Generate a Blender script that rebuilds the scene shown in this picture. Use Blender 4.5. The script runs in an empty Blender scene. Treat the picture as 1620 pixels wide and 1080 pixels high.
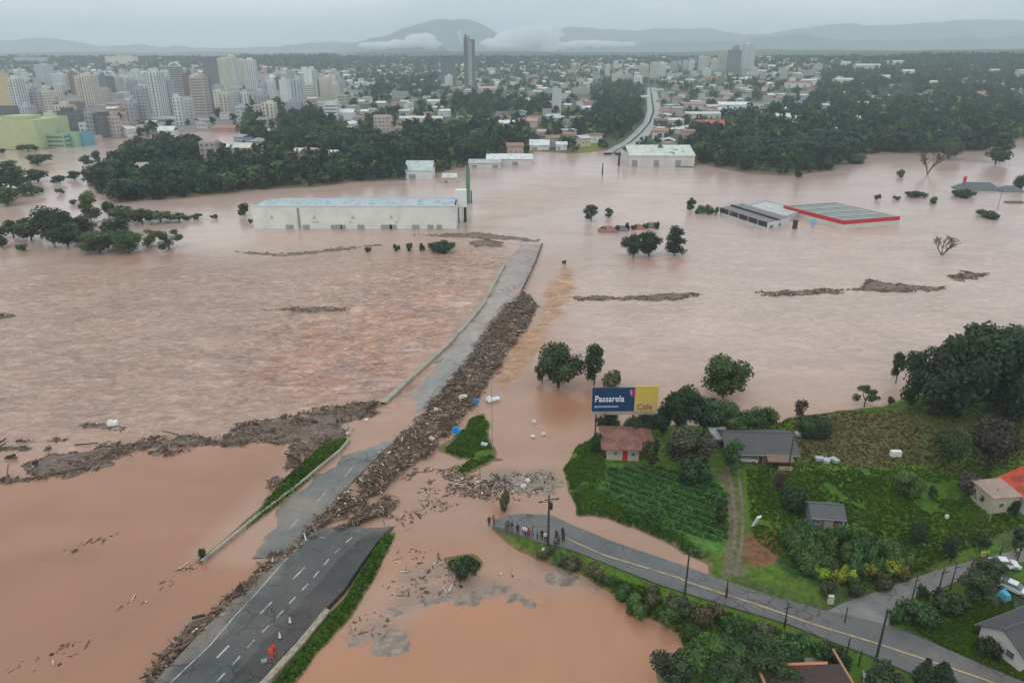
import bpy, bmesh, math, random
import numpy as np
from mathutils import Vector, Matrix
random.seed(7)
RS = np.random.RandomState(11)
R = math.radians

# ------------------------------------------------------------------ camera, world, sun, exposure
SC = bpy.context.scene
C = SC.collection
FPX, CAMZ, HOR = 1150.0, 75.0, 82.0            # focal length in photo pixels (1620 wide), height, horizon row
PITCH = math.atan((540 - HOR) / FPX)
cd = bpy.data.cameras.new('camera'); cam = bpy.data.objects.new('camera', cd); C.objects.link(cam)
cam.location = (0, 0, CAMZ); cam.rotation_euler = (math.pi / 2 - PITCH, 0, 0)
cd.sensor_width = 36; cd.lens = 36 * FPX / 1620; cd.clip_start = 1; cd.clip_end = 60000
SC.camera = cam

W = bpy.data.worlds.new('World'); SC.world = W; W.use_nodes = True
nt = W.node_tree; nt.nodes.clear()
def WN(t, **k):
    n = nt.nodes.new(t)
    for a, b in k.items(): setattr(n, a, b)
    return n
out = WN('ShaderNodeOutputWorld'); bg = WN('ShaderNodeBackground'); bg2 = WN('ShaderNodeBackground')
sky = WN('ShaderNodeTexSky', sky_type='NISHITA', sun_disc=False)
SUN_EL, SUN_AZ = R(58), R(200)
sky.sun_elevation = SUN_EL; sky.sun_rotation = SUN_AZ; sky.air_density = 1.0; sky.dust_density = 2.0
tc = WN('ShaderNodeTexCoord'); mp = WN('ShaderNodeMapping'); mp.inputs['Scale'].default_value = (1.0, 1.0, 5.0)
nz = WN('ShaderNodeTexNoise'); nz.inputs['Scale'].default_value = 2.6; nz.inputs['Detail'].default_value = 6; nz.inputs['Roughness'].default_value = .55
rmp = WN('ShaderNodeValToRGB')
e = rmp.color_ramp.elements
e[0].position = .40; e[0].color = (.60, .69, .745, 1)
e[1].position = .60; e[1].color = (.90, .93, .93, 1)
mixs = WN('ShaderNodeMixShader'); mixs.inputs[0].default_value = .93
nt.links.new(tc.outputs['Generated'], mp.inputs[0]); nt.links.new(mp.outputs[0], nz.inputs['Vector'])
nt.links.new(nz.outputs[0], rmp.inputs[0]); nt.links.new(rmp.outputs[0], bg2.inputs[0])
nt.links.new(sky.outputs[0], bg.inputs[0])
bg.inputs[1].default_value = .06; bg2.inputs[1].default_value = 1.3
nt.links.new(bg.outputs[0], mixs.inputs[1]); nt.links.new(bg2.outputs[0], mixs.inputs[2]); nt.links.new(mixs.outputs[0], out.inputs[0])

sl = bpy.data.lights.new('sun', 'SUN'); so = bpy.data.objects.new('sun', sl); C.objects.link(so)
sl.energy = 0.6; sl.angle = R(25); sl.color = (1, .97, .93)
so.rotation_euler = (math.pi / 2 - SUN_EL, 0, math.pi - SUN_AZ); so.location = (0, 0, 300)
SC.view_settings.view_transform = 'Standard'; SC.view_settings.look = 'None'
SC.view_settings.exposure = 0.0; SC.view_settings.gamma = 1; SC.view_settings.use_curve_mapping = False
SC.cycles.volume_bounces = 10; SC.cycles.max_bounces = 12; SC.cycles.diffuse_bounces = 2; SC.cycles.glossy_bounces = 2
SC.cycles.transparent_max_bounces = 8; SC.cycles.caustics_reflective = False; SC.cycles.caustics_refractive = False

# ------------------------------------------------------------------ helpers
def lin(r, g, b):
    f = lambda c: (c / 255 / 12.92) if c / 255 <= .04045 else ((c / 255 + .055) / 1.055) ** 2.4
    return (f(r), f(g), f(b))
cp_, sp_ = math.cos(PITCH), math.sin(PITCH)
def ray(px, py):
    x = (np.asarray(px, float) - 810) / FPX; y = (540 - np.asarray(py, float)) / FPX
    return x, cp_ + y * sp_, -sp_ + y * cp_
def P(px, py, z=0.0):
    dx, dy, dz = ray(px, py); dz = np.minimum(dz, -1e-4); t = (z - CAMZ) / dz
    return dx * t, dy * t
def proj(x, y, z):
    zc = y * cp_ + (CAMZ - z) * sp_; yc = -y * sp_ * -1 * 0 + (z - CAMZ) * cp_ + y * sp_
    zc = np.maximum(zc, 1e-3)
    return 810 + FPX * x / zc, 540 - FPX * yc / zc, zc
def pv(px, py, z=0.0):
    x, y = P(px, py, z); return Vector((float(x), float(y), float(z)))
def poly_w(pts, z=0.0):
    a = np.array(pts, float); x, y = P(a[:, 0], a[:, 1], z); return np.stack([x, y], 1)
def inside(poly, x, y):
    c = np.zeros(x.shape, bool); n = len(poly)
    for i in range(n):
        x0, y0 = poly[i]; x1, y1 = poly[(i + 1) % n]
        if y0 == y1: continue
        k = ((y0 > y) != (y1 > y)) & (x < (x1 - x0) * (y - y0) / (y1 - y0) + x0)
        c ^= k
    return c
def sdf(poly, x, y):
    d = np.full(x.shape, 1e18); n = len(poly)
    for i in range(n):
        ax, ay = poly[i]; bx, by = poly[(i + 1) % n]
        ex, ey = bx - ax, by - ay; L = ex * ex + ey * ey + 1e-9
        t = np.clip(((x - ax) * ex + (y - ay) * ey) / L, 0, 1)
        d = np.minimum(d, (x - ax - ex * t) ** 2 + (y - ay - ey * t) ** 2)
    d = np.sqrt(d); return np.where(inside(poly, x, y), d, -d)
def _h(ix, iy, s):
    n = (ix.astype(np.int64) * 374761393 + iy.astype(np.int64) * 668265263 + s * 974634777) & 0xffffffff
    n = ((n ^ (n >> 13)) * 1274126177) & 0xffffffff
    return ((n ^ (n >> 16)) & 0xffff) / 65535.0
def vnoise(x, y, s=0):
    x = np.asarray(x, float); y = np.asarray(y, float)
    ix = np.floor(x); iy = np.floor(y); fx = x - ix; fy = y - iy
    fx = fx * fx * (3 - 2 * fx); fy = fy * fy * (3 - 2 * fy)
    a = _h(ix, iy, s); b = _h(ix + 1, iy, s); c = _h(ix, iy + 1, s); d = _h(ix + 1, iy + 1, s)
    return (a * (1 - fx) + b * fx) * (1 - fy) + (c * (1 - fx) + d * fx) * fy
def fbm(x, y, s=0, o=4):
    v = 0; a = .5; t = 0
    for i in range(o):
        v = v + a * vnoise(x, y, s + i); t += a; a *= .5; x = x * 2.03 + 11.3; y = y * 2.03 + 5.7
    return v / t

def tag(o, label=None, cat=None, group=None, kind=None):
    if label: o['label'] = label
    if cat: o['category'] = cat
    if group: o['group'] = group
    if kind: o['kind'] = kind
    return o
def empty(name, loc, rz=0, label=None, cat=None, group=None):
    o = bpy.data.objects.new(name, None); C.objects.link(o); o.location = loc; o.rotation_euler = (0, 0, rz)
    o.empty_display_size = .5
    return tag(o, label, cat, group)
def link(name, me, parent=None, loc=(0, 0, 0), scale=(1, 1, 1), rz=0, color=None):
    o = bpy.data.objects.new(name, me); C.objects.link(o); o.location = loc; o.scale = scale; o.rotation_euler = (0, 0, rz)
    if parent: o.parent = parent
    if color is not None: o.color = (color[0], color[1], color[2], 1)
    return o
def mesh_np(name, verts, faces, mats=(), col=None, smooth=False, midx=None):
    """verts Nx3, faces MxK (same K)"""
    verts = np.asarray(verts, np.float32); faces = np.asarray(faces, np.int32)
    me = bpy.data.meshes.new(name); M, K = faces.shape
    me.vertices.add(len(verts)); me.vertices.foreach_set('co', verts.ravel())
    me.loops.add(M * K); me.loops.foreach_set('vertex_index', faces.ravel())
    me.polygons.add(M); me.polygons.foreach_set('loop_start', np.arange(0, M * K, K, dtype=np.int32))
    if midx is not None: me.polygons.foreach_set('material_index', np.asarray(midx, np.int32))
    me.polygons.foreach_set('use_smooth', np.full(M, smooth))
    me.update(calc_edges=True)
    if col is not None:
        a = me.color_attributes.new('Col', 'FLOAT_COLOR', 'POINT')
        c = np.ones((len(verts), 4), np.float32); c[:, :3] = col; a.data.foreach_set('color', c.ravel())
    for m in mats: me.materials.append(m)
    return me
BOXF = np.array([[0, 3, 2, 1], [4, 5, 6, 7], [0, 1, 5, 4], [1, 2, 6, 5], [2, 3, 7, 6], [3, 0, 4, 7]])
class MB:
    """collects simple shapes into one mesh"""
    def __init__(s): s.v = []; s.f = []; s.m = []; s.M = Matrix.Identity(4)
    def add(s, vs, fs, mi=0):
        k = len(s.v); s.v += [tuple(s.M @ Vector(v)) for v in vs]; s.f += [tuple(i + k for i in f) for f in fs]; s.m += [mi] * len(fs); return s
    def box(s, x0, x1, y0, y1, z0, z1, mi=0):
        return s.add([(x0, y0, z0), (x1, y0, z0), (x1, y1, z0), (x0, y1, z0), (x0, y0, z1), (x1, y0, z1), (x1, y1, z1), (x0, y1, z1)], BOXF.tolist(), mi)
    def quad(s, a, b, c, d, mi=0): return s.add([a, b, c, d], [(0, 1, 2, 3)], mi)
    def tube(s, p, q, r0, r1=None, n=8, mi=0, cap=True):
        r1 = r0 if r1 is None else r1; p = Vector(p); q = Vector(q); d = (q - p).normalized()
        u = d.orthogonal().normalized(); w = d.cross(u); vs = []
        for c, r in ((p, r0), (q, r1)):
            for i in range(n):
                a = 2 * math.pi * i / n; vs.append(tuple(c + u * math.cos(a) * r + w * math.sin(a) * r))
        fs = [(i, (i + 1) % n, n + (i + 1) % n, n + i) for i in range(n)]
        if cap: fs += [tuple(range(n))[::-1], tuple(range(n, 2 * n))]
        return s.add(vs, fs, mi)
    def gable(s, x0, x1, y0, y1, z0, z1, th=.15, axis='x', mi=0):
        if axis == 'x':
            ym = (y0 + y1) / 2
            for ya, yb in ((y0, ym), (y1, ym)):
                s.add([(x0, ya, z0), (x1, ya, z0), (x1, yb, z1), (x0, yb, z1), (x0, ya, z0 + th), (x1, ya, z0 + th), (x1, yb, z1 + th), (x0, yb, z1 + th)], BOXF.tolist(), mi)
        else:
            xm = (x0 + x1) / 2
            for xa, xb in ((x0, xm), (x1, xm)):
                s.add([(xa, y0, z0), (xa, y1, z0), (xb, y1, z1), (xb, y0, z1), (xa, y0, z0 + th), (xa, y1, z0 + th), (xb, y1, z1 + th), (xb, y0, z1 + th)], BOXF.tolist(), mi)
        return s
    def hip(s, x0, x1, y0, y1, z0, z1, th=.12, mi=0):
        w = min(x1 - x0, y1 - y0) / 2; ym = (y0 + y1) / 2; xm = (x0 + x1) / 2
        if x1 - x0 >= y1 - y0: a, b = (x0 + w, ym, z1), (x1 - w + 1e-3, ym, z1)
        else: a, b = (xm, y0 + w, z1), (xm, y1 - w + 1e-3, z1)
        vs = [(x0, y0, z0), (x1, y0, z0), (x1, y1, z0), (x0, y1, z0), (x0, y0, z0 + th), (x1, y0, z0 + th), (x1, y1, z0 + th), (x0, y1, z0 + th), a, b]
        if x1 - x0 >= y1 - y0: fs = [(4, 5, 9, 8), (6, 7, 8, 9), (5, 6, 9), (7, 4, 8)]
        else: fs = [(5, 6, 9, 8), (7, 4, 8, 9), (4, 5, 8), (6, 7, 9)]
        fs += [(0, 1, 5, 4), (1, 2, 6, 5), (2, 3, 7, 6), (3, 0, 4, 7), (3, 2, 1, 0)]
        return s.add(vs, fs, mi)
    def mesh(s, name, mats):
        me = bpy.data.meshes.new(name); me.from_pydata(s.v, [], s.f)
        for m in mats: me.materials.append(m)
        if len(mats) > 1: me.polygons.foreach_set('material_index', s.m)
        me.update(); return me
    def build(s, name, mats, parent=None, loc=(0, 0, 0), rz=0, color=None, smooth=False):
        if not isinstance(mats, (list, tuple)): mats = [mats]
        me = s.mesh(name, mats)
        if smooth: me.polygons.foreach_set('use_smooth', [True] * len(me.polygons))
        return link(name, me, parent, loc, (1, 1, 1), rz, color)

# ------------------------------------------------------------------ materials
def mat(name, color=None, rough=.8, attr=False, objcol=False, ns=3.0, var=.25, bump=0.0, bs=None, spec=.3, stretch=(1, 1, 1), detail=5, dirt=None, dirt_amt=.4, metal=0, world=True, crack=False):
    m = bpy.data.materials.new(name); m.use_nodes = True; t = m.node_tree; N = t.nodes; L = t.links
    b = N['Principled BSDF']; b.inputs['Roughness'].default_value = rough; b.inputs['Specular IOR Level'].default_value = spec; b.inputs['Metallic'].default_value = metal
    if attr: s = N.new('ShaderNodeAttribute'); s.attribute_name = 'Col'; src = s.outputs['Color']
    else: s = N.new('ShaderNodeRGB'); s.outputs[0].default_value = (*(color or (1, 1, 1)), 1); src = s.outputs[0]
    if objcol:
        oi = N.new('ShaderNodeObjectInfo'); mx = N.new('ShaderNodeMix'); mx.data_type = 'RGBA'; mx.blend_type = 'MULTIPLY'; mx.inputs[0].default_value = 1
        L.new(src, mx.inputs[6]); L.new(oi.outputs['Color'], mx.inputs[7]); src = mx.outputs[2]
    g = N.new('ShaderNodeNewGeometry') if world else N.new('ShaderNodeTexCoord')
    vec = g.outputs['Position'] if world else g.outputs['Object']
    mpn = N.new('ShaderNodeMapping'); mpn.inputs['Scale'].default_value = stretch; L.new(vec, mpn.inputs[0])
    n = N.new('ShaderNodeTexNoise'); n.inputs['Scale'].default_value = ns; n.inputs['Detail'].default_value = detail; n.inputs['Roughness'].default_value = .6
    L.new(mpn.outputs[0], n.inputs['Vector'])
    mr = N.new('ShaderNodeMapRange'); mr.inputs[1].default_value = .3; mr.inputs[2].default_value = .7; mr.inputs[3].default_value = 1 - var; mr.inputs[4].default_value = 1 + var
    L.new(n.outputs[0], mr.inputs[0])
    mm = N.new('ShaderNodeVectorMath'); mm.operation = 'SCALE'; L.new(src, mm.inputs[0]); L.new(mr.outputs[0], mm.inputs['Scale']); src = mm.outputs[0]
    if dirt:
        n2 = N.new('ShaderNodeTexNoise'); n2.inputs['Scale'].default_value = ns * .23; n2.inputs['Detail'].default_value = 8; L.new(mpn.outputs[0], n2.inputs['Vector'])
        r2 = N.new('ShaderNodeMapRange'); r2.inputs[1].default_value = .45; r2.inputs[2].default_value = .68; r2.inputs[4].default_value = dirt_amt; L.new(n2.outputs[0], r2.inputs[0])
        m2 = N.new('ShaderNodeMix'); m2.data_type = 'RGBA'; L.new(r2.outputs[0], m2.inputs[0]); L.new(src, m2.inputs[6]); m2.inputs[7].default_value = (*dirt, 1); src = m2.outputs[2]
    if crack:
        vo = N.new('ShaderNodeTexVoronoi'); vo.feature = 'DISTANCE_TO_EDGE'; vo.inputs['Scale'].default_value = .34
        nw = N.new('ShaderNodeTexNoise'); nw.inputs['Scale'].default_value = 1.1; nw.inputs['Detail'].default_value = 5
        av = N.new('ShaderNodeVectorMath'); av.operation = 'ADD'; L.new(vec, av.inputs[0]); L.new(vec, nw.inputs['Vector']); L.new(nw.outputs['Color'], av.inputs[1]); L.new(av.outputs[0], vo.inputs['Vector'])
        rc_ = N.new('ShaderNodeMapRange'); rc_.inputs[1].default_value = .012; rc_.inputs[2].default_value = .05; rc_.inputs[3].default_value = .45; rc_.inputs[4].default_value = 1; L.new(vo.outputs['Distance'], rc_.inputs[0])
        nm_ = N.new('ShaderNodeTexNoise'); nm_.inputs['Scale'].default_value = .09; L.new(vec, nm_.inputs['Vector']); rm_ = N.new('ShaderNodeMapRange'); rm_.inputs[1].default_value = .48; rm_.inputs[2].default_value = .6; L.new(nm_.outputs[0], rm_.inputs[0])
        mc = N.new('ShaderNodeMix'); mc.inputs[2].default_value = 1; L.new(rm_.outputs[0], mc.inputs[0]); L.new(rc_.outputs[0], mc.inputs[3]); sc = N.new('ShaderNodeVectorMath'); sc.operation = 'SCALE'; L.new(src, sc.inputs[0]); L.new(mc.outputs[0], sc.inputs['Scale']); src = sc.outputs[0]
    L.new(src, b.inputs['Base Color'])
    if bump:
        n3 = n
        if bs: n3 = N.new('ShaderNodeTexNoise'); n3.inputs['Scale'].default_value = bs; n3.inputs['Detail'].default_value = 6; L.new(mpn.outputs[0], n3.inputs['Vector'])
        bp = N.new('ShaderNodeBump'); bp.inputs['Distance'].default_value = bump; bp.inputs['Strength'].default_value = .9; L.new(n3.outputs[0], bp.inputs['Height']); L.new(bp.outputs[0], b.inputs['Normal'])
    return m
M = {}
M['leaf'] = mat('foliage', attr=True, objcol=True, rough=.7, ns=.6, var=.3, spec=.25)
M['leaffar'] = mat('foliage_far', attr=True, rough=.9, ns=.08, var=.3, spec=.0)
M['bark'] = mat('bark', (.09, .065, .045), .9, ns=4, var=.3)
M['wall'] = mat('painted_wall', (1, 1, 1), .8, objcol=True, ns=.8, var=.06, dirt=(.25, .22, .19), dirt_amt=.18)
M['roof'] = mat('roof_sheet', (1, 1, 1), .75, objcol=True, ns=1.2, var=.12, dirt=(.12, .1, .09), dirt_amt=.35, spec=.3)
M['win'] = mat('window_glass', (.14, .155, .17), .35, ns=.5, var=.3, spec=.6)
M['trim'] = mat('trim', (1, 1, 1), .7, objcol=True, ns=2, var=.08)
M['asphalt'] = mat('wet_asphalt', attr=True, rough=.5, ns=.35, var=.16, spec=.35, dirt=(.2, .145, .115), dirt_amt=.3, bump=.01, bs=14, crack=True)
M['paint'] = mat('road_paint', (.42, .43, .41), .7, ns=3, var=.25, dirt=(.1, .1, .1), dirt_amt=.75)
M['paint_y'] = mat('road_paint_yellow', (.42, .33, .17), .7, ns=3, var=.2, dirt=(.12, .115, .11), dirt_amt=.7)
M['conc'] = mat('concrete', (.36, .32, .26), .85, ns=1.5, var=.15, dirt=(.16, .13, .1), dirt_amt=.5)
M['dark'] = mat('dark_metal', (.03, .03, .032), .6, ns=2, var=.2)
M['wood'] = mat('pole_wood', (.055, .05, .045), .85, ns=3, var=.25)
M['white'] = mat('white_plain', (.75, .76, .75), .6, ns=2, var=.06)
M['junk'] = mat('debris', attr=True, rough=.85, ns=1.2, var=.3, spec=.2)
M['col'] = mat('plain_colour', (1, 1, 1), .6, objcol=True, ns=3, var=.08)
M['gloss'] = mat('car_paint', (1, 1, 1), .25, objcol=True, ns=3, var=.03, spec=.6)
M['tyre'] = mat('tyre_rubber', (.015, .015, .015), .85, ns=3, var=.1)
M['ground'] = mat('ground', attr=True, rough=.95, ns=1.1, var=.38, spec=.08, bump=.25, bs=2.2, detail=8)
M['ground2'] = mat('hillside', attr=True, rough=1, ns=.01, var=.25, spec=.05)
# ------------------------------------------------------------------ land and water outlines (photo points laid onto the flood plane)
FAR = [(-900, 262), (-300, 246), (0, 238), (64, 237), (137, 231), (160, 224), (240, 214), (300, 209), (370, 205), (392, 212), (385, 226), (345, 236), (300, 229), (250, 231), (215, 243), (190, 256), (135, 285), (150, 305), (180, 322), (300, 313), (400, 301), (490, 297), (560, 288), (640, 285), (700, 272), (745, 262), (800, 258), (840, 250), (845, 240), (905, 243), (960, 238), (1000, 247), (1000, 262), (1095, 266), (1105, 258), (1180, 276), (1250, 279), (1320, 270), (1330, 252), (1400, 240), (1450, 243), (1560, 238), (1600, 222), (1700, 215), (2300, 215)]
farw = poly_w(FAR); farw = np.vstack([farw, [[60000, 900], [60000, 60000], [-60000, 60000], [-60000, 700]]])
NEAR = [(892, 740), (905, 708), (935, 690), (1030, 672), (1110, 672), (1220, 670), (1260, 657), (1340, 649), (1400, 641), (1425, 628), (1620, 600), (1900, 580), (3200, 600), (3200, 3000), (1010, 1500), (1010, 1200), (1045, 1060), (1088, 1035), (1075, 1008), (1045, 990), (1010, 972), (960, 935), (915, 908), (850, 888), (815, 868), (795, 848), (776, 836), (778, 824), (830, 817), (873, 822), (907, 838), (973, 865), (1040, 888), (1087, 904), (1118, 908), (1122, 897), (1105, 882), (1060, 866), (1010, 840), (960, 820), (915, 813), (900, 785)]
VERGE_L = [(310, 888), (345, 862), (410, 806), (440, 765), (470, 736), (505, 706), (545, 690), (556, 697), (530, 724), (480, 770), (410, 820), (350, 868), (318, 892)]
VERGE_R = [(430, 1100), (420, 1092), (515, 975), (545, 945), (580, 885), (606, 842), (628, 842), (600, 900), (552, 980), (505, 1035), (455, 1100)]
PATCH = [(698, 712), (722, 690), (742, 658), (766, 652), (784, 700), (795, 728), (752, 742), (728, 752), (715, 748), (735, 728), (705, 722)]
TUFT = [(706, 884), (745, 878), (765, 890), (760, 905), (735, 914), (712, 902)]
nearw, vlw, vrw, patw, tufw = [poly_w(p) for p in (NEAR, VERGE_L, VERGE_R, PATCH, TUFT)]
hillc = np.array([[1500, 2450, 1150, 42], [-900, 4300, 1800, 30], [300, 4600, 1500, 22], [2600, 3600, 1500, 50], [-2600, 3900, 1500, 34], [1500, 4700, 900, 26], [-120, 2900, 500, 10], [700, 1500, 260, 6]])
def height(x, y):
    x = np.asarray(x, float); y = np.asarray(y, float); wob = (fbm(x / 14, y / 14, 3) - .5) * 7 * np.clip(y / 500, .15, 1.6)
    h = np.full(x.shape, -2.2)
    d = sdf(farw, x, y) + wob; f = np.clip(d * .12, -2.2, 2.2)
    r = np.clip((y - 800) / 3800, 0, 1); r = r * r * (3 - 2 * r)
    up = r * 26 * (.6 + .8 * fbm(x / 900, y / 900, 21)) + r * 14 * (fbm(x / 260, y / 260, 31) - .5)
    for cx, cy, s, a in hillc: up = up + a * np.exp(-((x - cx) ** 2 + (y - cy) ** 2) / (s * s) * 1.3)
    f = f + up * np.clip(d / 250, 0, 1)
    h = np.maximum(h, np.where(y > 380, f, -2.2))
    w2 = (fbm(x / 5, y / 5, 5) - .5)
    k = (y < 420)
    for pw, slope, top, wa in ((nearw, .45, 1.25, 2.2), (vlw, .5, .9, 1.2), (vrw, .5, 1.0, 1.2), (patw, .25, .35, 4.0), (tufw, .3, .35, 3.0)):
        d = np.full(x.shape, -9.0)
        lo = pw.min(0) - 12; hi = pw.max(0) + 12
        q = k & (x > lo[0]) & (x < hi[0]) & (y > lo[1]) & (y < hi[1])
        if q.any(): d[q] = sdf(pw, x[q], y[q]) + w2[q] * wa
        h = np.maximum(h, np.clip(d * slope, -2.2, top) + np.where(d > 2, (w2) * .25, 0))
    return h
# fan grid shared by ground and water: fine near the camera, coarse far off
def fan(y0, y1, ny, nx, spread, extra=60):
    Y = np.geomspace(y0, y1, ny); u = np.linspace(-1, 1, nx); u = np.sign(u) * np.abs(u) ** 1.0
    YY = np.repeat(Y[:, None], nx, 1); XX = u[None, :] * (YY * spread + extra)
    return XX, YY
def grid_faces(ny, nx):
    i = np.arange(ny * nx).reshape(ny, nx); return np.stack([i[:-1, :-1], i[:-1, 1:], i[1:, 1:], i[1:, :-1]], -1).reshape(-1, 4)
GY0, GY1, GNY, GNX, GS, GE = 20.0, 16000.0, 800, 460, 1.0, 25
GX, GYY = fan(GY0, GY1, GNY, GNX, GS, GE)
GH = height(GX.ravel(), GYY.ravel()).reshape(GX.shape)
def Hq(x, y):
    x = np.asarray(x, float); y = np.maximum(np.asarray(y, float), GY0)
    fy = np.clip(np.log(y / GY0) / np.log(GY1 / GY0) * (GNY - 1), 0, GNY - 1.001)
    fx = np.clip((x / (y * GS + GE) + 1) / 2 * (GNX - 1), 0, GNX - 1.001)
    iy = fy.astype(int); ix = fx.astype(int); fy = fy - iy; fx = fx - ix
    return (GH[iy, ix] * (1 - fx) + GH[iy, ix + 1] * fx) * (1 - fy) + (GH[iy + 1, ix] * (1 - fx) + GH[iy + 1, ix + 1] * fx) * fy
def G(px, py):
    """where the sight line through photo point (px, py) meets land or water"""
    px = np.atleast_1d(np.asarray(px, float)); py = np.atleast_1d(np.asarray(py, float)) + px * 0
    dx, dy, dz = ray(px, py); ts = np.geomspace(60, 15500, 420); hit = np.zeros(px.shape, bool); T = np.full(px.shape, 15500.)
    pt = ts[0]
    for t in ts[1:]:
        z = CAMZ + dz * t; g = np.maximum(Hq(dx * t, dy * t), 0); k = (~hit) & (z < g)
        if k.any():
            a = np.full(k.sum(), pt); b = np.full(k.sum(), t)
            for _ in range(8):
                m_ = (a + b) / 2; zz = CAMZ + dz[k] * m_; gg = np.maximum(Hq(dx[k] * m_, dy[k] * m_), 0); u = zz < gg; b = np.where(u, m_, b); a = np.where(u, a, m_)
            T[k] = b; hit |= k
        pt = t
        if hit.all(): break
    x = dx * T; y = dy * T; return x, y, np.maximum(Hq(x, y), 0.0)
def g1(px, py):
    x, y, z = G(px, py); return float(x[0]), float(y[0]), float(z[0])
def mpp(x, y, z):
    """photo pixels per metre at a place"""
    return FPX / float(proj(x, y, z)[2])
def z_at(x, y, py):
    """height above (x, y) that shows at photo row py"""
    b = (540 - py) / FPX  # (z-c)*cp + y*sp = b*(y*cp + (c-z)*sp)
    return (b * (y * cp_ + CAMZ * sp_) - y * sp_ + CAMZ * cp_) / (cp_ + b * sp_)

# ------------------------------------------------------------------ ground sheet
def paint_ground():
    x = GX.ravel(); y = GYY.ravel(); h = GH.ravel()
    px, py, _ = proj(x, y, np.maximum(h, 0)); n1 = fbm(x / 9, y / 9, 41); n2 = fbm(x / 60, y / 60, 43); n3 = fbm(x / 3, y / 3, 47)
    col = np.empty((len(x), 3)); col[:] = (.045, .055, .03)
    far = y > 380
    city = far & (px < 560) & (py < 245)
    col[far] = np.stack([.07 + .03 * n2, .085 + .04 * n2, .05 + .02 * n2], 1)[far]
    col[city] = np.stack([.17 + .1 * n1, .17 + .08 * n1, .155 + .07 * n1], 1)[city]
    hz_ = y > 4300; col[hz_] = (.045, .06, .05)
    # near land
    nr = (y < 380)
    base = np.stack([.065 + .035 * n1, .12 + .045 * n3, .016 + .01 * n1], 1)
    col[nr] = base[nr]
    def reg(poly, c, amt=1.0, wob=14):
        j = inside(poly, px + (n1 - .5) * wob * 2, py + (n3 - .5) * wob) & nr
        cc = np.array(c)[None] * (.75 + .5 * n3[:, None]); col[j] = (col * (1 - amt) + cc * amt)[j]
    reg([(1255, 660), (1345, 650), (1420, 655), (1500, 665), (1520, 700), (1470, 735), (1380, 740), (1250, 720)], (.115, .085, .04), .85)
    reg([(1430, 650), (1620, 640), (1700, 700), (1560, 740), (1480, 735)], (.085, .1, .03), .7)
    reg([(880, 745), (905, 700), (935, 690), (955, 740), (930, 800), (905, 800)], (.075, .17, .03), .95)
    reg([(950, 735), (1120, 745), (1155, 780), (1150, 880), (1060, 850), (960, 800)], (.085, .18, .04), .9)
    reg([(905, 760), (1000, 790), (1090, 860), (1130, 885), (1100, 890), (1000, 840), (910, 815)], (.028, .055, .022), .9)
    reg([(1180, 845), (1230, 840), (1240, 890), (1200, 900), (1175, 880)], (.2, .1, .055), .95, 8)
    reg([(1185, 750), (1560, 750), (1560, 860), (1240, 850)], (.062, .12, .014), .8)
    reg([(1240, 830), (1440, 850), (1440, 920), (1300, 930), (1230, 890)], (.035, .09, .03), .9)
    reg([(1130, 735), (1155, 745), (1172, 800), (1172, 850), (1185, 915), (1140, 915), (1150, 850), (1150, 790)], (.15, .12, .08), .8, 5)
    reg([(1150, 905), (1300, 950), (1420, 900), (1500, 880), (1420, 960), (1300, 965), (1180, 935)], (.065, .085, .03), .8)
    reg([(1420, 880), (1620, 860), (1620, 830), (1540, 810), (1500, 850)], (.1, .09, .05), .6)
    reg([(820, 868), (900, 895), (1000, 950), (1150, 1010), (1130, 1040), (1000, 975), (900, 905), (830, 885)], (.085, .085, .028), .85)
    reg([(985, 945), (1080, 990), (1200, 1030), (1170, 1045), (1075, 1005), (1000, 970)], (.22, .12, .06), .75, 8)
    reg([(1400, 965), (1700, 930), (1700, 1075), (1550, 1050), (1440, 1000)], (.04, .085, .028), .9)
    reg([(1540, 880), (1620, 920), (1640, 960), (1560, 960)], (.07, .075, .06), .8)
    # mud rim at the waterline
    rim = nr & (h < .28); mud = np.stack([.21 + .08 * n3, .125 + .05 * n3, .085 + .03 * n3], 1); col[rim] = (col * .35 + mud * .65)[rim]
    rim = far & (h < .8); col[rim] = (col * .4 + mud * .6)[rim]
    # grassed slope by the far road, a few clearings
    for (cx, cy, rx, ry, c) in ((925, 230, 26, 13, (.17, .2, .035)), (1212, 157, 24, 5, (.1, .16, .06)), (1328, 147, 16, 6, (.13, .19, .09)), (1615, 200, 30, 12, (.14, .18, .06))):
        j = far & (((px - cx) / rx) ** 2 + ((py - cy) / ry) ** 2 < 1 + (n1 - .5)); col[j] = c
    return col
me = mesh_np('ground', np.stack([GX.ravel(), GYY.ravel(), GH.ravel()], 1), grid_faces(GNY, GNX), [M['ground']], paint_ground(), True)
tag(link('ground', me), kind='structure')
xb, yb = 60000.0, GY0
me = mesh_np('ground_behind', [(-xb, -20000, -2.2), (xb, -20000, -2.2), (xb, 60000, -2.3), (-xb, 60000, -2.3)], [[0, 1, 2, 3]], [M['ground']], np.tile([[.06, .08, .04]], (4, 1)))
tag(link('lower_ground', me, loc=(0, 0, -.5)), kind='structure')

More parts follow.
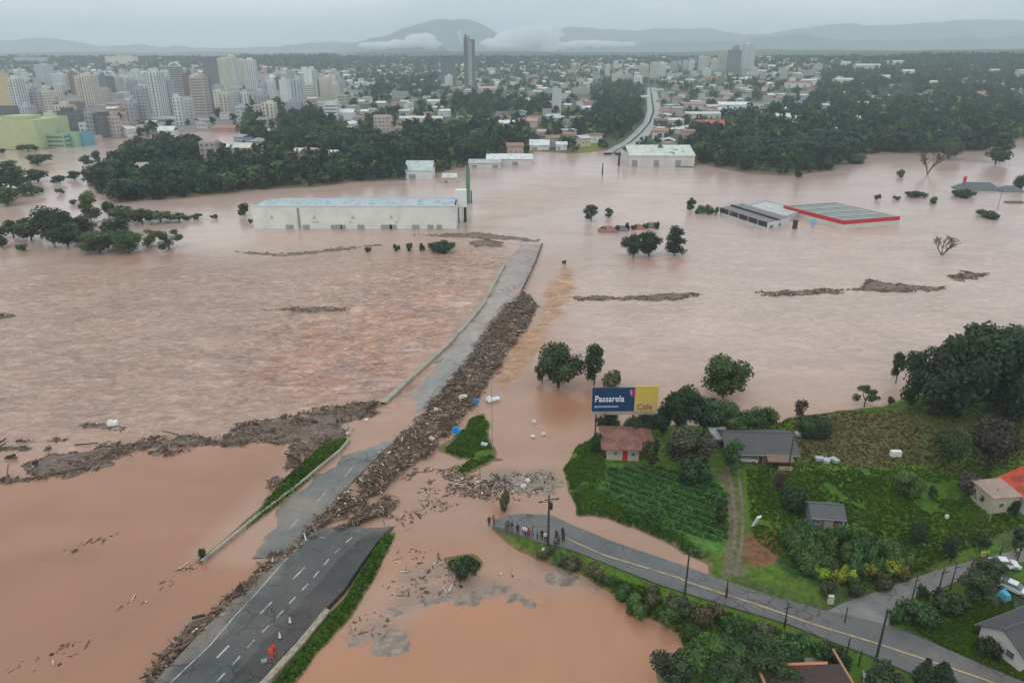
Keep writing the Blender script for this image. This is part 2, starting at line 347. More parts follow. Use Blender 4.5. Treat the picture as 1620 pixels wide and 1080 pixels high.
# ------------------------------------------------------------------ flood water
def blob(poly, px, py, soft=14.0):
    d = sdf(np.array(poly, float), px, py); return np.clip(d / soft + .5, 0, 1)
WX, WY = fan(12, 2600, 640, 560, 1.15, 30)
wx, wy = WX.ravel(), WY.ravel(); px, py, _ = proj(wx, wy, 0)
wn1 = fbm(wx / 22, wy / 22, 61); wn2 = fbm(wx / 7, wy / 7, 67, 5)
jx = px + (wn1 - .5) * 60; jy = py + (wn2 - .5) * 22
ROAD_L = [(822, 388), (797, 420), (768, 480), (706, 547), (604, 640), (545, 707)]
rapid = blob([(810, 385), (797, 410), (768, 478), (706, 545), (606, 632), (540, 640), (440, 655), (300, 690), (0, 700), (-300, 700), (-300, 430), (200, 420), (500, 405), (700, 395)], jx, jy, 60)
hot = blob([(805, 405), (768, 478), (706, 545), (610, 625), (500, 640), (380, 600), (420, 520), (600, 440), (740, 400)], jx, jy, 90)
calmL = blob([(0, 755), (130, 745), (215, 712), (460, 695), (470, 730), (300, 885), (420, 900), (240, 1100), (-400, 1100), (-400, 760)], jx, jy, 25)
calmC = blob([(640, 1000), (700, 955), (780, 940), (960, 940), (1090, 1010), (1060, 1100), (440, 1100), (520, 1010)], jx, jy, 25)
swirl = blob([(893, 420), (905, 430), (908, 470), (870, 510), (855, 560), (825, 590), (800, 620), (785, 600), (800, 575), (835, 530), (860, 480), (868, 450)], px + (wn2 - .5) * 20, py + (wn2 - .5) * 20, 10)
swirl2 = blob([(830, 285), (850, 275), (960, 290), (955, 315), (860, 330), (800, 350), (760, 360), (755, 330)], jx, jy, 30) * .55
red = np.zeros_like(px)
for (cx, cy, rx, ry, a) in ((905, 640, 45, 45, .8), (1150, 640, 35, 22, .9), (1008, 415, 30, 9, .8), (1068, 412, 16, 9, .8), (1432, 645, 26, 18, .9), (800, 812, 12, 18, .9), (240, 405, 60, 8, .5), (700, 870, 110, 30, .5), (620, 900, 60, 25, .5), (560, 320, 0.1, 0.1, 0), (740, 280, 12, 30, .3)):
    if a: red = np.maximum(red, a * np.exp(-(((jx - cx) / rx) ** 2 + ((jy - cy) / ry) ** 2)))  # reddish reflections under flooded trees, and redder shallows, painted into the colour
scum = np.maximum.reduce([blob(p, px + (wn2 - .5) * 60, py + (wn1 - .5) * 40, 14) for p in (
    [(548, 1012), (590, 985), (640, 985), (650, 1000), (640, 1025), (615, 1035), (575, 1035)],
    [(620, 955), (665, 925), (720, 935), (720, 950), (660, 965), (625, 975)],
    [(700, 930), (760, 920), (835, 925), (848, 945), (800, 950), (740, 960)],
    [(640, 910), (700, 890), (730, 905), (690, 925), (640, 930)],
    [(850, 920), (880, 895), (930, 925), (900, 928)],
    [(762, 752), (870, 745), (892, 768), (860, 782), (775, 782)],
    [(290, 985), (330, 970), (300, 1010), (280, 1015)])])
sheen = blob([(780, 360), (1100, 330), (1700, 330), (1700, 620), (1100, 600), (900, 560), (900, 400)], jx, jy, 120)  # sky sheen of the open river, painted as a paler water colour
A = lambda *c: np.array(c)[None]
col = A(.395, .24, .17) * np.ones((len(px), 1))
def mixc(col, c, a): a = a[:, None]; return col * (1 - a) + A(*c) * a
col = mixc(col, (.44, .275, .205), rapid); col = mixc(col, (.50, .27, .175), hot * (.2 + .8 * np.clip((wn2 - .42) * 6, 0, 1)))
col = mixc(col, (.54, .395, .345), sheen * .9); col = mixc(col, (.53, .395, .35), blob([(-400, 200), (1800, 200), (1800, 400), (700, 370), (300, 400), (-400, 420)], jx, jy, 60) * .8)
col = mixc(col, (.355, .18, .115), calmL); col = mixc(col, (.435, .215, .13), calmC)
col = mixc(col, (.47, .25, .12), swirl * .95); col = mixc(col, (.45, .26, .16), swirl2); col = mixc(col, (.38, .15, .075), red * .8)
col = mixc(col, (.27, .19, .145), scum * (.3 + .55 * np.clip((wn2 - .35) * 4, 0, 1)))
amp = .035 + .16 * rapid + .22 * hot + .25 * swirl + .12 * swirl2 + .07 * sheen - .03 * np.maximum(calmL, calmC)
amp = np.maximum(amp, .006)
ch = (fbm(wx / 9 + wy / 30, wy / 3.5, 71, 5) - .5) * 2 + (fbm(wx / 2.4, wy / 1.6, 73, 3) - .5) * .8
cst = np.clip(ch, -1, 1) * (rapid * .16 + hot * .22 + swirl * .25 + sheen * .05 + swirl2 * .2); col = col * (1 + cst)[:, None]; cr = np.clip((ch - .42) * 3.2, 0, 1) * np.clip(rapid * .35 + hot * .55 + swirl * .6 + swirl2 * .4, 0, .75); col = mixc(col, (.62, .475, .40), cr)
fall = np.clip(3.0 - wy / 300, .25, 1)
wz = ch * amp * 1.6 * fall
# the standing lip of rapids just downstream of the road
wcol = np.ones((len(px), 4), np.float32); wcol[:, :3] = col
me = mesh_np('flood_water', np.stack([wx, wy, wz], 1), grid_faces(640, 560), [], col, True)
ra = me.attributes.new('chop', 'FLOAT', 'POINT'); ra.data.foreach_set('value', np.clip(.12 + 1.0 * rapid + .8 * hot + swirl + .35 * swirl2 + .45 * sheen - .2 * np.maximum(calmL, calmC), .03, 1.6).astype(np.float32))
wm = bpy.data.materials.new('muddy_water'); wm.use_nodes = True; t = wm.node_tree; N = t.nodes; L = t.links; b = N['Principled BSDF']
b.inputs['Roughness'].default_value = .16; b.inputs['IOR'].default_value = 1.33; b.inputs['Specular IOR Level'].default_value = .5
at = N.new('ShaderNodeAttribute'); at.attribute_name = 'Col'; ac = N.new('ShaderNodeAttribute'); ac.attribute_name = 'chop'
g = N.new('ShaderNodeNewGeometry'); mp1 = N.new('ShaderNodeMapping'); mp1.inputs['Rotation'].default_value = (0, 0, R(-14)); mp1.inputs['Scale'].default_value = (.26, .44, 1); L.new(g.outputs['Position'], mp1.inputs[0])
n1 = N.new('ShaderNodeTexNoise'); n1.inputs['Scale'].default_value = 1.0; n1.inputs['Detail'].default_value = 9; n1.inputs['Roughness'].default_value = .7; n1.inputs['Distortion'].default_value = 1.2; L.new(mp1.outputs[0], n1.inputs['Vector'])
n2 = N.new('ShaderNodeTexNoise'); n2.inputs['Scale'].default_value = .05; n2.inputs['Detail'].default_value = 6; n2.inputs['Distortion'].default_value = 2.5; L.new(mp1.outputs[0], n2.inputs['Vector'])
mr = N.new('ShaderNodeMapRange'); mr.inputs[1].default_value = .28; mr.inputs[2].default_value = .72; mr.inputs[3].default_value = -.42; mr.inputs[4].default_value = .36; L.new(n1.outputs[0], mr.inputs[0])
ml = N.new('ShaderNodeMath'); ml.operation = 'MULTIPLY'; L.new(mr.outputs[0], ml.inputs[0]); L.new(ac.outputs['Fac'], ml.inputs[1])
mr2 = N.new('ShaderNodeMapRange'); mr2.inputs[1].default_value = .3; mr2.inputs[2].default_value = .7; mr2.inputs[3].default_value = .88; mr2.inputs[4].default_value = 1.1; L.new(n2.outputs[0], mr2.inputs[0])
ad = N.new('ShaderNodeMath'); ad.operation = 'ADD'; L.new(ml.outputs[0], ad.inputs[0]); L.new(mr2.outputs[0], ad.inputs[1])
n4 = N.new('ShaderNodeTexNoise'); n4.inputs['Scale'].default_value = .32; n4.inputs['Detail'].default_value = 7; n4.inputs['Roughness'].default_value = .6; n4.inputs['Distortion'].default_value = 2.2; L.new(mp1.outputs[0], n4.inputs['Vector'])
f1 = N.new('ShaderNodeMath'); f1.operation = 'SUBTRACT'; f1.inputs[1].default_value = .5; L.new(n4.outputs[0], f1.inputs[0]); f2 = N.new('ShaderNodeMath'); f2.operation = 'ABSOLUTE'; L.new(f1.outputs[0], f2.inputs[0])
f3 = N.new('ShaderNodeMapRange'); f3.inputs[1].default_value = .0; f3.inputs[2].default_value = .022; f3.inputs[3].default_value = .42; f3.inputs[4].default_value = 0; L.new(f2.outputs[0], f3.inputs[0])
f4 = N.new('ShaderNodeMath'); f4.operation = 'MULTIPLY'; f4.use_clamp = True; L.new(f3.outputs[0], f4.inputs[0]); L.new(ac.outputs['Fac'], f4.inputs[1])
fm = N.new('ShaderNodeMix'); fm.data_type = 'RGBA'; L.new(f4.outputs[0], fm.inputs[0]); L.new(at.outputs['Color'], fm.inputs[6]); fm.inputs[7].default_value = (.62, .47, .38, 1)
vm = N.new('ShaderNodeVectorMath'); vm.operation = 'SCALE'; L.new(fm.outputs[2], vm.inputs[0]); L.new(ad.outputs[0], vm.inputs['Scale']); L.new(vm.outputs[0], b.inputs['Base Color'])
mb_ = N.new('ShaderNodeMath'); mb_.operation = 'MULTIPLY'; L.new(ac.outputs['Fac'], mb_.inputs[0]); mb_.inputs[1].default_value = .55
bp = N.new('ShaderNodeBump'); bp.inputs['Strength'].default_value = 1; L.new(mb_.outputs[0], bp.inputs['Distance']); L.new(n1.outputs[0], bp.inputs['Height']); L.new(bp.outputs[0], b.inputs['Normal'])
me.materials.append(wm)
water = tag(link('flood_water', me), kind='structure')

# ------------------------------------------------------------------ roads
def ribbon(name, lp, rp, z, colf, n=160, nc=14, skirt=2.2, material='asphalt', kind='structure'):
    """road slab between two edge lines given as photo points on the plane z"""
    def res(pts):
        a = poly_w(pts, 0.5); s = np.r_[0, np.cumsum(np.hypot(*np.diff(a, axis=0).T))]; u = np.linspace(0, s[-1], n)
        return np.stack([np.interp(u, s, a[:, 0]), np.interp(u, s, a[:, 1])], 1)
    a, b_ = res(lp), res(rp); k = np.linspace(0, 1, nc)
    V = a[:, None] * (1 - k)[None, :, None] + b_[:, None] * k[None, :, None]
    X, Y = V[..., 0], V[..., 1]; Z = z(X, Y)
    top = np.stack([X, Y, Z], -1)
    L_ = top[:, :1] - [0, 0, skirt]; R_ = top[:, -1:] - [0, 0, skirt]
    full = np.concatenate([L_, top, R_], 1); ny, nx = full.shape[:2]; v = full.reshape(-1, 3)
    pxx, pyy, _ = proj(v[:, 0], v[:, 1], v[:, 2])
    me = mesh_np(name, v, grid_faces(ny, nx), [M[material]], colf(v, pxx, pyy))
    me.polygons.foreach_set('use_smooth', [False] * len(me.polygons)); me.update()
    o = link(name, me); tag(o, kind=kind); return o, a, b_
UL = [(826, 385), (797, 420), (783, 450), (765, 480), (736, 515), (706, 547), (650, 597), (607, 637), (576, 668), (540, 712), (475, 765), (410, 812), (365, 850), (340, 880)]
UR = [(860, 385), (843, 420), (829, 450), (808, 480), (779, 515), (757, 547), (710, 600), (680, 637), (651, 668), (612, 706), (560, 757), (516, 804), (478, 848), (462, 878)]
dryU = [[(822, 380), (862, 380), (845, 420), (808, 482), (757, 547), (706, 604), (678, 640), (655, 648), (662, 610), (705, 553), (735, 520), (766, 480), (797, 420)],
        [(600, 697), (622, 700), (590, 735), (540, 780), (495, 828), (462, 868), (400, 884), (418, 850), (440, 810), (490, 768), (545, 720)]]
def z_up(X, Y):
    px, py, _ = proj(X, Y, 0.2); n = fbm(X / 4, Y / 4, 81)
    d = np.full(X.shape, -1e9)
    for p in dryU: d = np.maximum(d, sdf(np.array(p, float), px + (n - .5) * 34 + (fbm(X / 1.5, Y / 1.5, 84) - .5) * 14, py + (n - .5) * 14))
    top = np.where(py < 650, .5, .3)
    return np.clip(.1 + d * .035, -.32, top) + (fbm(X / 1.7, Y / 1.7, 83) - .5) * .06
def c_up(v, px, py):
    n = fbm(v[:, 0] / 3, v[:, 1] / 3, 85); n2 = fbm(v[:, 0] / 12, v[:, 1] / 12, 86)
    c = np.stack([.22 + .1 * n, .23 + .1 * n, .215 + .09 * n], 1) * (.7 + .55 * n2[:, None])
    c = c * np.clip(1 - (py - 690) / 90, .58, 1)[:, None]; up = np.clip((620 - py) / 120, 0, 1)[:, None]; c = c * (1 - up) + np.stack([.30 + .09 * n, .255 + .07 * n, .225 + .07 * n], 1) * up
    mud = np.clip((n2 - .5) * 4 + np.clip((.22 - v[:, 2]) * 3, 0, 1), 0, 1)[:, None] * .55
    return c * (1 - mud) + np.array([[.33, .22, .165]]) * mud
ribbon('highway', UL, UR, z_up, c_up, 260, 22)
LL = [(180, 1150), (247, 1080), (317, 1005), (362, 960), (412, 918), (455, 880), (492, 848), (535, 826), (580, 815)]
LR = [(345, 1150), (412, 1080), (470, 1017), (510, 972), (545, 935), (575, 890), (597, 860), (617, 838), (632, 818)]
def z_lo(X, Y):
    py = proj(X, Y, .95)[1]; n = fbm(X / 2.2, Y / 2.2, 98)
    return .95 + (fbm(X / 5, Y / 5, 88) - .5) * .04 - np.clip((836 - py) / 12 + (n - .5) * 2.2, 0, 1) * 1.15
def c_lo(v, px, py):
    n = fbm(v[:, 0] / 3, v[:, 1] / 3, 87); c = np.stack([.055 + .03 * n, .06 + .03 * n, .061 + .03 * n], 1)
    # the shoulder lane is newer, blacker asphalt
    ex = np.interp(py, [835, 888, 923, 969, 1015, 1075, 1150], [578, 517, 488, 447, 402, 349, 285]) + 14
    sh = (px > ex); c[sh] *= .55
    m = np.clip(np.maximum((856 - py) / 28, (ex - px - 70) / 25 - .2) + (n - .5) * 2.4, 0, 1)[:, None] * .75; return c * (1 - m) + np.array([[.2, .17, .14]]) * m
ribbon('highway', LL, LR, z_lo, c_lo, 200, 40)
SU = [(783, 824), (830, 819), (873, 822), (907, 838), (973, 865), (1040, 888), (1087, 904), (1147, 926), (1220, 950), (1300, 972), (1380, 990), (1433, 1007), (1547, 1057), (1660, 1105), (1800, 1170)]
SL = [(779, 833), (808, 847), (840, 860), (907, 878), (973, 904), (1040, 931), (1080, 944), (1147, 965), (1247, 995), (1313, 1022), (1380, 1047), (1433, 1070), (1530, 1112), (1640, 1165), (1760, 1230)]
def z_si(X, Y):
    px, py, _ = proj(X, Y, 1.4); return .15 + 1.3 * np.clip((px - 776) / 26, 0, 1) ** .6 + (fbm(X / 5, Y / 5, 89) - .5) * .04
def c_si(v, px, py):
    n = fbm(v[:, 0] / 4, v[:, 1] / 4, 90); n2 = fbm(v[:, 0] / 16, v[:, 1] / 16, 95); c = np.stack([.098 + .04 * n, .1 + .04 * n, .1 + .038 * n], 1) * (.8 + .5 * n2[:, None])
    wet = np.clip((850 - px) / 60, 0, 1)[:, None] * .5; return c * (1 - wet) + np.array([[.17, .15, .13]]) * wet
ribbon('side_road', SU, SL, z_si, c_si, 260, 16)
BU = [(1285, 985), (1330, 962), (1373, 947), (1443, 922), (1480, 909), (1530, 895), (1580, 883), (1640, 868), (1800, 830)]
BL = [(1400, 1012), (1408, 978), (1418, 966), (1447, 952), (1497, 933), (1530, 919), (1563, 907), (1640, 890), (1800, 852)]
ribbon('branch_road', BU, BL, lambda X, Y: 1.395 + (fbm(X / 3, Y / 3, 91) - .5) * .04, lambda v, px, py: np.stack([.12 + .12 * fbm(v[:, 0] / 2, v[:, 1] / 2, 92)] * 3, 1) * [[1, .96, .92]], 120, 10)
FRX = [(955, 245), (985, 228), (1003, 212), (1018, 196), (1024, 178), (1023, 160), (1024, 140)]
FRY = [(985, 247), (1010, 230), (1027, 213), (1038, 198), (1044, 180), (1040, 160), (1034, 140)]
def far_strip(name, lp, rp, dz, color):
    a = np.array(lp, float); b_ = np.array(rp, float); u = np.linspace(0, 1, 60); k = np.linspace(0, 1, len(a))
    la = np.stack([np.interp(u, k, a[:, 0]), np.interp(u, k, a[:, 1])], 1); ra_ = np.stack([np.interp(u, k, b_[:, 0]), np.interp(u, k, b_[:, 1])], 1)
    xl, yl, zl = G(la[:, 0], la[:, 1]); xr, yr, zr = G(ra_[:, 0], ra_[:, 1]); z = np.maximum(zl, zr) + dz
    v = np.stack([np.stack([xl, yl, z - 5], 1), np.stack([xl, yl, z], 1), np.stack([xr, yr, z], 1), np.stack([xr, yr, z - 5], 1)], 1).reshape(-1, 3)
    me = mesh_np(name, v, grid_faces(60, 4), [M['asphalt']], np.tile([color], (len(v), 1))); return tag(link(name, me), kind='structure')
far_strip('far_highway', [(p[0], p[1]) for p in FRX], [(p[0] + (q[0] - p[0]) * .42, p[1]) for p, q in zip(FRX, FRY)], 1.6, (.3, .31, .3))
far_strip('far_highway', [(p[0] + (q[0] - p[0]) * .58, p[1]) for p, q in zip(FRX, FRY)], [(q[0] + 3, q[1]) for q in FRY], 1.7, (.3, .31, .3))
# painted markings
def strip_line(name, pts, width, zf, material, dz=.012, dashes=None, n=120):
    a = poly_w(pts, .9 if zf is z_lo else .4 if zf is z_up else 1.35); s = np.r_[0, np.cumsum(np.hypot(*np.diff(a, axis=0).T))]
    segs = [(0, s[-1])] if dashes is None else [(t, min(t + dashes[0], s[-1])) for t in np.arange(dashes[2], s[-1], dashes[0] + dashes[1])]
    V = []; F = []
    for (t0, t1) in segs:
        u = np.linspace(t0, t1, max(3, int((t1 - t0) / .9))); x = np.interp(u, s, a[:, 0]); y = np.interp(u, s, a[:, 1])
        tx = np.gradient(x); ty = np.gradient(y); l = np.hypot(tx, ty) + 1e-9; nx_, ny_ = -ty / l, tx / l
        for sgn in (-1, 1):
            pass
        p0 = np.stack([x + nx_ * width / 2, y + ny_ * width / 2], 1); p1 = np.stack([x - nx_ * width / 2, y - ny_ * width / 2], 1)
        k = len(V); q = np.stack([p0, p1], 1).reshape(-1, 2); zz = zf(q[:, 0], q[:, 1]) + dz + .03
        V += np.c_[q, zz].tolist(); m_ = len(x); F += [(k + 2 * i, k + 2 * i + 1, k + 2 * i + 3, k + 2 * i + 2) for i in range(m_ - 1)]
    return tag(link(name, mesh_np(name, V, F, [M[material]])), kind='structure')
strip_line('road_marking', [(215, 1135), (270, 1080), (333, 1020), (372, 974), (407, 937), (443, 895), (478, 860)], .2, z_lo, 'paint')
for p in ((353, 1031), (421, 962), (473, 907)):
    strip_line('road_marking', [(p[0] - 9.5, p[1] + 9.5), (p[0] + 9.5, p[1] - 10)], .3, z_lo, 'paint')
strip_line('road_marking', [(285, 1142), (348, 1073), (373, 1046), (400, 1015), (423, 992), (445, 969), (460, 952), (488, 923), (505, 903), (520, 885), (545, 860), (560, 848)], .24, z_lo, 'paint', dashes=(1.5, 1.5, .3))
strip_line('road_marking', [(893, 851), (957, 879), (1010, 895), (1073, 914), (1087, 921), (1213, 962), (1293, 990), (1380, 1016), (1480, 1049), (1563, 1077), (1680, 1125)], .32, z_si, 'paint_y')
0 and strip_line('road_marking', [(840, 856), (907, 873), (973, 898), (1040, 924), (1080, 937), (1147, 957), (1247, 986), (1313, 1012)], .16, z_si, 'paint')
for p in ((465, 828), (508, 786), (552, 745), (700, 575), (733, 538)):
    strip_line('road_marking', [(p[0] - 7, p[1] + 8), (p[0] + 7, p[1] - 8)], .22, z_up, 'paint')
# concrete edge barrier of the highway and the beige gutter strip
def along(pts, z, step=None, n=None):
    a = poly_w(pts, z); s = np.r_[0, np.cumsum(np.hypot(*np.diff(a, axis=0).T))]; u = np.arange(0, s[-1], step) if step else np.linspace(0, s[-1], n)
    return np.stack([np.interp(u, s, a[:, 0]), np.interp(u, s, a[:, 1])], 1)
def wall_line(pts, w, z0, z1, nm, m, kind=None, label=None, cat=None, n=140, wob=.0):
    q = along(pts, z1, n=n); t_ = np.gradient(q, axis=0); l = np.hypot(t_[:, 0], t_[:, 1])[:, None]; nn = np.stack([-t_[:, 1], t_[:, 0]], 1) / l
    a = q + nn * w / 2; b_ = q - nn * w / 2; zt = z1 + (fbm(q[:, 0] / 6, q[:, 1] / 6, 97) - .5) * wob
    v = np.stack([np.c_[a, np.full(len(a), z0)], np.c_[a, zt], np.c_[b_, zt], np.c_[b_, np.full(len(a), z0)]], 1).reshape(-1, 3)
    o = link(nm, mesh_np(nm, v, grid_faces(n, 4), [M[m]])); return tag(o, label, cat, kind=kind)
BARR = [(318, 886), (365, 848), (410, 811), (475, 762), (540, 709), (576, 666), (607, 635), (650, 595), (706, 545), (736, 513), (765, 478), (797, 418)]
wall_line(BARR[:5] + [(552, 694)], .5, -1.5, .7, 'kerb_wall', 'conc', label='long beige concrete kerb wall beside the grass strip of the flooded highway', cat='wall', wob=.15)
wall_line([(606, 636)] + BARR[7:], 1.3, -1.5, .75, 'concrete_barrier', 'conc', label='low grey concrete barrier between the highway and the rapids', cat='barrier', wob=.15)
# dark guard rail on the east side of the road end
q = along([(858, 386), (846, 418), (836, 440), (826, 460)], .5, n=16); gr_ = empty('guard_rail', (float(q[0][0]), float(q[0][1]), .2), 0, 'dark guard rail running to the broken far end of the highway', 'guard rail')
for i in range(15):
    a, b_ = [Vector((float(p[0] - q[0][0]), float(p[1] - q[0][1]), 0)) for p in (q[i], q[i + 1])]; MB().tube(a - Vector((0, 0, .9)), a + Vector((0, 0, .95)), .14, .14, 6).build('post', M['dark'], gr_)
    n_ = (b_ - a).normalized(); s_ = Vector((-n_.y, n_.x, 0)) * .09; u = Vector((0, 0, .35)); v = Vector((0, 0, 1.0)); MB().add([a - s_ + u, b_ - s_ + u, b_ + s_ + u, a + s_ + u, a - s_ + v, b_ - s_ + v, b_ + s_ + v, a + s_ + v], BOXF.tolist()).build('rail', M['dark'], gr_)
strip = ribbon('gutter_strip', [(385, 1110), (414, 1081), (470, 1020), (515, 966)], [(395, 1112), (427, 1081), (482, 1020), (523, 969)], lambda X, Y: X * 0 + 1.06, lambda v, px, py: np.tile([[.33, .29, .22]], (len(v), 1)), 60, 3, material='ground')
# farm track
ribbon('farm_track', [(1148, 742), (1154, 780), (1160, 830), (1157, 870), (1146, 912)], [(1153, 742), (1160, 780), (1166, 830), (1163, 870), (1153, 914)], lambda X, Y: Hq(X, Y) + .06, lambda v, px, py: np.tile([[.17, .145, .105]], (len(v), 1)), 60, 3, skirt=.3, material='ground')
ribbon('farm_track', [(1164, 742), (1168, 780), (1173, 830), (1169, 870), (1160, 916)], [(1168, 742), (1173, 780), (1178, 830), (1174, 870), (1167, 918)], lambda X, Y: Hq(X, Y) + .06, lambda v, px, py: np.tile([[.17, .145, .105]], (len(v), 1)), 60, 3, skirt=.3, material='ground')

# ------------------------------------------------------------------ mountains
print('mountains')
def mountain(name, prof, dist, depth, col, seed, rough=1.0):
    n, m_ = 260, 46
    xs = np.linspace(prof[0][0], prof[-1][0], n); top = np.interp(xs, [p[0] for p in prof], [p[1] for p in prof]) + (fbm(xs / 28, xs * 0, seed + 3, 4) - .5) * 9
    dx, dy, dz = ray(xs, top); t = dist / dy; cx = dx * t; cz = CAMZ + dz * t
    u = np.linspace(-1.4, 1, m_)
    X = np.repeat(cx[:, None], m_, 1); Y = dist + u[None] * depth + 0 * X
    prof_ = np.exp(-(u ** 2) * 1.6)
    Z = (cz[:, None] + 10) * prof_[None] - 4
    rid = (fbm(X / 900, Y / 700, seed, 5) - .5) * 2 * np.clip(np.abs(u), .06, .8)[None]
    Z = Z + rid * cz[:, None] * 1.1 * rough + (fbm(X / 120, Y / 120, seed + 9, 3) - .5) * 16
    me = mesh_np(name, np.stack([X, Y, Z], -1).reshape(-1, 3), grid_faces(n, m_)[:, ::-1], [M['ground2']], np.tile([col], (n * m_, 1)), True)
    tag(link(name, me), kind='structure')
mountain('mountain', [(520, 80), (560, 70), (600, 60), (630, 52), (655, 45), (690, 36), (735, 36), (760, 43), (785, 55), (830, 62), (900, 68), (960, 74), (1040, 80)], 8800, 1100, (.11, .14, .13), 5)
mountain('mountain', [(700, 70), (800, 58), (850, 50), (880, 45), (930, 44), (990, 50), (1060, 46), (1120, 50), (1200, 55), (1250, 48), (1300, 42), (1350, 41), (1450, 41), (1500, 36), (1560, 31), (1640, 33), (1760, 38), (2100, 50)], 10400, 1200, (.12, .15, .14), 15, .8)
mountain('mountain', [(-900, 60), (-300, 66), (-60, 70), (20, 66), (60, 63), (110, 67), (170, 75), (230, 73), (300, 77), (380, 78), (440, 74), (500, 68), (560, 67), (620, 72), (700, 76)], 9700, 1200, (.12, .15, .14), 25, .8)
mountain('mountain', [(600, 84), (760, 80), (850, 76), (1000, 74), (1150, 66), (1250, 60), (1400, 66), (1500, 62), (1700, 60), (2000, 70)], 7900, 800, (.11, .14, .13), 35, .8)
# ------------------------------------------------------------------ trees
def crown_mesh(name, seed, lobes, nleaf, leaf, core=.72, flat=1.0, nico=1):
    """unit crown: width 1, z from 0 to 1; leaf clumps scattered over and through overlapping lobes"""
    r = np.random.RandomState(seed); L_ = np.array(lobes, float); w = L_[:, 3] ** 2; w /= w.sum()
    k = r.choice(len(L_), nleaf * 2, p=w); d = r.normal(size=(nleaf * 2, 3)); d /= np.linalg.norm(d, axis=1)[:, None]
    rad = L_[k, 3] * (.70 + .42 * r.rand(nleaf * 2)); p = L_[k, :3] + d * rad[:, None] * [1, 1, flat]
    keep = np.ones(len(p), bool)
    for l in L_: keep &= ~((np.linalg.norm((p - l[:3]) / [1, 1, flat], axis=1) < l[3] * .62))
    p = p[keep][:nleaf]; d = d[keep][:nleaf]; k = k[keep][:nleaf]; n = len(p)
    nn = d + r.normal(size=(n, 3)) * .7 + [0, 0, .25]; nn /= np.linalg.norm(nn, axis=1)[:, None]
    u = np.cross(nn, r.normal(size=(n, 3))); u /= np.linalg.norm(u, axis=1)[:, None]; v = np.cross(nn, u)
    s = leaf * (.6 + .8 * r.rand(n))[:, None]; t = s * (.5 + .5 * r.rand(n))[:, None]
    q = np.stack([p - u * s - v * t * .3, p + v * t * -1.0 + u * s * .2, p + u * s + v * t * .2, p + v * t + u * s * -.3], 1).reshape(-1, 3)
    tl = .62 + .8 * r.rand(len(L_)); tint = tl[k] * (.75 + .5 * r.rand(n)); yel = 1 + .25 * (r.rand(n) - .4)
    c = np.stack([tint * yel, tint, tint * (.85 + .3 * r.rand(n))], 1).repeat(4, 0)
    V = [q]; F = [np.arange(4 * n).reshape(n, 4)]; CC = [c]; off = 4 * n
    if core:
        bm = bmesh.new(); bmesh.ops.create_icosphere(bm, subdivisions=nico, radius=1); iv = np.array([x.co[:] for x in bm.verts]); fi = np.array([[x.index for x in f.verts] for f in bm.faces]); bm.free()
        for i, l in enumerate(L_):
            j = iv * (1 + .25 * (r.rand(len(iv), 1) - .5)); V.append(l[:3] + j * l[3] * core * [1, 1, flat]); F.append(np.c_[fi, fi[:, 0]] + off); CC.append(np.full((len(iv), 3), tl[i] * .9)); off += len(iv)
    V = np.concatenate(V); F = np.concatenate(F); CC = np.concatenate(CC)
    zmin, zmax = V[:, 2].min(), V[:, 2].max(); V[:, 2] = (V[:, 2] - zmin) / (zmax - zmin); V[:, :2] /= (np.percentile(np.abs(V[:, :2]), 98.5) * 2)
    me = bpy.data.meshes.new(name)
    fl = [tuple(dict.fromkeys(f)) for f in F.tolist()]
    me.from_pydata(V.tolist(), [], fl); a = me.color_attributes.new('Col', 'FLOAT_COLOR', 'POINT'); cc = np.ones((len(V), 4), np.float32); cc[:, :3] = CC; a.data.foreach_set('color', cc.ravel())
    me.materials.append(M['leaf']); me.update(); return me
def rl(seed, n, rx, rz, r0, r1, zc=.5, ring=False, z0=-1):
    r = random.Random(seed); o = []
    for i in range(n):
        a = r.random() * 6.283; q = math.sqrt(r.random()); z = (r.random() * 2 - 1)
        k = math.sqrt(max(0, 1 - z * z)) if not ring else 1
        o.append((math.cos(a) * q * rx * k, math.sin(a) * q * rx * k, zc + max(z, z0) * rz, r0 + r.random() * (r1 - r0)))
    return o
CR = {}
def mkset(key, specs, nleaf, leaf, **k):
    CR[key] = [crown_mesh('foliage_' + key, 100 + i * 7 + len(key), s, nleaf, leaf, **k) for i, s in enumerate(specs)]
mkset('broad', [rl(s, 11, .34, .30, .15, .24) for s in (1, 2, 3)], 2600, .026)
mkset('ragged', [rl(s, 10, .42, .36, .09, .17) for s in (4, 5, 6)], 1700, .026, core=.6)
mkset('round', [[(0, 0, .5, .42)] + rl(s, 9, .26, .24, .16, .22) for s in (7, 8)], 2200, .026, core=.8)
mkset('bush', [rl(s, 9, .38, .16, .14, .24, zc=.3, flat=1) if False else rl(s, 9, .38, .14, .14, .24, zc=.3) for s in (9, 10, 11)], 900, .04)
mkset('tall', [rl(s, 11, .22, .55, .14, .2) for s in (12, 13)], 1200, .035)
mkset('mid', [rl(s, 8, .33, .28, .16, .25) for s in (14, 15, 16, 17, 18)], 420, .055)
mkset('midtall', [rl(s, 7, .24, .42, .15, .22) for s in (19, 20, 21)], 340, .06)
mkset('midflat', [rl(s, 9, .4, .14, .12, .2) for s in (22, 23, 24)], 380, .05)
mkset('conifer', [[(0, 0, .08 + .1 * i, .30 * (1 - i * .085)) for i in range(10)]], 1500, .035)
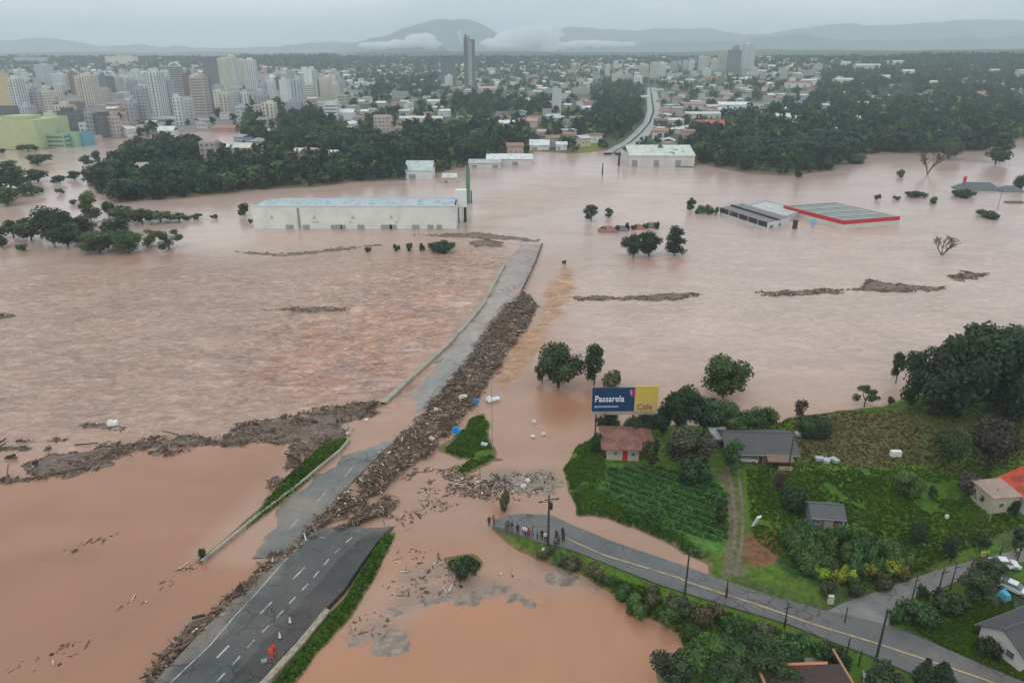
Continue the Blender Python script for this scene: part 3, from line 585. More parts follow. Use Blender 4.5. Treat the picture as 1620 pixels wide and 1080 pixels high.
def trunk_mesh(seed, n=5, spread=.34, th=.045):
    r = random.Random(seed); b = MB(); b.tube((0, 0, -.05), (.01, 0, .45), th, th * .6, 8, cap=False)
    for i in range(n):
        a = 6.283 * i / n + r.random(); q = spread * (.6 + .4 * r.random()); z = .3 + .15 * r.random()
        m_ = (math.cos(a) * q * .5, math.sin(a) * q * .5, z + .22); b.tube((0, 0, z), m_, th * .55, th * .35, 6, cap=False)
        b.tube(m_, (math.cos(a) * q, math.sin(a) * q, z + .42), th * .35, th * .12, 5, cap=False)
    return b.mesh('trunk', [M['bark']])
TR = [trunk_mesh(i) for i in range(3)]
def bare_mesh(seed):
    r = random.Random(seed); b = MB()
    def go(p, d, l, th, k):
        q = tuple(p[i] + d[i] * l for i in range(3)); b.tube(p, q, th, th * .7, 5, cap=False)
        if k == 0: return
        for i in range(3 if k > 1 else 4):
            a = r.random() * 6.283; sp = .55 + .3 * r.random(); v = Vector(d) + Vector((math.cos(a), math.sin(a), .1)) * sp; v.normalize(); v.z = max(v.z, .05); go(q, v, l * (.62 + .2 * r.random()), th * .66, k - 1)
    for i in range(4):
        a = 1.57 * i + r.random(); v = Vector((math.cos(a) * .6, math.sin(a) * .6, .75)).normalized(); go((0, 0, 0), v, .3, .024, 4)
    return b.mesh('branches', [M['bark']])
BARE = bare_mesh(3)
def palm_mesh():
    V = MB(); r = random.Random(2)
    for i in range(16):
        a = 6.283 * i / 16 + r.random() * .3; el = .25 + r.random() * .75; prev = None
        for k in range(7):
            t = k / 6; rr = t * .5; z = .62 + el * .5 * t - .75 * t * t * (1.1 - el * .3); w = .055 * math.sin(min(1, t * 1.15 + .12) * math.pi) + .006
            c = Vector((math.cos(a) * rr, math.sin(a) * rr, z)); s_ = Vector((-math.sin(a), math.cos(a), 0)) * w
            if prev: V.quad(prev[0], prev[1], c + s_ - Vector((0, 0, w * .6)), c); V.quad(prev[1 + 1], prev[0], c, c - s_ - Vector((0, 0, w * .6)))
            prev = (c, c + s_ - Vector((0, 0, w * .6)), c - s_ - Vector((0, 0, w * .6)))
    me = V.mesh('fronds', [M['leaf']]); a = me.color_attributes.new('Col', 'FLOAT_COLOR', 'POINT'); a.data.foreach_set('color', [1.0] * 4 * len(me.vertices)); return me
PALM = palm_mesh()
TONE = {'dark': (.038, .068, .026), 'deep': (.027, .049, .021), 'mid': (.056, .105, .028), 'fresh': (.062, .125, .03), 'yellow': (.2, .26, .03), 'olive': (.085, .09, .04), 'brown': (.075, .055, .045), 'blue': (.03, .058, .04), 'grey': (.13, .115, .09)}
rtree = random.Random(5)
def tree(px, py, w, h, kind, tone, label, cat='tree', group=None, name=None, flooded=False, lift=None, xyz=None, split=True):
    """w, h in photo pixels at the point where it stands (px, py)"""
    if xyz is None: x, y, z = g1(px, py)
    else: x, y, z = xyz
    s = mpp(x, y, z)
    W_, H_ = w / s, max(.6, z_at(x, y - w / s * .15, py - h) - z)
    t = TONE[tone] if isinstance(tone, str) else tone; j = 1 + (rtree.random() - .5) * .25; t = (t[0] * j * (.85 + .4 * rtree.random()), t[1] * j, t[2] * j * (.85 + .3 * rtree.random()))
    bush = kind in ('bush', 'midbush'); nm = name or ('bush' if bush else 'palm_tree' if kind == 'palm' else 'flooded_tree' if flooded else 'tree')
    k = 'midflat' if kind == 'midbush' else kind
    o = empty(nm, (x, y, z), rtree.random() * 6.28, label, cat if not bush else 'bush', group)
    if kind == 'bare':
        link('branches', BARE, o, (0, 0, -.2), (W_ / 1.5, W_ / 1.5, H_ / .95)); return o
    if kind == 'palm':
        MB().tube((0, 0, -.5), (0, 0, H_ * .72), .22, .13, 8).build('trunk', M['bark'], o); link('fronds', PALM, o, (0, 0, H_ * .3), (W_, W_, H_ * .7), color=t); return o
    lo = lift if lift is not None else (-.1 if bush else (.06 if flooded else .2))
    link('foliage' if bush else 'crown', rtree.choice(CR[k]), o, (0, 0, lo * H_), (W_, W_, H_ * (1 - lo)), rtree.random() * 6.28, t)
    if split and not bush: link('trunk', rtree.choice(TR), o, (0, 0, -.6), (W_ * .8, W_ * .8, H_ * .95 + .6), rtree.random() * 6)
    return o
T = tree
fl = 'trees standing in the flood'
T(883, 612, 74, 66, 'broad', 'dark', 'large dark dense tree standing in water beyond the billboard', group=fl, flooded=True)
T(858, 606, 26, 34, 'ragged', 'dark', 'thin ragged sapling against the big flooded tree beyond the billboard', group=fl, flooded=True)
T(940, 608, 44, 60, 'ragged', 'dark', 'airy dark tree in water just behind the blue billboard', group=fl, flooded=True)
T(970, 617, 36, 28, 'bush', 'olive', 'small olive treetop poking up behind the billboard', group=fl, name='flooded_bush')
T(1144, 627, 66, 64, 'broad', 'mid', 'round green tree standing alone in reddish water past the grey house', group=fl, flooded=True)
T(1182, 590, 12, 16, 'ragged', 'dark', 'tiny sapling beside the lone round flooded tree', group=fl, flooded=True)
T(1002, 407, 36, 37, 'broad', 'deep', 'dark flooded tree with a flat spreading top, west half of the mid-river pair', group=fl, flooded=True)
T(1026, 405, 38, 38, 'broad', 'deep', 'dark flooded tree touching its twin in mid-river', group=fl, flooded=True)
T(1067, 404, 34, 46, 'tall', 'deep', 'upright dark flooded tree apart from the mid-river pair', group=fl, flooded=True)
T(935, 350, 30, 25, 'ragged', 'dark', 'small dark leaning tree in the river right of the road end', group=fl, flooded=True)
T(963, 344, 13, 15, 'tall', 'dark', 'tiny conical flooded tree near the submerged red roofs', group=fl, flooded=True)
T(1467, 276, 48, 46, 'bare', 'grey', 'leafless grey branching tree in the upper river', group=fl, flooded=True)
T(1490, 403, 56, 36, 'bare', 'grey', 'wide pale leafless tree standing alone in the right river', group=fl, flooded=True)
T(1500, 252, 36, 36, 'round', 'dark', 'round dark tree at the far waterline beside the leafless tree', group=fl, flooded=True)
T(1575, 258, 42, 50, 'tall', 'dark', 'tall dark flooded tree below the right woods', group=fl, flooded=True)
T(1262, 284, 12, 40, 'tall', 'deep', 'narrow dark tree at the tip of the right woods', group=fl, flooded=True)
T(1093, 334, 14, 22, 'tall', 'dark', 'narrow tree at the end of the flooded hedge by the black roof', group=fl, flooded=True)
for px, w, h in ((1106, 16, 14), (1118, 18, 15), (1131, 14, 12)): T(px, 339, w, h, 'midbush', 'mid', 'green flooded hedge bush leading to the black roofed building', group=fl, name='flooded_bush')
for px, py, w, h, lb in ((1425, 280, 14, 12, 'small floating bush below the leafless river tree'), (1388, 316, 11, 9, 'tiny bush top in the river above the red banded roof'), (1418, 316, 13, 6, 'flat tiny bush top right of the red banded roof'), (1448, 312, 30, 10, 'low brown-green bush raft right of the red banded roof'), (1475, 322, 13, 11, 'round dark bush top in the right river'), (1525, 312, 32, 13, 'dark oval bush in front of the grey submerged roof'), (1563, 344, 40, 11, 'flat dark bush around the flooded pole'), (1612, 300, 16, 26, 'dark bush beside the far submerged roof'), (1355, 258, 40, 14, 'low green bush mound at the foot of the right woods'),
    (627, 397, 12, 11, 'small dark bush first in the line before the warehouse'), (648, 397, 15, 13, 'round bush second in the line before the warehouse'), (668, 397, 10, 13, 'narrow bush third in the line before the warehouse'), (700, 397, 40, 16, 'wide green bush at the end of the line before the warehouse'), (583, 398, 11, 7, 'tiny black bush west of the bush line'), (893, 418, 7, 7, 'tiny dark clump by the orange swirl'),
    (800, 806, 20, 27, 'small bright bush in reddish water by the road end'), (738, 913, 38, 32, 'round dark green bush on the small grassy islet'), (722, 900, 20, 12, 'low olive bush on the small grassy islet'), (322, 883, 14, 15, 'small upright shrub at the tip of the grass strip')):
    T(px, py, w, h, 'bush' if w > 15 else 'midbush', 'olive' if 'olive' in lb or 'bright' in lb else 'dark', lb, group=fl, name='flooded_bush')
lf = 'flooded trees left of the warehouse'
for px, py, w, h, k in ((22, 376, 40, 26, 'midflat'), (50, 380, 44, 34, 'mid'), (85, 384, 64, 56, 'broad'), (108, 390, 50, 36, 'broad'), (130, 380, 46, 36, 'broad'), (158, 398, 56, 34, 'broad'), (186, 380, 46, 36, 'mid'), (205, 398, 52, 34, 'broad'), (232, 388, 44, 22, 'ragged'), (268, 394, 46, 30, 'ragged'), (145, 350, 30, 48, 'tall'), (172, 340, 20, 22, 'mid'), (195, 354, 56, 27, 'midflat'), (225, 352, 50, 22, 'midflat'), (254, 351, 46, 17, 'midflat'), (284, 350, 40, 12, 'midflat'), (310, 347, 18, 9, 'midflat'), (341, 346, 13, 7, 'midflat'), (3, 392, 22, 22, 'mid'), (38, 398, 14, 12, 'mid'), (28, 396, 8, 9, 'mid'),
    (-10, 322, 50, 50, 'mid'), (12, 325, 40, 30, 'mid'), (18, 300, 46, 40, 'mid'), (50, 308, 46, 18, 'midflat'), (60, 288, 34, 20, 'mid'), (96, 307, 15, 9, 'midflat'), (117, 324, 17, 8, 'midflat'), (95, 291, 22, 14, 'mid'), (118, 284, 20, 14, 'mid'), (140, 262, 22, 17, 'mid'), (155, 257, 18, 19, 'mid'), (182, 250, 14, 12, 'mid'), (60, 262, 40, 18, 'midflat'), (20, 270, 40, 16, 'mid'), (45, 240, 36, 12, 'midflat'), (5, 243, 14, 8, 'midflat'),
    (388, 342, 20, 22, 'mid'), (397, 354, 9, 8, 'midflat')):
    T(px, py, w, h, k, rtree.choice(['dark', 'dark', 'deep', 'mid']), {'broad': 'broad dark', 'mid': 'small dark', 'midflat': 'low flat', 'ragged': 'gappy', 'tall': 'tall narrow'}[k] + ' flooded tree ' + ('in the large clump left of the warehouse' if py > 355 and px < 300 else 'in the thin line above the large left clump' if 330 < py and px < 360 else 'at the corner of the white warehouse' if px > 360 else 'in the drowned grove at the far left edge'), group=lf, flooded=True)
# patch of grass left by the debris: low leafy growth
nr = 'trees and bushes round the houses'
for px, py, w, h, k, t_, lb in (
    (1440, 640, 66, 84, 'ragged', 'dark', 'ragged dark tree at the river end of the right grove'), (1478, 655, 84, 104, 'broad', 'deep', 'dark broad tree second from the river in the right grove'), (1520, 660, 90, 134, 'broad', 'deep', 'tall dark tree in the middle of the right grove'), (1562, 640, 84, 118, 'broad', 'dark', 'tall dark tree behind the middle of the right grove'), (1600, 668, 90, 144, 'broad', 'deep', 'tallest dark tree at the frame edge of the right grove'), (1640, 640, 90, 130, 'broad', 'dark', 'dark tree partly outside the frame in the right grove'), (1470, 600, 60, 46, 'ragged', 'dark', 'rear dark tree of the right grove above the river'), (1417, 606, 30, 46, 'ragged', 'dark', 'thin straggling tree leaning over the river at the right grove'), (1545, 590, 70, 76, 'broad', 'dark', 'rear tall tree of the right grove'), (1600, 575, 70, 60, 'broad', 'dark', 'rearmost crown of the right grove'),
    (1367, 643, 36, 30, 'ragged', 'dark', 'small spreading tree on the river bank of the meadow'), (1406, 642, 14, 15, 'mid', 'dark', 'tiny dark bush on the river bank of the meadow'), (1265, 664, 20, 32, 'mid', 'brown', 'small brownish tree by the water next to the square hedge'),
    (1495, 742, 50, 68, 'round', 'dark', 'dark round tree beside the brown round tree in the meadow'), (1561, 744, 74, 78, 'round', (.04, .036, .024), 'big brownish round tree in the upper meadow'),
    (1048, 690, 44, 40, 'broad', 'deep', 'dark tree just right of the billboard posts'), (1078, 690, 62, 74, 'broad', 'deep', 'tall dark tree behind the red roofed house'), (1112, 690, 54, 56, 'broad', 'dark', 'dark tree between the billboard and the grey house'), (1150, 690, 56, 50, 'broad', 'mid', 'green tree behind the pale shed roof'), (1183, 686, 44, 38, 'broad', 'mid', 'green tree behind the grey roofed house'), (1214, 680, 28, 34, 'tall', 'mid', 'narrow green tree at the corner of the grey house'),
    (1086, 746, 72, 66, 'broad', (.05, .06, .03), 'olive-brown leafy tree between the two houses'), (1100, 764, 56, 44, 'bush', 'dark', 'dark bush in front of the olive-brown tree'), (1156, 748, 32, 50, 'tall', 'mid', 'slim green tree in front of the grey house'), (942, 716, 20, 30, 'midbush', 'dark', 'small bush by the left wall of the red roofed house'), (962, 690, 36, 36, 'broad', 'deep', 'dark tree under the blue half of the billboard'), (1008, 692, 48, 34, 'broad', 'deep', 'dark tree under the yellow half of the billboard'), (1032, 740, 30, 44, 'mid', 'dark', 'small tree at the right side of the red roofed house'),
    (1250, 803, 44, 30, 'bush', 'deep', 'dark low bush above the small grey shed'), (1232, 780, 22, 34, 'tall', 'brown', 'thin brownish shrub by the meadow fence post'), (1435, 788, 44, 36, 'broad', 'mid', 'small round tree in the right meadow'), (1472, 792, 12, 24, 'midtall', 'dark', 'thin dark sapling right of the small meadow tree'), (1447, 868, 28, 42, 'round', 'deep', 'small dark lollipop tree above the branch road'), (1503, 892, 28, 40, 'mid', 'deep', 'dark palm-like tree beside the branch road poles'), (1550, 872, 28, 30, 'mid', 'dark', 'small tree left of the white car'), (1528, 780, 44, 30, 'bush', 'brown', 'dark purple-brown bush by the cream walled house'), (1572, 800, 46, 24, 'bush', 'dark', 'dark hedge in front of the cream walled house'), (1600, 812, 20, 20, 'midbush', 'deep', 'dark shrub below the white wall at the frame edge'),
    (1137, 840, 18, 44, 'midtall', 'dark', 'slim dark sapling at the edge of the crop field'), (1605, 875, 26, 40, 'mid', 'deep', 'dark tree beside the road at the right frame edge'),
    (1535, 948, 50, 40, 'broad', 'dark', 'dark tree above the lower grey roof'), (1560, 925, 40, 36, 'broad', 'dark', 'dark leafy tree by the blue tarp'), (1500, 965, 50, 24, 'bush', 'dark', 'dark hedge at the branch road corner'), (1450, 985, 60, 22, 'bush', 'dark', 'long dark hedge below the branch road'), (1558, 1042, 34, 34, 'bush', 'deep', 'dark bush against the white gable house'), (1420, 985, 28, 22, 'bush', 'mid', 'green bush beside the pole at the junction'), (1458, 948, 20, 22, 'midbush', 'dark', 'spiky dark plant on the branch road verge'),
    (1455, 1096, 32, 52, 'conifer', 'deep', 'pointed dark conifer at the bottom edge'), (1483, 1098, 40, 46, 'conifer', 'deep', 'second pointed conifer beside the road at the bottom edge'), (1400, 1090, 60, 30, 'bush', 'dark', 'dark bush right of the brown roof at the bottom'), (1320, 1052, 40, 30, 'bush', 'dark', 'dark hedge above the brown roof ridge'), (1205, 1068, 80, 52, 'broad', 'dark', 'wide bushy tree left of the brown roof'), (1255, 1048, 60, 36, 'bush', 'mid', 'green thicket between road and brown roof'), (1160, 1072, 70, 44, 'broad', 'mid', 'bushy green tree in the bottom thicket'), (1110, 1078, 70, 58, 'broad', 'fresh', 'bright leafy tree near the pool edge in the bottom thicket'), (1062, 1092, 66, 46, 'broad', 'deep', 'dark arching bush at the pool edge'), (1150, 1100, 80, 46, 'broad', 'dark', 'dark bush at the very bottom of the thicket'), (1230, 1100, 60, 40, 'broad', 'dark', 'dark bush hugging the brown roof at the bottom'), (1300, 1040, 40, 22, 'bush', 'mid', 'roadside bush above the gate'), (1245, 1030, 50, 18, 'bush', 'fresh', 'bright roadside bush left of the gate')):
    T(px, py, w, h, k, t_, lb, group=nr, lift=.0 if 'right grove' in lb and px > 1430 else None)
gr = 'verge bushes above the lower pool'
for i, (px, py, w, h, t_) in enumerate(((905, 897, 30, 14, 'olive'), (940, 912, 34, 16, 'olive'), (968, 925, 26, 14, 'mid'), (985, 945, 30, 14, 'mid'), (1005, 972, 44, 24, 'fresh'), (1030, 950, 40, 18, 'olive'), (1060, 990, 34, 24, 'fresh'), (1075, 968, 44, 20, 'olive'), (1092, 1008, 26, 18, 'mid'), (1120, 985, 50, 22, 'olive'), (1165, 1002, 50, 22, 'mid'), (1172, 1010, 26, 20, 'fresh'), (1205, 1012, 44, 18, 'olive'), (862, 880, 30, 12, 'olive'), (885, 889, 24, 12, 'mid'))):
    T(px, py, w, h, 'bush', t_, {'olive': 'olive scrub bush', 'mid': 'green low bush', 'fresh': 'bright green bush'}[t_] + ' on the verge above the lower pool', group=gr)
gr = 'garden thicket below the small grey shed'
r_ = random.Random(3)
for px, py in [(1250, 862), (1272, 858), (1294, 866), (1316, 860), (1340, 862), (1362, 868), (1262, 882), (1288, 886), (1312, 884), (1336, 888), (1360, 886), (1384, 880), (1406, 886), (1278, 902), (1302, 906), (1350, 908), (1378, 904), (1420, 900)]:
    T(px, py, 34 + r_.random() * 10, 24 + r_.random() * 10, 'bush', r_.choice(['mid', 'fresh', 'mid']), 'leafy green garden bush in the thicket below the small grey shed', group=gr)
for px, py, t_ in ((1298, 918, 'yellow'), (1322, 922, 'yellow'), (1344, 918, 'yellow'), (1372, 912, (.16, .17, .035)), (1396, 906, 'yellow'), (1418, 904, 'yellow'), (1428, 912, (.12, .13, .03)), (1312, 938, (.05, .07, .025)), (1350, 936, (.05, .07, .025)), (1395, 928, (.05, .07, .025))):
    T(px, py, 32, 18, 'bush', t_, ('yellow-green' if t_ == 'yellow' else 'dull olive') + ' garden bush along the lower edge of the thicket', group=gr)
# crop rows in the field by the red roofed house
CP = [(950, 745), (1030, 740), (1120, 755), (1150, 785), (1150, 860), (1090, 850), (1000, 820), (960, 790)]
def scatter(name, polys, n, size, hgt, cols, seed, ground=True, blades=3, rows=None, z0=None):
    r = np.random.RandomState(seed); X = []; Y = []
    for p in polys:
        pw = poly_w(p, 1.0); lo, hi = pw.min(0), pw.max(0); x = r.rand(n * 4) * (hi[0] - lo[0]) + lo[0]; y = r.rand(n * 4) * (hi[1] - lo[1]) + lo[1]
        if rows: q = (x * math.cos(rows[0]) + y * math.sin(rows[0])); y = y - (q - np.round(q / rows[1]) * rows[1]) * .5 * math.sin(rows[0]); x = x - (q - np.round(q / rows[1]) * rows[1]) * .5 * math.cos(rows[0])
        k = inside(pw, x, y) & (fbm(x / 6, y / 6, seed) > .28); X.append(x[k][:n]); Y.append(y[k][:n])
    X = np.concatenate(X); Y = np.concatenate(Y); Z = np.maximum(Hq(X, Y), 0) if z0 is None else np.full(len(X), z0)
    k = (Hq(X, Y) > .15) if ground else np.ones(len(X), bool); X, Y, Z = X[k], Y[k], Z[k]; m_ = len(X)
    V = []; CC = []; ci = np.array(cols)[r.randint(0, len(cols), m_)] * (.7 + .6 * r.rand(m_, 1))
    for b_ in range(blades):
        a = r.rand(m_) * 3.1416; s = size * (.6 + .8 * r.rand(m_)); h = hgt * (.6 + .8 * r.rand(m_)); dx = np.cos(a) * s; dy = np.sin(a) * s; lx = (r.rand(m_) - .5) * h; ly = (r.rand(m_) - .5) * h
        V.append(np.stack([np.stack([X - dx, Y - dy, Z - .05], 1), np.stack([X + dx, Y + dy, Z - .05], 1), np.stack([X + dx * .7 + lx, Y + dy * .7 + ly, Z + h], 1), np.stack([X - dx * .7 + lx, Y - dy * .7 + ly, Z + h * .8], 1)], 1).reshape(-1, 3)); CC.append(ci.repeat(4, 0))
    V = np.concatenate(V); CC = np.concatenate(CC)
    me = mesh_np(name, V, np.arange(len(V)).reshape(-1, 4), [M['leaffar']], CC); return link(name, me)
g_ = [(.065, .128, .014), (.078, .145, .016), (.058, .11, .014), (.1, .13, .02)]
tag(scatter('meadow_grass', [[(1180, 745), (1560, 745), (1620, 830), (1400, 930), (1250, 900), (1190, 850)], [(1400, 970), (1600, 945), (1620, 1080), (1500, 1030)]], 9000, .26, .2, g_, 1), kind='stuff', label='short meadow grass around the houses', cat='grass')
tag(scatter('dry_grass', [[(1180, 660), (1620, 640), (1620, 745), (1190, 745)]], 3600, .26, .2, [(.12, .1, .045), (.1, .105, .03), (.075, .12, .02), (.14, .105, .06)], 4), kind='stuff', label='brownish dry grass on the upper meadow', cat='grass')
tag(scatter('field_crop', [CP], 5600, .36, .38, [(.075, .18, .045), (.11, .23, .06), (.085, .19, .06), (.05, .12, .03)], 2, rows=(.95, 1.9)), kind='stuff', label='rough leafy green crop growing in uneven slanting rows beside the red roofed house', cat='crop')
tag(scatter('bank_grass', [[(890, 745), (905, 705), (940, 690), (958, 740), (935, 800), (905, 800)], [(905, 760), (960, 790), (1090, 855), (1125, 890), (1000, 840), (915, 812)], [(820, 866), (900, 893), (1080, 950), (1240, 1000), (1230, 1050), (1080, 1010), (960, 935), (850, 888)], VERGE_L, VERGE_R, PATCH, TUFT], 2600, .26, .32, [(.08, .18, .02), (.065, .14, .02), (.1, .15, .025)], 3), kind='stuff', label='rough bright grass along the banks and road verges', cat='grass')
# ------------------------------------------------------------------ debris
LOGC = np.array([(.17, .11, .075), (.1, .065, .045), (.24, .165, .115), (.12, .085, .06), (.3, .22, .17), (.05, .035, .028), (.17, .11, .08), (.1, .075, .06)])
def sticks(name, polys, n, seed, dens=None, l=(1.0, 4.5), th=(.06, .22), z=(0, .8), ang=None, label=None, bright=.02, zf=None):
    r = np.random.RandomState(seed); X = []; Y = []
    for p, w in polys:
        pw = poly_w(p, .3); lo, hi = pw.min(0), pw.max(0); m_ = int(n * w); x = r.rand(m_ * 8) * (hi[0] - lo[0]) + lo[0]; y = r.rand(m_ * 8) * (hi[1] - lo[1]) + lo[1]
        k = inside(pw, x + (fbm(x / 3, y / 3, seed + 2) - .5) * 3, y + (fbm(x / 3, y / 3, seed + 3) - .5) * 5)
        if dens: k &= (fbm(x / dens[0], y / dens[1], seed + 4) > dens[2])
        X.append(x[k][:m_]); Y.append(y[k][:m_])
    X = np.concatenate(X); Y = np.concatenate(Y); m_ = len(X)
    L_ = l[0] + (l[1] - l[0]) * r.rand(m_) ** 2.2; T_ = th[0] + (th[1] - th[0]) * r.rand(m_) ** 2; chunk = r.rand(m_) < .3; L_[chunk] *= .3; T_[chunk] *= 2.2
    a = r.rand(m_) * 3.1416 if ang is None else ang + r.normal(size=m_) * .8; tz = (r.rand(m_) - .5) * .35
    if zf is not None: Z = zf(X, Y) + r.rand(m_) * z[1] * fbm(X / 4, Y / 4, seed + 7)
    else: Z = z[0] + (z[1] - z[0]) * r.rand(m_) * fbm(X / 4, Y / 4, seed + 7)
    u = np.stack([np.cos(a), np.sin(a), tz], 1); v = np.stack([-np.sin(a), np.cos(a), 0 * a], 1); w_ = np.cross(u, v); c = np.stack([X, Y, Z], 1)
    sg = np.array([[-1, -1, -1], [1, -1, -1], [1, 1, -1], [-1, 1, -1], [-1, -1, 1], [1, -1, 1], [1, 1, 1], [-1, 1, 1]], float)
    V = c[:, None] + u[:, None] * (sg[None, :, :1] * L_[:, None, None] / 2) + v[:, None] * (sg[None, :, 1:2] * T_[:, None, None]) + w_[:, None] * (sg[None, :, 2:] * T_[:, None, None] * .6)
    F = (BOXF[None] + np.arange(m_)[:, None, None] * 8).reshape(-1, 4); col = LOGC[r.randint(0, len(LOGC), m_)] * (.7 + .5 * r.rand(m_, 1)); br = r.rand(m_) < bright; col[br] = [.6, .58, .55]
    o = link(name, mesh_np(name, V.reshape(-1, 3), F, [M['junk']], col.repeat(8, 0))); return tag(o, label, 'debris', kind='stuff')
def mound(name, poly, top, seed, colr, step=.7, holes=None, label=None, base=-.25, slope=.35):
    pw = poly_w(poly, .3); lo, hi = pw.min(0) - 3, pw.max(0) + 3; nx = int((hi[0] - lo[0]) / step) + 2; ny = int((hi[1] - lo[1]) / step) + 2
    X, Y = np.meshgrid(np.linspace(lo[0], hi[0], nx), np.linspace(lo[1], hi[1], ny)); x, y = X.ravel(), Y.ravel(); n = fbm(x / 3, y / 3, seed); n2 = fbm(x / 1.2, y / 1.2, seed + 1, 3)
    d = sdf(pw, x, y) + (n - .5) * 7; z = np.clip(base + d * slope, base - .5, top) * 1.0
    z = z + np.where(d > 0, (n2 - .45) * .9 * top, 0)
    if holes: z = z - np.clip(holes[2] - fbm(x / holes[0], y / holes[1], seed + 5), 0, 1) * 8 * top
    F = grid_faces(ny, nx); keep = (z[F].max(1) > -.2); F = F[keep]
    c = np.array(colr)[None] * (.6 + .9 * fbm(x / 1.1, y / 1.1, seed + 6, 3)[:, None]); used = np.unique(F); mp_ = np.full(len(x), -1); mp_[used] = np.arange(len(used))
    return tag(link(name, mesh_np(name, np.stack([x, y, z], 1)[used], mp_[F], [M['junk']], c[used])), label, 'debris', kind='stuff')
DR = [(826, 462), (836, 470), (848, 482), (840, 508), (822, 530), (800, 560), (781, 590), (763, 618), (748, 640), (726, 664), (704, 692), (688, 712), (642, 744), (606, 774), (580, 796), (548, 814), (516, 836), (480, 862), (470, 855), (520, 806), (565, 760), (616, 708), (655, 670), (684, 640), (714, 602), (761, 549), (783, 516), (812, 482)]
mound('driftwood', DR, .6, 301, (.19, .125, .085), label='brown heap of driftwood and rubbish along the east edge of the highway')
sticks('driftwood', [(DR, 1.0), ([(800, 480), (842, 486), (812, 540), (770, 595), (720, 640), (700, 620)], .2)], 15000, 302, dens=(3.5, 3.5, .34), l=(.2, 2.6), th=(.025, .1), z=(.45, 1.5), label='loose logs and planks piled on the heap east of the highway', bright=.035)
DM = [(585, 802), (612, 784), (626, 798), (606, 814), (572, 820), (535, 832), (500, 852), (455, 885), (412, 924), (360, 965), (308, 1015), (275, 1050), (245, 1084), (238, 1070), (290, 1010), (350, 960), (390, 925), (420, 890), (445, 870), (480, 862), (540, 830)]
mound('driftwood', DM, .75, 311, (.14, .09, .065), label='ragged brown debris in the gap between the two carriageways', slope=.5, base=-.15)
sticks('driftwood', [(DM, 1.0)], 4200, 312, l=(.3, 2.8), th=(.04, .13), z=(.45, 1.6), label='branches caught between the two carriageways')
DL = [(-300, 715), (-60, 700), (0, 695), (110, 695), (200, 706), (240, 690), (300, 688), (345, 690), (385, 668), (430, 662), (500, 645), (560, 635), (609, 633), (580, 662), (545, 688), (520, 706), (490, 718), (455, 755), (435, 770), (420, 790), (425, 760), (445, 735), (462, 700), (400, 700), (365, 712), (300, 706), (270, 716), (215, 712), (160, 740), (110, 752), (40, 760), (-60, 768), (-300, 790)]
mound('driftwood', DL, .32, 321, (.16, .12, .1), step=.9, holes=(11, 5, .52), label='long floating raft of brown debris reaching the left side of the highway')
sticks('driftwood', [(DL, 1.0)], 9500, 322, l=(.2, 2.3), th=(.03, .1), z=(.05, .75), dens=(11, 5, .42), label='sticks and reeds tangled in the long left raft', bright=.012)
DP = [(650, 745), (700, 715), (760, 735), (820, 750), (770, 790), (740, 790), (690, 770), (640, 800), (600, 830), (610, 800)]
sticks('driftwood', [(DP, 1.0), ([(640, 860), (760, 880), (820, 900), (700, 930), (600, 1000), (545, 1010), (560, 960), (620, 900)], .22), ([(690, 720), (790, 735), (900, 760), (880, 790), (700, 800), (640, 840), (600, 790)], .6), ([(0, 1040), (60, 1060), (330, 900), (310, 890), (150, 970)], .12), ([(280, 1005), (340, 985), (300, 1030)], .1)], 620, 332, l=(.25, 1.9), th=(.03, .1), z=(.0, .3), dens=(5, 5, .5), label='scattered sticks drifting in the shallows beside the broken road', bright=.07)
sticks('driftwood', [([(770, 752), (868, 745), (888, 768), (855, 780), (790, 780)], 1.0)], 240, 342, l=(.2, 1.1), th=(.03, .11), z=(0, .2), label='pale rubbish washed onto the gravel patch by the road end', bright=.17)
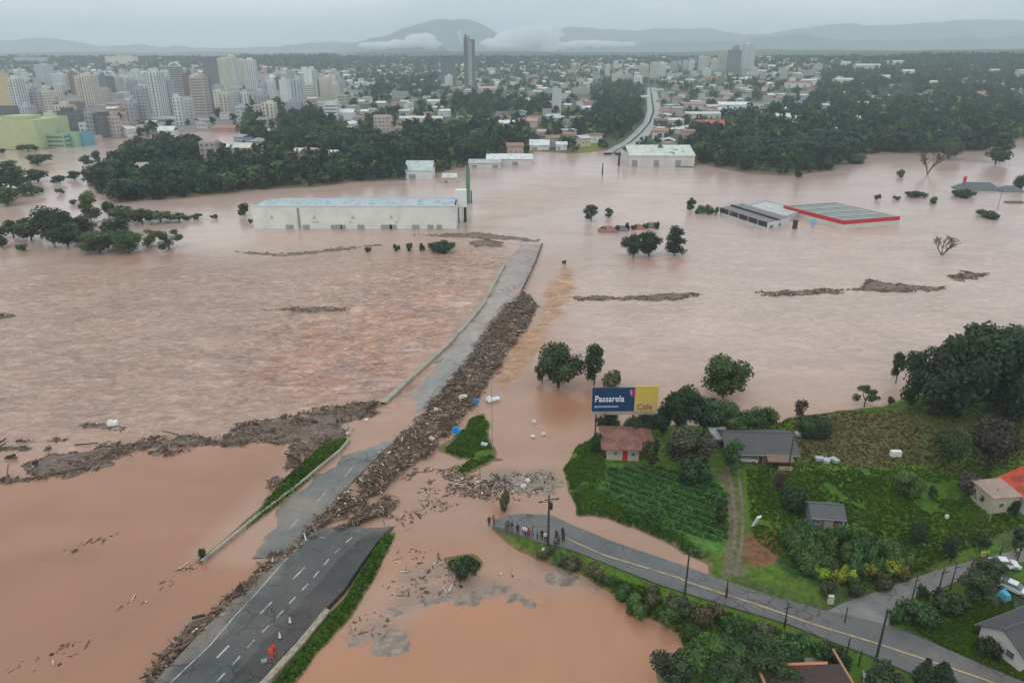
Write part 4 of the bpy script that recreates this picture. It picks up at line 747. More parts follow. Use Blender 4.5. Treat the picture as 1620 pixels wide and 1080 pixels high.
for i, (poly, n_, top, lb) in enumerate(((  # flat rafts and thin lines far out on the river
    [(1340, 458), (1362, 452), (1376, 440), (1400, 446), (1440, 450), (1495, 452), (1480, 459), (1440, 461), (1400, 460)], 900, .5, 'large flat brown raft of debris drifting in the right river'),
    ([(1495, 435), (1515, 434), (1526, 428), (1545, 431), (1566, 431), (1545, 438), (1520, 444)], 400, .5, 'small flat brown raft drifting near the right frame edge'),
    ([(905, 468), (985, 468), (1060, 464), (1105, 462), (1110, 466), (1060, 473), (980, 474), (910, 473)], 600, .28, 'thin brown debris line trailing from the orange swirl'),
    ([(1195, 462), (1260, 459), (1300, 455), (1340, 457), (1330, 462), (1270, 465), (1210, 468)], 500, .28, 'thin debris line leading to the large flat raft'),
    ([(640, 372), (700, 368), (760, 366), (855, 378), (850, 382), (790, 379), (700, 374)], 300, .15, 'faint drift line between the warehouse and the road end'),
    ([(740, 381), (770, 378), (800, 383), (790, 390), (750, 388)], 200, .2, 'small grey debris fan beside the road end'),
    ([(370, 396), (450, 400), (520, 392), (600, 384), (610, 387), (520, 397), (450, 405), (380, 400)], 260, .1, 'faint drift line on the water before the white warehouse'),
    ([(420, 487), (520, 484), (560, 486), (550, 490), (470, 491)], 160, .12, 'short dark drift line in the rapids'),
    ([(-5, 496), (16, 494), (20, 499), (-5, 502)], 60, .3, 'small dark drift clump at the left frame edge'),
    ([(130, 672), (150, 668), (190, 672), (205, 680), (170, 680)], 90, .15, 'small brown drift patch round the white float'),
    ([(95, 868), (150, 852), (185, 838), (187, 840), (140, 858), (98, 870)], 14, .02, 'long thin stick line floating in the calm left water'))):
    mound('debris_raft', poly, top, 400 + i * 10, (.17, .13, .1), step=1.1 if n_ > 400 else .8, label=lb, base=-.1, slope=.12)
    sticks('debris_raft', [(poly, 1.0)], int(n_ * 1.4), 405 + i * 10, l=(.4, 2.8), th=(.04, .14), z=(0, top), label='sticks of the ' + lb)
big = sticks('driftwood', [(DR, 1.0), (DM, .35), (DL, .5)], 150, 352, l=(2.2, 5.5), th=(.09, .22), z=(.5, 1.5), label='long bare tree trunks lying in the debris by the highway', bright=.0)
for i, poly in enumerate(([(548, 1012), (575, 995), (600, 985), (640, 985), (655, 1000), (640, 1025), (615, 1038), (575, 1035)], [(618, 958), (640, 940), (665, 925), (700, 922), (725, 935), (722, 950), (690, 962), (650, 972), (625, 975)], [(702, 930), (730, 918), (765, 915), (800, 918), (838, 925), (850, 945), (838, 958), (800, 950), (760, 955), (725, 948)], [(640, 915), (670, 895), (700, 888), (735, 905), (700, 922), (660, 932)], [(855, 915), (885, 893), (925, 918), (940, 930), (890, 930)], [(762, 752), (800, 744), (868, 742), (892, 766), (870, 784), (820, 786), (775, 780)], [(292, 985), (330, 968), (320, 990), (300, 1012), (280, 1018)])):
    mound('mud_bar', poly, .05, 500 + 10 * i, (.25, .2, .165), step=.45, holes=(3.5, 3.5, .45), label='grey-brown mud and gravel bar just breaking the water ' + ('beside the pool' if i < 5 else 'at the gravel patch by the road end' if i == 5 else 'left of the lower highway'), base=-.05, slope=.06)
def piece(name, px, py, dims, color, label, cat, z=0.0, rz=0, tilt=0, group=None):
    x, y, _ = g1(px, py); b = MB(); r = random.Random(int(px)); sx, sy, sz = dims
    top = [(sx * .5 * a * (.8 + .3 * r.random()), sy * .5 * c * (.8 + .3 * r.random()), sz * (.7 + .5 * r.random())) for a, c in ((-1, -1), (1, -1), (1, 1), (-1, 1))]; bot = [(sx * .5 * a, sy * .5 * c, 0) for a, c in ((-1, -1), (1, -1), (1, 1), (-1, 1))]
    b.add(bot + top, BOXF.tolist()); b.box(-sx * .42, sx * .1, -sy * .3, sy * .2, sz, sz * 1.5)
    o = b.build(name, M['col'], None, (x, y, z), rz, color); o.rotation_euler[0] = tilt; return tag(o, label, cat, group)
fg = 'large pieces of rubbish caught by the road'
piece('plastic_tank', 722, 689, (1.7, 1.2, .8), (.02, .25, .62), 'bright blue plastic tank at the left edge of the green patch', 'tank', 1.0, .2, 0, fg)
piece('plastic_tank', 753, 643, (1.1, .9, .7), (.04, .22, .5), 'small blue drum on the heap above the green patch', 'tank', 1.0, .6, .2, fg)
piece('wrecked_panel', 781, 636, (3.0, 1.1, .35), (.7, .7, .71), 'large white torn panel leaning by the tall thin pole', 'wreckage', .6, .6, .3, fg)
piece('wrecked_panel', 772, 634, (1.7, .8, .35), (.62, .62, .63), 'second white panel just left of the tall thin pole', 'wreckage', .5, .9, .2, fg)
piece('wrecked_panel', 766, 705, (1.3, .8, .3), (.5, .54, .6), 'pale bluish sheet lying on the green patch', 'wreckage', .6, -.4, .2, fg)
piece('wrecked_panel', 733, 636, (1.9, .8, .5), (.68, .64, .58), 'short white board on the crest of the heap', 'wreckage', 1.2, .5, .1, fg)
piece('wrecked_panel', 684, 700, (1.2, .9, .4), (.5, .4, .36), 'pinkish board low on the heap above the puddle', 'wreckage', .8, -.8, .2, fg)
piece('wrecked_panel', 690, 655, (.9, .6, .4), (.6, .56, .5), 'small pale scrap beside the highway edge', 'wreckage', 1.0, .3, .1, fg)
piece('white_float', 179, 672, (1.9, 1.3, .8), (.8, .8, .76), 'white box-shaped float drifting above the left debris raft', 'float', 0, .2)
for i, (px, py) in enumerate(((843, 692), (860, 688), (845, 668), (835, 762), (828, 771), (580, 666), (551, 687))):
    piece('white_scrap', px, py, (.9, .7, .35), (.7, .68, .64), 'small white scrap ' + ('floating between the green patch and the red roofed house' if i < 3 else 'on the gravel patch by the road end' if i < 5 else 'on the left raft near the concrete wall'), 'scrap', .15, i * .7, 0, 'small white scraps')
piece('white_cloth', 861, 877, (.8, .5, .3), (.62, .6, .5), 'pale scrap in the verge grass under the lamp pole', 'scrap', 1.3)

# ------------------------------------------------------------------ poles
pg = 'utility poles along the roads'
def pole(px, py, top, label, arm=1.0, lamp=0, thick=.16, z=None, mat_='wood', name='utility_pole', cat='utility pole', trafo=False, group=pg, h=None, az=.3):
    x, y, z0 = g1(px, py); z0 = z if z is not None else z0
    if z is not None: x, y = [float(v) for v in P(px, py, z)]
    H_ = h or (z_at(x, y, top) - z0); o = empty(name, (x, y, z0), az, label, cat, group)
    MB().tube((0, 0, -.8), (0, 0, H_), thick, thick * .6, 10).build('post', M[mat_], o)
    if arm:
        MB().box(-arm, arm, -.09, -.2, H_ - .75, H_ - .62).build('crossarm', M[mat_], o)
        for q in (-.85, 0, .85): MB().tube((q * arm, -.15, H_ - .62), (q * arm, -.15, H_ - .4), .05, .035, 6).build('insulator', M['conc'], o)
    if trafo: MB().tube((.35, 0, H_ - 2.6), (.35, 0, H_ - 1.5), .28, .28, 10).build('transformer', M['dark'], o)
    for s in ([-1, 1] if lamp == 2 else [1] if lamp == 1 else []):
        hd = MB().tube((0, 0, H_ - 1.3), (s * 1.0, 0, H_ - .95), .04).build('lamp_arm', M['dark'], o); MB().box(s * 1.35 - .35, s * 1.35 + .35, -.12, .12, H_ - 1.02, H_ - .88).build('lamp_head', M['dark'], hd)
    return o
pole(867, 863, 783, 'tall dark lamp pole with double lamp heads among the people at the road end', .8, 2, .22, 1.3, trafo=True)
pole(1083, 943, 866, 'wooden pole with crossarm on the verge halfway along the asphalt road', 1.0, 1, .17, 1.3)
pole(1385, 1046, 963, 'stout black pole on the near edge of the asphalt road by the junction', 0, 0, .2, 1.3)
pole(779, 712, 604, 'tallest thin grey pole standing in debris beside the green patch', 0, 0, .1, mat_='conc')
pole(760, 782, 738, 'thin leaning pole in the shallows left of the gravel patch', 0, 0, .09)
pole(799, 782, 752, 'short pole with small crossarm beside the gravel patch', .6, 0, .12)
pole(540, 690, 646, 'grey lamp post with arm standing in the left debris raft', 0, 1, .12, mat_='conc')
pole(552, 690, 655, 'shorter grey post next to the lamp post in the left raft', 0, 0, .09, mat_='conc')
pole(1148, 946, 918, 'short dark post on the far edge of the asphalt road', 0, 0, .14, 1.3)
pole(1241, 990, 953, 'dark wooden pole in the middle stretch of the asphalt road edge', .7, 0, .14, 1.3)
pole(1336, 985, 960, 'small dark signpost at the junction corner', 0, 0, .12, 1.3)
pole(1247, 744, 690, 'dark pole at the right end of the grey roofed house', .6, 0, .16)
pole(1440, 958, 910, 'thin pole first along the branch road from the junction', .5, 0, .11, 1.3)
pole(1482, 944, 898, 'dark pole second along the branch road from the junction', .6, 0, .14, 1.3)
pole(1503, 932, 890, 'thin pole third along the branch road from the junction', .5, 0, .11, 1.3)
pole(1530, 922, 884, 'dark pole fourth along the branch road from the junction', .6, 0, .15, 1.3)
pole(1579, 888, 858, 'dark pole beside the white car on the branch road', .6, 0, .13, 1.3)
pole(1608, 890, 852, 'dark pole on the branch road at the right frame edge', .7, 0, .14, 1.3)
pole(1578, 332, 296, 'thin pole rising from the flat bush in the right river', .5, 0, .14)
pole(953, 276, 258, 'dark stub pole standing in water before the far highway', 0, 0, .5, mat_='dark')
pole(979, 262, 240, 'thick dark pillar at the flooded foot of the far highway', 0, 0, .9, mat_='dark')
pole(1228, 836, 812, 'thin grey fence post right of the farm track', 0, 0, .08, mat_='conc', name='fence_post', cat='post', group='meadow posts')
pole(1565, 826, 800, 'grey post in the grass below the cream walled house', 0, 0, .1, mat_='conc', name='fence_post', cat='post', group='meadow posts')
pole(1225, 770, 745, 'dark fence post left of the tall pole by the grey house', 0, 0, .08, name='fence_post', cat='post', group='meadow posts')
pole(1390, 722, 708, 'thin stake in the brown field', 0, 0, .06, name='fence_post', cat='post', group='meadow posts')
# gateposts with gate by the brown roofed house
for px, py, tp, lb in ((1335, 1054, 1009, 'left leaning black gatepost above the brown roof'), (1358, 1053, 1028, 'right black gatepost above the brown roof')):
    pole(px, py, tp, lb, 0, 0, .13, 1.25, mat_='dark', name='gatepost', cat='gatepost', group='gateposts above the brown roof')
# small standing things in the meadow
def slab(px, py, w, h, d, color, name, label, cat, tilt=0, rz=0):
    x, y, z = g1(px, py); o = empty(name, (x, y, z), rz, label, cat); o.rotation_euler[0] = tilt
    MB().box(-w / 2, w / 2, -d / 2, d / 2, .12, h).build('panel', M['col'], o, color=color)
    MB().box(-w / 2, -w / 2 + .08, -d / 2 - .02, d / 2 + .02, -.3, .12).box(w / 2 - .08, w / 2, -d / 2 - .02, d / 2 + .02, -.3, .12).build('foot', M['dark'], o); return o
slab(1192, 832, .9, 2.6, .3, (.75, .76, .72), 'white_board', 'slanted white board standing in the grass right of the farm track', 'board', .35, .5)
slab(1313, 955, .75, 1.5, .45, (.5, .48, .38), 'boundary_marker', 'pale upright concrete marker in the verge above the junction', 'marker')
slab(1416, 722, 2.0, 1.3, .9, (.75, .76, .72), 'white_box', 'small white box standing alone in the brown field', 'box')
slab(1497, 820, .5, .7, .4, (.7, .68, .6), 'white_bucket', 'tiny white bucket in the grass right of the shed', 'bucket')
slab(1555, 880, .7, .9, .4, (.6, .5, .12), 'yellow_sign', 'small yellow sign at the roadside before the white car', 'sign')
for i, (px, py) in enumerate(((1296, 728), (1308, 731), (1320, 730), (1264, 689))):
    slab(px, py, 1.6, .7, 1.1, (.4, .43, .42), 'stone_slab', 'pale stone block ' + ('in the small pile above the green meadow' if i < 3 else 'beside the square hedge'), 'stone', rz=i)
# square hedge
x, y, z = g1(1287, 690); sc_ = mpp(x, y, z); hd = empty('hedge', (x, y, z), 0, 'square dark clipped hedge at the top of the meadow', 'hedge')
link('foliage', crown_mesh('foliage', 77, [(a * .14, b * .14, c * .12 + .2, .16) for a in (-2, -1, 0, 1, 2) for b in (-1, 0, 1) for c in (0, 1, 2)], 2600, .022), hd, (0, 0, -.3), (46 / sc_, 46 / sc_, 36 / sc_), 0, TONE['dark'])

# ------------------------------------------------------------------ billboard
x, y, _ = g1(985, 693); z = 1.2; s = mpp(x, y, z); zb = z_at(x, y, 655); zt = z_at(x, y, 611); wd = 102 / s
bb = empty('billboard', (x, y, z), 0.02, 'large roadside billboard with blue and yellow panels above the red roofed house', 'billboard')
bz, tz_ = zb - z, zt - z; X0, X1 = -wd / 2, wd / 2; xm = X0 + wd * .645
for q in (X0 + 1, X0 + wd * .35, xm, X1 - 1): MB().tube((q, .5, -.6), (q, .5, bz + 1), .17, .14, 8).build('post', M['wood'], bb)
pb = MB().box(X0, xm, 0, .25, bz + .7, tz_ - .3).build('blue_panel', M['col'], bb, color=(.012, .05, .125))
py_ = MB().box(xm + .03, X1, -.02, .25, bz + .7, tz_).build('yellow_panel', M['col'], bb, color=(.62, .46, .09))
MB().box(X0 - .2, X1 + .1, -.35, .4, bz + .1, bz + .62).build('catwalk', M['conc'], bb)
MB().box(X0, X1, .26, .42, bz + .8, bz + 1.0).box(X0, X1, .26, .42, tz_ - .9, tz_ - .7).build('back_frame', M['dark'], bb)
def text(body, size, loc, color, parent, name='lettering', bold=.02, sx=1):
    cu = bpy.data.curves.new('t', 'FONT'); cu.body = body; cu.size = size; cu.extrude = .02; cu.offset = bold; o = bpy.data.objects.new('t', cu); C.objects.link(o)
    me = bpy.data.meshes.new_from_object(o.evaluated_get(bpy.context.evaluated_depsgraph_get())); bpy.data.objects.remove(o); bpy.data.curves.remove(cu); me.materials.clear(); me.materials.append(M['col'])
    me.transform(Matrix.Rotation(math.pi / 2, 4, 'X')); return link(name, me, parent, loc, (sx, 1, 1), 0, color)
ph = tz_ - bz - 1
text('Passarela', 1.9, (X0 + .5, -.04, bz + .7 + ph * .42), (.8, .82, .85), pb, bold=.025, sx=.86)
MB().box(X0 + 1.1, xm - 3.2, -.05, -.01, bz + .7 + ph * .17, bz + .7 + ph * .24).build('text_line', M['col'], pb, color=(.3, .38, .45))
MB().tube((X0 + .75, -.02, bz + .7 + ph * .2), (X0 + .75, -.06, bz + .7 + ph * .2), .22, .22, 14).build('emblem', M['col'], pb, color=(.5, .6, .7))
MB().add([(xm - .9, -.03, tz_ - 1.0), (xm - .2, -.03, tz_ - .5), (xm - .02, -.03, tz_ - 1.4), (xm - .1, -.03, tz_ - 2.6), (xm - .5, -.03, tz_ - 2.1)], [(4, 3, 2, 1, 0)]).build('emblem', M['col'], pb, color=(.45, .03, .18))
MB().add([(xm - 1.1, -.05, tz_ - .9), (xm - .75, -.05, tz_ - .6), (xm - .55, -.05, tz_ - 1.6), (xm - .75, -.05, tz_ - 2.2)], [(3, 2, 1, 0)]).build('emblem', M['col'], pb, color=(.55, .25, .6))
text('Cafe', 1.75, (xm + .55, -.06, bz + 1.1), (.3, .14, .05), py_, bold=.04, sx=.95)
b_ = MB(); b_.box(xm + .35, X1 - .35, -.045, -.02, bz + .95, bz + 2.6); b_.build('label_band', M['col'], py_, color=(.6, .42, .22))
# ------------------------------------------------------------------ houses near by
tiles = mat('clay_tiles', (1, 1, 1), .85, objcol=True, ns=2.2, var=.3, dirt=(.05, .04, .035), dirt_amt=.55, bump=.06, bs=9)
brickm = mat('brickwork', (1, 1, 1), .9, objcol=True, ns=3, var=.25, dirt=(.12, .09, .07), dirt_amt=.4, bump=.02, bs=12)
def opening(o, x0, x1, z0, z1, yf, kind='window', color=(.6, .58, .52), glass=None, side=None):
    """window or door in the wall plane y=yf (facing -y), or on an x-facing side"""
    def bx(b, a0, a1, d0, d1, c0, c1):
        if side is None: b.box(a0, a1, yf - d1, yf - d0, c0, c1)
        else: b.box(min(yf + side * d0, yf + side * d1), max(yf + side * d0, yf + side * d1), a0, a1, c0, c1)
        return b
    f = MB()
    for a0, a1, c0, c1 in ((x0, x1, z0, z0 + .08), (x0, x1, z1 - .08, z1), (x0, x0 + .08, z0 + .08, z1 - .08), (x1 - .08, x1, z0 + .08, z1 - .08)): bx(f, a0, a1, -.05, .06, c0, c1)
    w = f.build(kind, M['trim'], o, color=color)
    p = bx(MB(), x0 + .08, x1 - .08, -.04, .02, z0 + .08, z1 - .08)
    if glass: p.build('leaf', M['col'], w, color=glass)
    else: p.build('pane', M['win'], w)
def house(px, py, w, d, h, rh, rz, wall, roof, label, kind='gable', axis='x', over=.5, rm='roof', wm_='wall', openings=(), name='house', z=None, extra=None, chimney=None, cat='house'):
    x, y, z0 = g1(px, py); z0 = 1.15 if z is None else z; x, y = [float(v) for v in P(px, py, z0)]
    o = empty(name, (x + math.sin(rz) * -d / 2, y + math.cos(rz) * d / 2, z0), rz, label, cat)
    b = MB(); b.box(-w / 2, w / 2, -d / 2, d / 2, -1, h)
    if kind == 'gable':
        if axis == 'x': b.add([(-w / 2, -d / 2, h), (-w / 2, d / 2, h), (-w / 2, 0, h + rh), (w / 2, -d / 2, h), (w / 2, d / 2, h), (w / 2, 0, h + rh)], [(0, 2, 1), (3, 4, 5)])
        else: b.add([(-w / 2, -d / 2, h), (w / 2, -d / 2, h), (0, -d / 2, h + rh), (-w / 2, d / 2, h), (w / 2, d / 2, h), (0, d / 2, h + rh)], [(0, 1, 2), (4, 3, 5)])
    b.build('wall', wm_ if not isinstance(wm_, str) else M[wm_], o, color=wall)
    r = MB(); e = over; zd = rh * e / ((d / 2) if axis == 'x' else (w / 2))
    if kind == 'gable': r.gable(-w / 2 - e, w / 2 + e, -d / 2 - e, d / 2 + e, h - zd + .03, h + rh + .03, .12, axis)
    elif kind == 'hip': r.hip(-w / 2 - e, w / 2 + e, -d / 2 - e, d / 2 + e, h + .02, h + rh)
    elif kind == 'shed': r.add([(-w / 2 - e, -d / 2 - e, h + .03), (w / 2 + e, -d / 2 - e, h + .03), (w / 2 + e, d / 2 + e, h + rh), (-w / 2 - e, d / 2 + e, h + rh), (-w / 2 - e, -d / 2 - e, h + .13), (w / 2 + e, -d / 2 - e, h + .13), (w / 2 + e, d / 2 + e, h + rh + .1), (-w / 2 - e, d / 2 + e, h + rh + .1)], BOXF.tolist())
    ro = r.build('roof', rm if not isinstance(rm, str) else M[rm], o, color=roof)
    if kind == 'gable':
        c = MB()
        c.box(*((-w / 2 - e, w / 2 + e, -.14, .14) if axis == 'x' else (-.14, .14, -d / 2 - e, d / 2 + e)), h + rh + .1, h + rh + .24); c.build('ridge', M['roof'], ro, color=tuple(v * 1.15 for v in roof))
        g = MB()
        for s_ in (-1, 1):
            if axis == 'x': g.box(-w / 2 - e, w / 2 + e, s_ * (d / 2 + e + .04) - .04, s_ * (d / 2 + e + .04) + .04, h - zd - .06, h - zd + .08)
            else: g.box(s_ * (w / 2 + e + .04) - .04, s_ * (w / 2 + e + .04) + .04, -d / 2 - e, d / 2 + e, h - zd - .06, h - zd + .08)
        g.build('gutter', M['trim'], o, color=(.4, .39, .36))
    if chimney: MB().box(chimney[0] - .35, chimney[0] + .35, chimney[1] - .35, chimney[1] + .35, h, h + rh + .8).build('chimney', brickm, ro, color=(.3, .16, .1))
    for op in openings: opening(o, *op[:4], **op[4])
    return o
F_ = dict
h1 = house(985, 729, 6.2, 7.5, 3.0, 1.9, -.05, (.55, .45, .38), (.25, .115, .09), 'small pinkish house with mossy red-brown hipped roof and red door below the billboard', 'hip', over=1.2, rm=tiles, openings=((-1.9, -1.0, 1.2, 2.1, F_(yf=-3.75)), (-.1, .9, 0, 2.3, F_(yf=-3.75, kind='door', color=(.5, .1, .07), glass=(.45, .04, .03))), (1.5, 2.4, 1.1, 2.0, F_(yf=-3.75))))
MB().hip(1.6, 6.2, -1.5, 4.5, 2.9, 4.1, .12).build('porch_roof', tiles, h1, color=(.27, .11, .085))
for q in ((6.0, -1.3), (6.0, 4.3)): MB().tube((q[0], q[1], -.5), (q[0], q[1], 2.95), .09).build('porch_post', M['white'], h1)
h2 = house(1203, 733, 12.2, 8.5, 2.7, 1.7, -.04, (.32, .17, .11), (.085, .085, .09), 'long farmhouse with dark grey sheet roof and brick porch', 'gable', over=.9, wm_=brickm, openings=((-4.6, -3.6, 1.0, 2.0, F_(yf=-4.25)), (-.6, .4, 0, 2.1, F_(yf=-4.25, kind='door', glass=(.1, .05, .03))), (1.4, 2.6, 1.0, 2.0, F_(yf=-4.25))))
MB().add([(0.5, -7.0, 2.0), (5.4, -7.0, 2.0), (5.4, -4.9, 2.5), (.5, -4.9, 2.5), (0.5, -7.0, 2.08), (5.4, -7.0, 2.08), (5.4, -4.9, 2.58), (.5, -4.9, 2.58)], BOXF.tolist()).build('porch_roof', M['roof'], h2, color=(.2, .13, .1))
MB().box(2.6, 5.2, -6.9, -6.7, -.3, 1.0).build('porch_wall', brickm, h2, color=(.5, .33, .22))
for q in (.7, 5.2): MB().tube((q, -6.8, -.3), (q, -6.8, 2.0), .08).build('porch_post', M['wood'], h2)
house(1140, 711, 3.0, 3.2, 2.4, .7, .05, (.3, .33, .33), (.42, .45, .45), 'small outbuilding with pale sheet roof at the left end of the grey farmhouse', 'shed', over=.3, name='outbuilding', openings=((-1.2, 1.2, 0, 2.0, F_(yf=-1.6, kind='door', glass=(.03, .03, .03))),))
h4 = house(1307, 838, 5.0, 4.2, 2.5, 1.1, -.12, (.16, .2, .2), (.1, .105, .115), 'small shed with dark sheet roof, red panel and pale door in the green meadow', 'gable', over=.35, name='garden_shed', cat='shed', openings=((-1.9, -1.1, 1.0, 1.9, F_(yf=-2.1)), (-.5, .9, 0, 1.9, F_(yf=-2.1, kind='door', color=(.5, .5, .46), glass=(.45, .43, .38)))))
MB().box(1.0, 1.7, -2.2, -2.1, .7, 2.2).build('red_panel', M['col'], h4, color=(.4, .03, .03)); MB().box(1.75, 2.35, -2.16, -2.1, .3, 2.2).build('blue_panel', M['col'], h4, color=(.05, .22, .35)); MB().box(2.42, 2.6, -2.2, -1.9, -.2, 2.6).build('corner_post', M['white'], h4)
h5 = house(1588, 812, 5.5, 5.0, 3.3, .25, .12, (.5, .42, .31), (.36, .26, .22), 'cream walled annex with flat pinkish roof beside the red roofed building', 'shed', over=.25, name='annex', openings=((-1.5, -.4, 1.2, 2.3, F_(yf=-2.5)),))
h6 = house(1706, 842, 9.5, 12.0, 3.4, 1.5, .22, (.72, .72, .7), (.5, .075, .04), 'white walled building with bright red roof at the right frame edge', 'gable', axis='y', over=.6, rm=tiles, openings=((-4.2, -2.0, 1.0, 2.4, F_(yf=-6.0)), (-5.0, -3.6, 1.1, 2.3, F_(yf=-4.75, side=-1))))
h7 = house(1668, 1040, 13.5, 5.8, 2.8, 1.7, .38, (.62, .6, .56), (.075, .075, .08), 'white gabled house with dark grey roof and dark window near the lower right', 'gable', over=.5, openings=((-2.4, -1.0, 1.0, 2.2, F_(yf=-2.9)), (-1.9, -.7, 1.0, 2.2, F_(yf=-6.75, side=-1)), (.7, 1.9, 1.0, 2.2, F_(yf=-6.75, side=-1))))
MB().box(-3.5, 2.6, -6.6, -2.95, -1, 2.2).build('brick_wing', brickm, h7, color=(.38, .17, .1)); MB().box(-4.2, 3.0, -7.0, -2.92, 2.22, 2.4).build('wing_roof', M['roof'], h7, color=(.09, .09, .095)); MB().box(1.6, 2.3, -6.8, -6.62, -.5, 2.2).build('white_pillar', M['white'], h7)
h8 = house(1312, 1192, 9.6, 9.0, 3.2, 1.2, .04, (.55, .35, .24), (.075, .04, .038), 'house with dark brown roof edged in orange tiles at the bottom edge', 'hip', over=.6, rm=tiles, z=1.1, openings=((-3.5, -2.0, 1.0, 2.2, F_(yf=-4.5)),))
MB().tube((-5.2, 5.25, 3.3), (3.6, 5.25, 3.35), .2, .2, 6).build('ridge', M['col'], h8, color=(.55, .24, .1)); MB().tube((-5.25, -4, 3.3), (-5.25, 5.2, 3.3), .2, .2, 6).build('ridge', M['col'], h8, color=(.6, .3, .16)); MB().tube((5.3, 0, 3.4), (5.3, 7.4, 3.4), .17, .17, 6).build('ridge', M['col'], h8, color=(.4, .2, .1))
MB().box(2.2, 5.0, 5.4, 9.2, -1, 0.3).build('driveway', M['conc'], h8)
x, y, z = g1(1588, 946); tp = empty('blue_tarp', (x, y, z), .3, 'bright blue tarpaulin over a stack beside the parked white car', 'tarpaulin')
b = MB(); b.add([(-.6, -.8, 0), (.6, -.8, 0), (.6, .8, 0), (-.6, .8, 0), (-.5, -.6, 1.1), (.4, -.6, .9), (.5, .6, 1.2), (-.4, .6, 1.0)], BOXF.tolist()); b.build('tarp', M['col'], tp, color=(.1, .42, .55))

# ------------------------------------------------------------------ cars
def prism_x(b, prof, x0, x1, ins=0, mi=0):
    n = len(prof); zs = [p[1] for p in prof]; vs = [(x0, p[0], p[1]) for p in prof] + [(x1, p[0], p[1]) for p in prof]
    b.add(vs, [tuple(range(n)), tuple(range(2 * n - 1, n - 1, -1))] + [(i, i + n, (i + 1) % n + n, (i + 1) % n) for i in range(n)], mi)
def car(px, py, rz, color, label, z=1.46, van=False):
    x, y = [float(v) for v in P(px, py, z)]; o = empty('parked_car', (x, y, z), rz, label, 'car', 'parked cars')
    b = MB(); prism_x(b, [(-2.1, .3), (-2.15, .62), (-1.95, .8), (-1.0, .92), (1.5, .98), (2.05, .9), (2.12, .6), (2.05, .3)], -.85, .85)
    body = b.build('body', M['gloss'], o, color=color)
    mod = body.modifiers.new('b', 'BEVEL'); mod.width = .06; mod.segments = 2
    c = MB(); hw0, hw1 = .8, .62; pr = [(-1.0, .93), (-.35, 1.4), (.9, 1.42), (1.6, .98)]
    c.add([(-hw0, pr[0][0], pr[0][1]), (hw0, pr[0][0], pr[0][1]), (hw1, pr[1][0], pr[1][1]), (-hw1, pr[1][0], pr[1][1]), (hw1, pr[2][0], pr[2][1]), (-hw1, pr[2][0], pr[2][1]), (hw0, pr[3][0], pr[3][1]), (-hw0, pr[3][0], pr[3][1])],
          [(0, 1, 2, 3), (3, 2, 4, 5), (5, 4, 6, 7), (1, 6, 4, 2), (0, 3, 5, 7)]); c.build('window', M['win'], o)
    MB().box(-.6, .6, -.33, .88, 1.41, 1.46).build('roof', M['gloss'], o, color=color)
    for sx in (-1, 1):
        for sy in (-1.3, 1.3):
            w = MB().tube((sx * .68, sy, .32), (sx * .88, sy, .32), .32, .32, 14).build('wheel', M['tyre'], o); MB().tube((sx * .86, sy, .32), (sx * .895, sy, .32), .18, .18, 10).build('rim', M['conc'], w)
        MB().box(sx * .62 - .14, sx * .62 + .14, -2.17, -2.08, .58, .74).build('headlight', M['white'], o); MB().box(sx * .66 - .12, sx * .66 + .12, 2.06, 2.14, .62, .8).build('tail_light', M['col'], o, color=(.35, .01, .01))
    return o
car(1587, 896, 1.45, (.72, .73, .74), 'white car parked on the branch road touching the black car')
car(1569, 899, 1.5, (.012, .012, .014), 'black car parked behind the white car on the branch road')
car(1603, 934, .75, (.7, .72, .72), 'white car parked on the grass next to the blue tarp', 1.25)
car(1618, 1052, .5, (.35, .4, .45), 'grey car at the lower right frame edge by the brick wing', 1.25)
car(1180, 729, 1.4, (.6, .6, .62), 'pale car parked under the left end of the grey farmhouse roof', 1.25)
car(1392, 1082, 1.2, (.25, .33, .36), 'teal grey car half hidden beside the brown roofed house', 1.25)
# cones
def cone(px, py, label):
    x, y = [float(v) for v in P(px, py, .97)]; o = empty('traffic_cone', (x, y, .97), 0, label, 'traffic cone', 'traffic cones'); MB().box(-.25, .25, -.25, .25, 0, .05).build('base', M['dark'], o)
    MB().tube((0, 0, .05), (0, 0, .95), .21, .05, 12).build('body', M['white'], o); MB().tube((0, 0, .4), (0, 0, .58), .155, .12, 12).build('band', M['col'], o, color=(.75, .6, .56))
cone(459, 984, 'white traffic cone on the black shoulder, the one higher up the road'); cone(443, 1008, 'white traffic cone on the black shoulder above the orange workers'); 
x, y = [float(v) for v in P(418, 1046, .97)]; bg_ = empty('tool_bag', (x, y, .97), .4, 'small pale greenish bag on the asphalt left of the orange workers', 'bag'); b = MB(); b.box(-.35, .35, -.22, .22, 0, .32); b.build('sack', M['col'], bg_, color=(.3, .4, .36)); MB().tube((-.2, 0, .32), (.2, 0, .42), .03).build('handle', M['dark'], bg_)

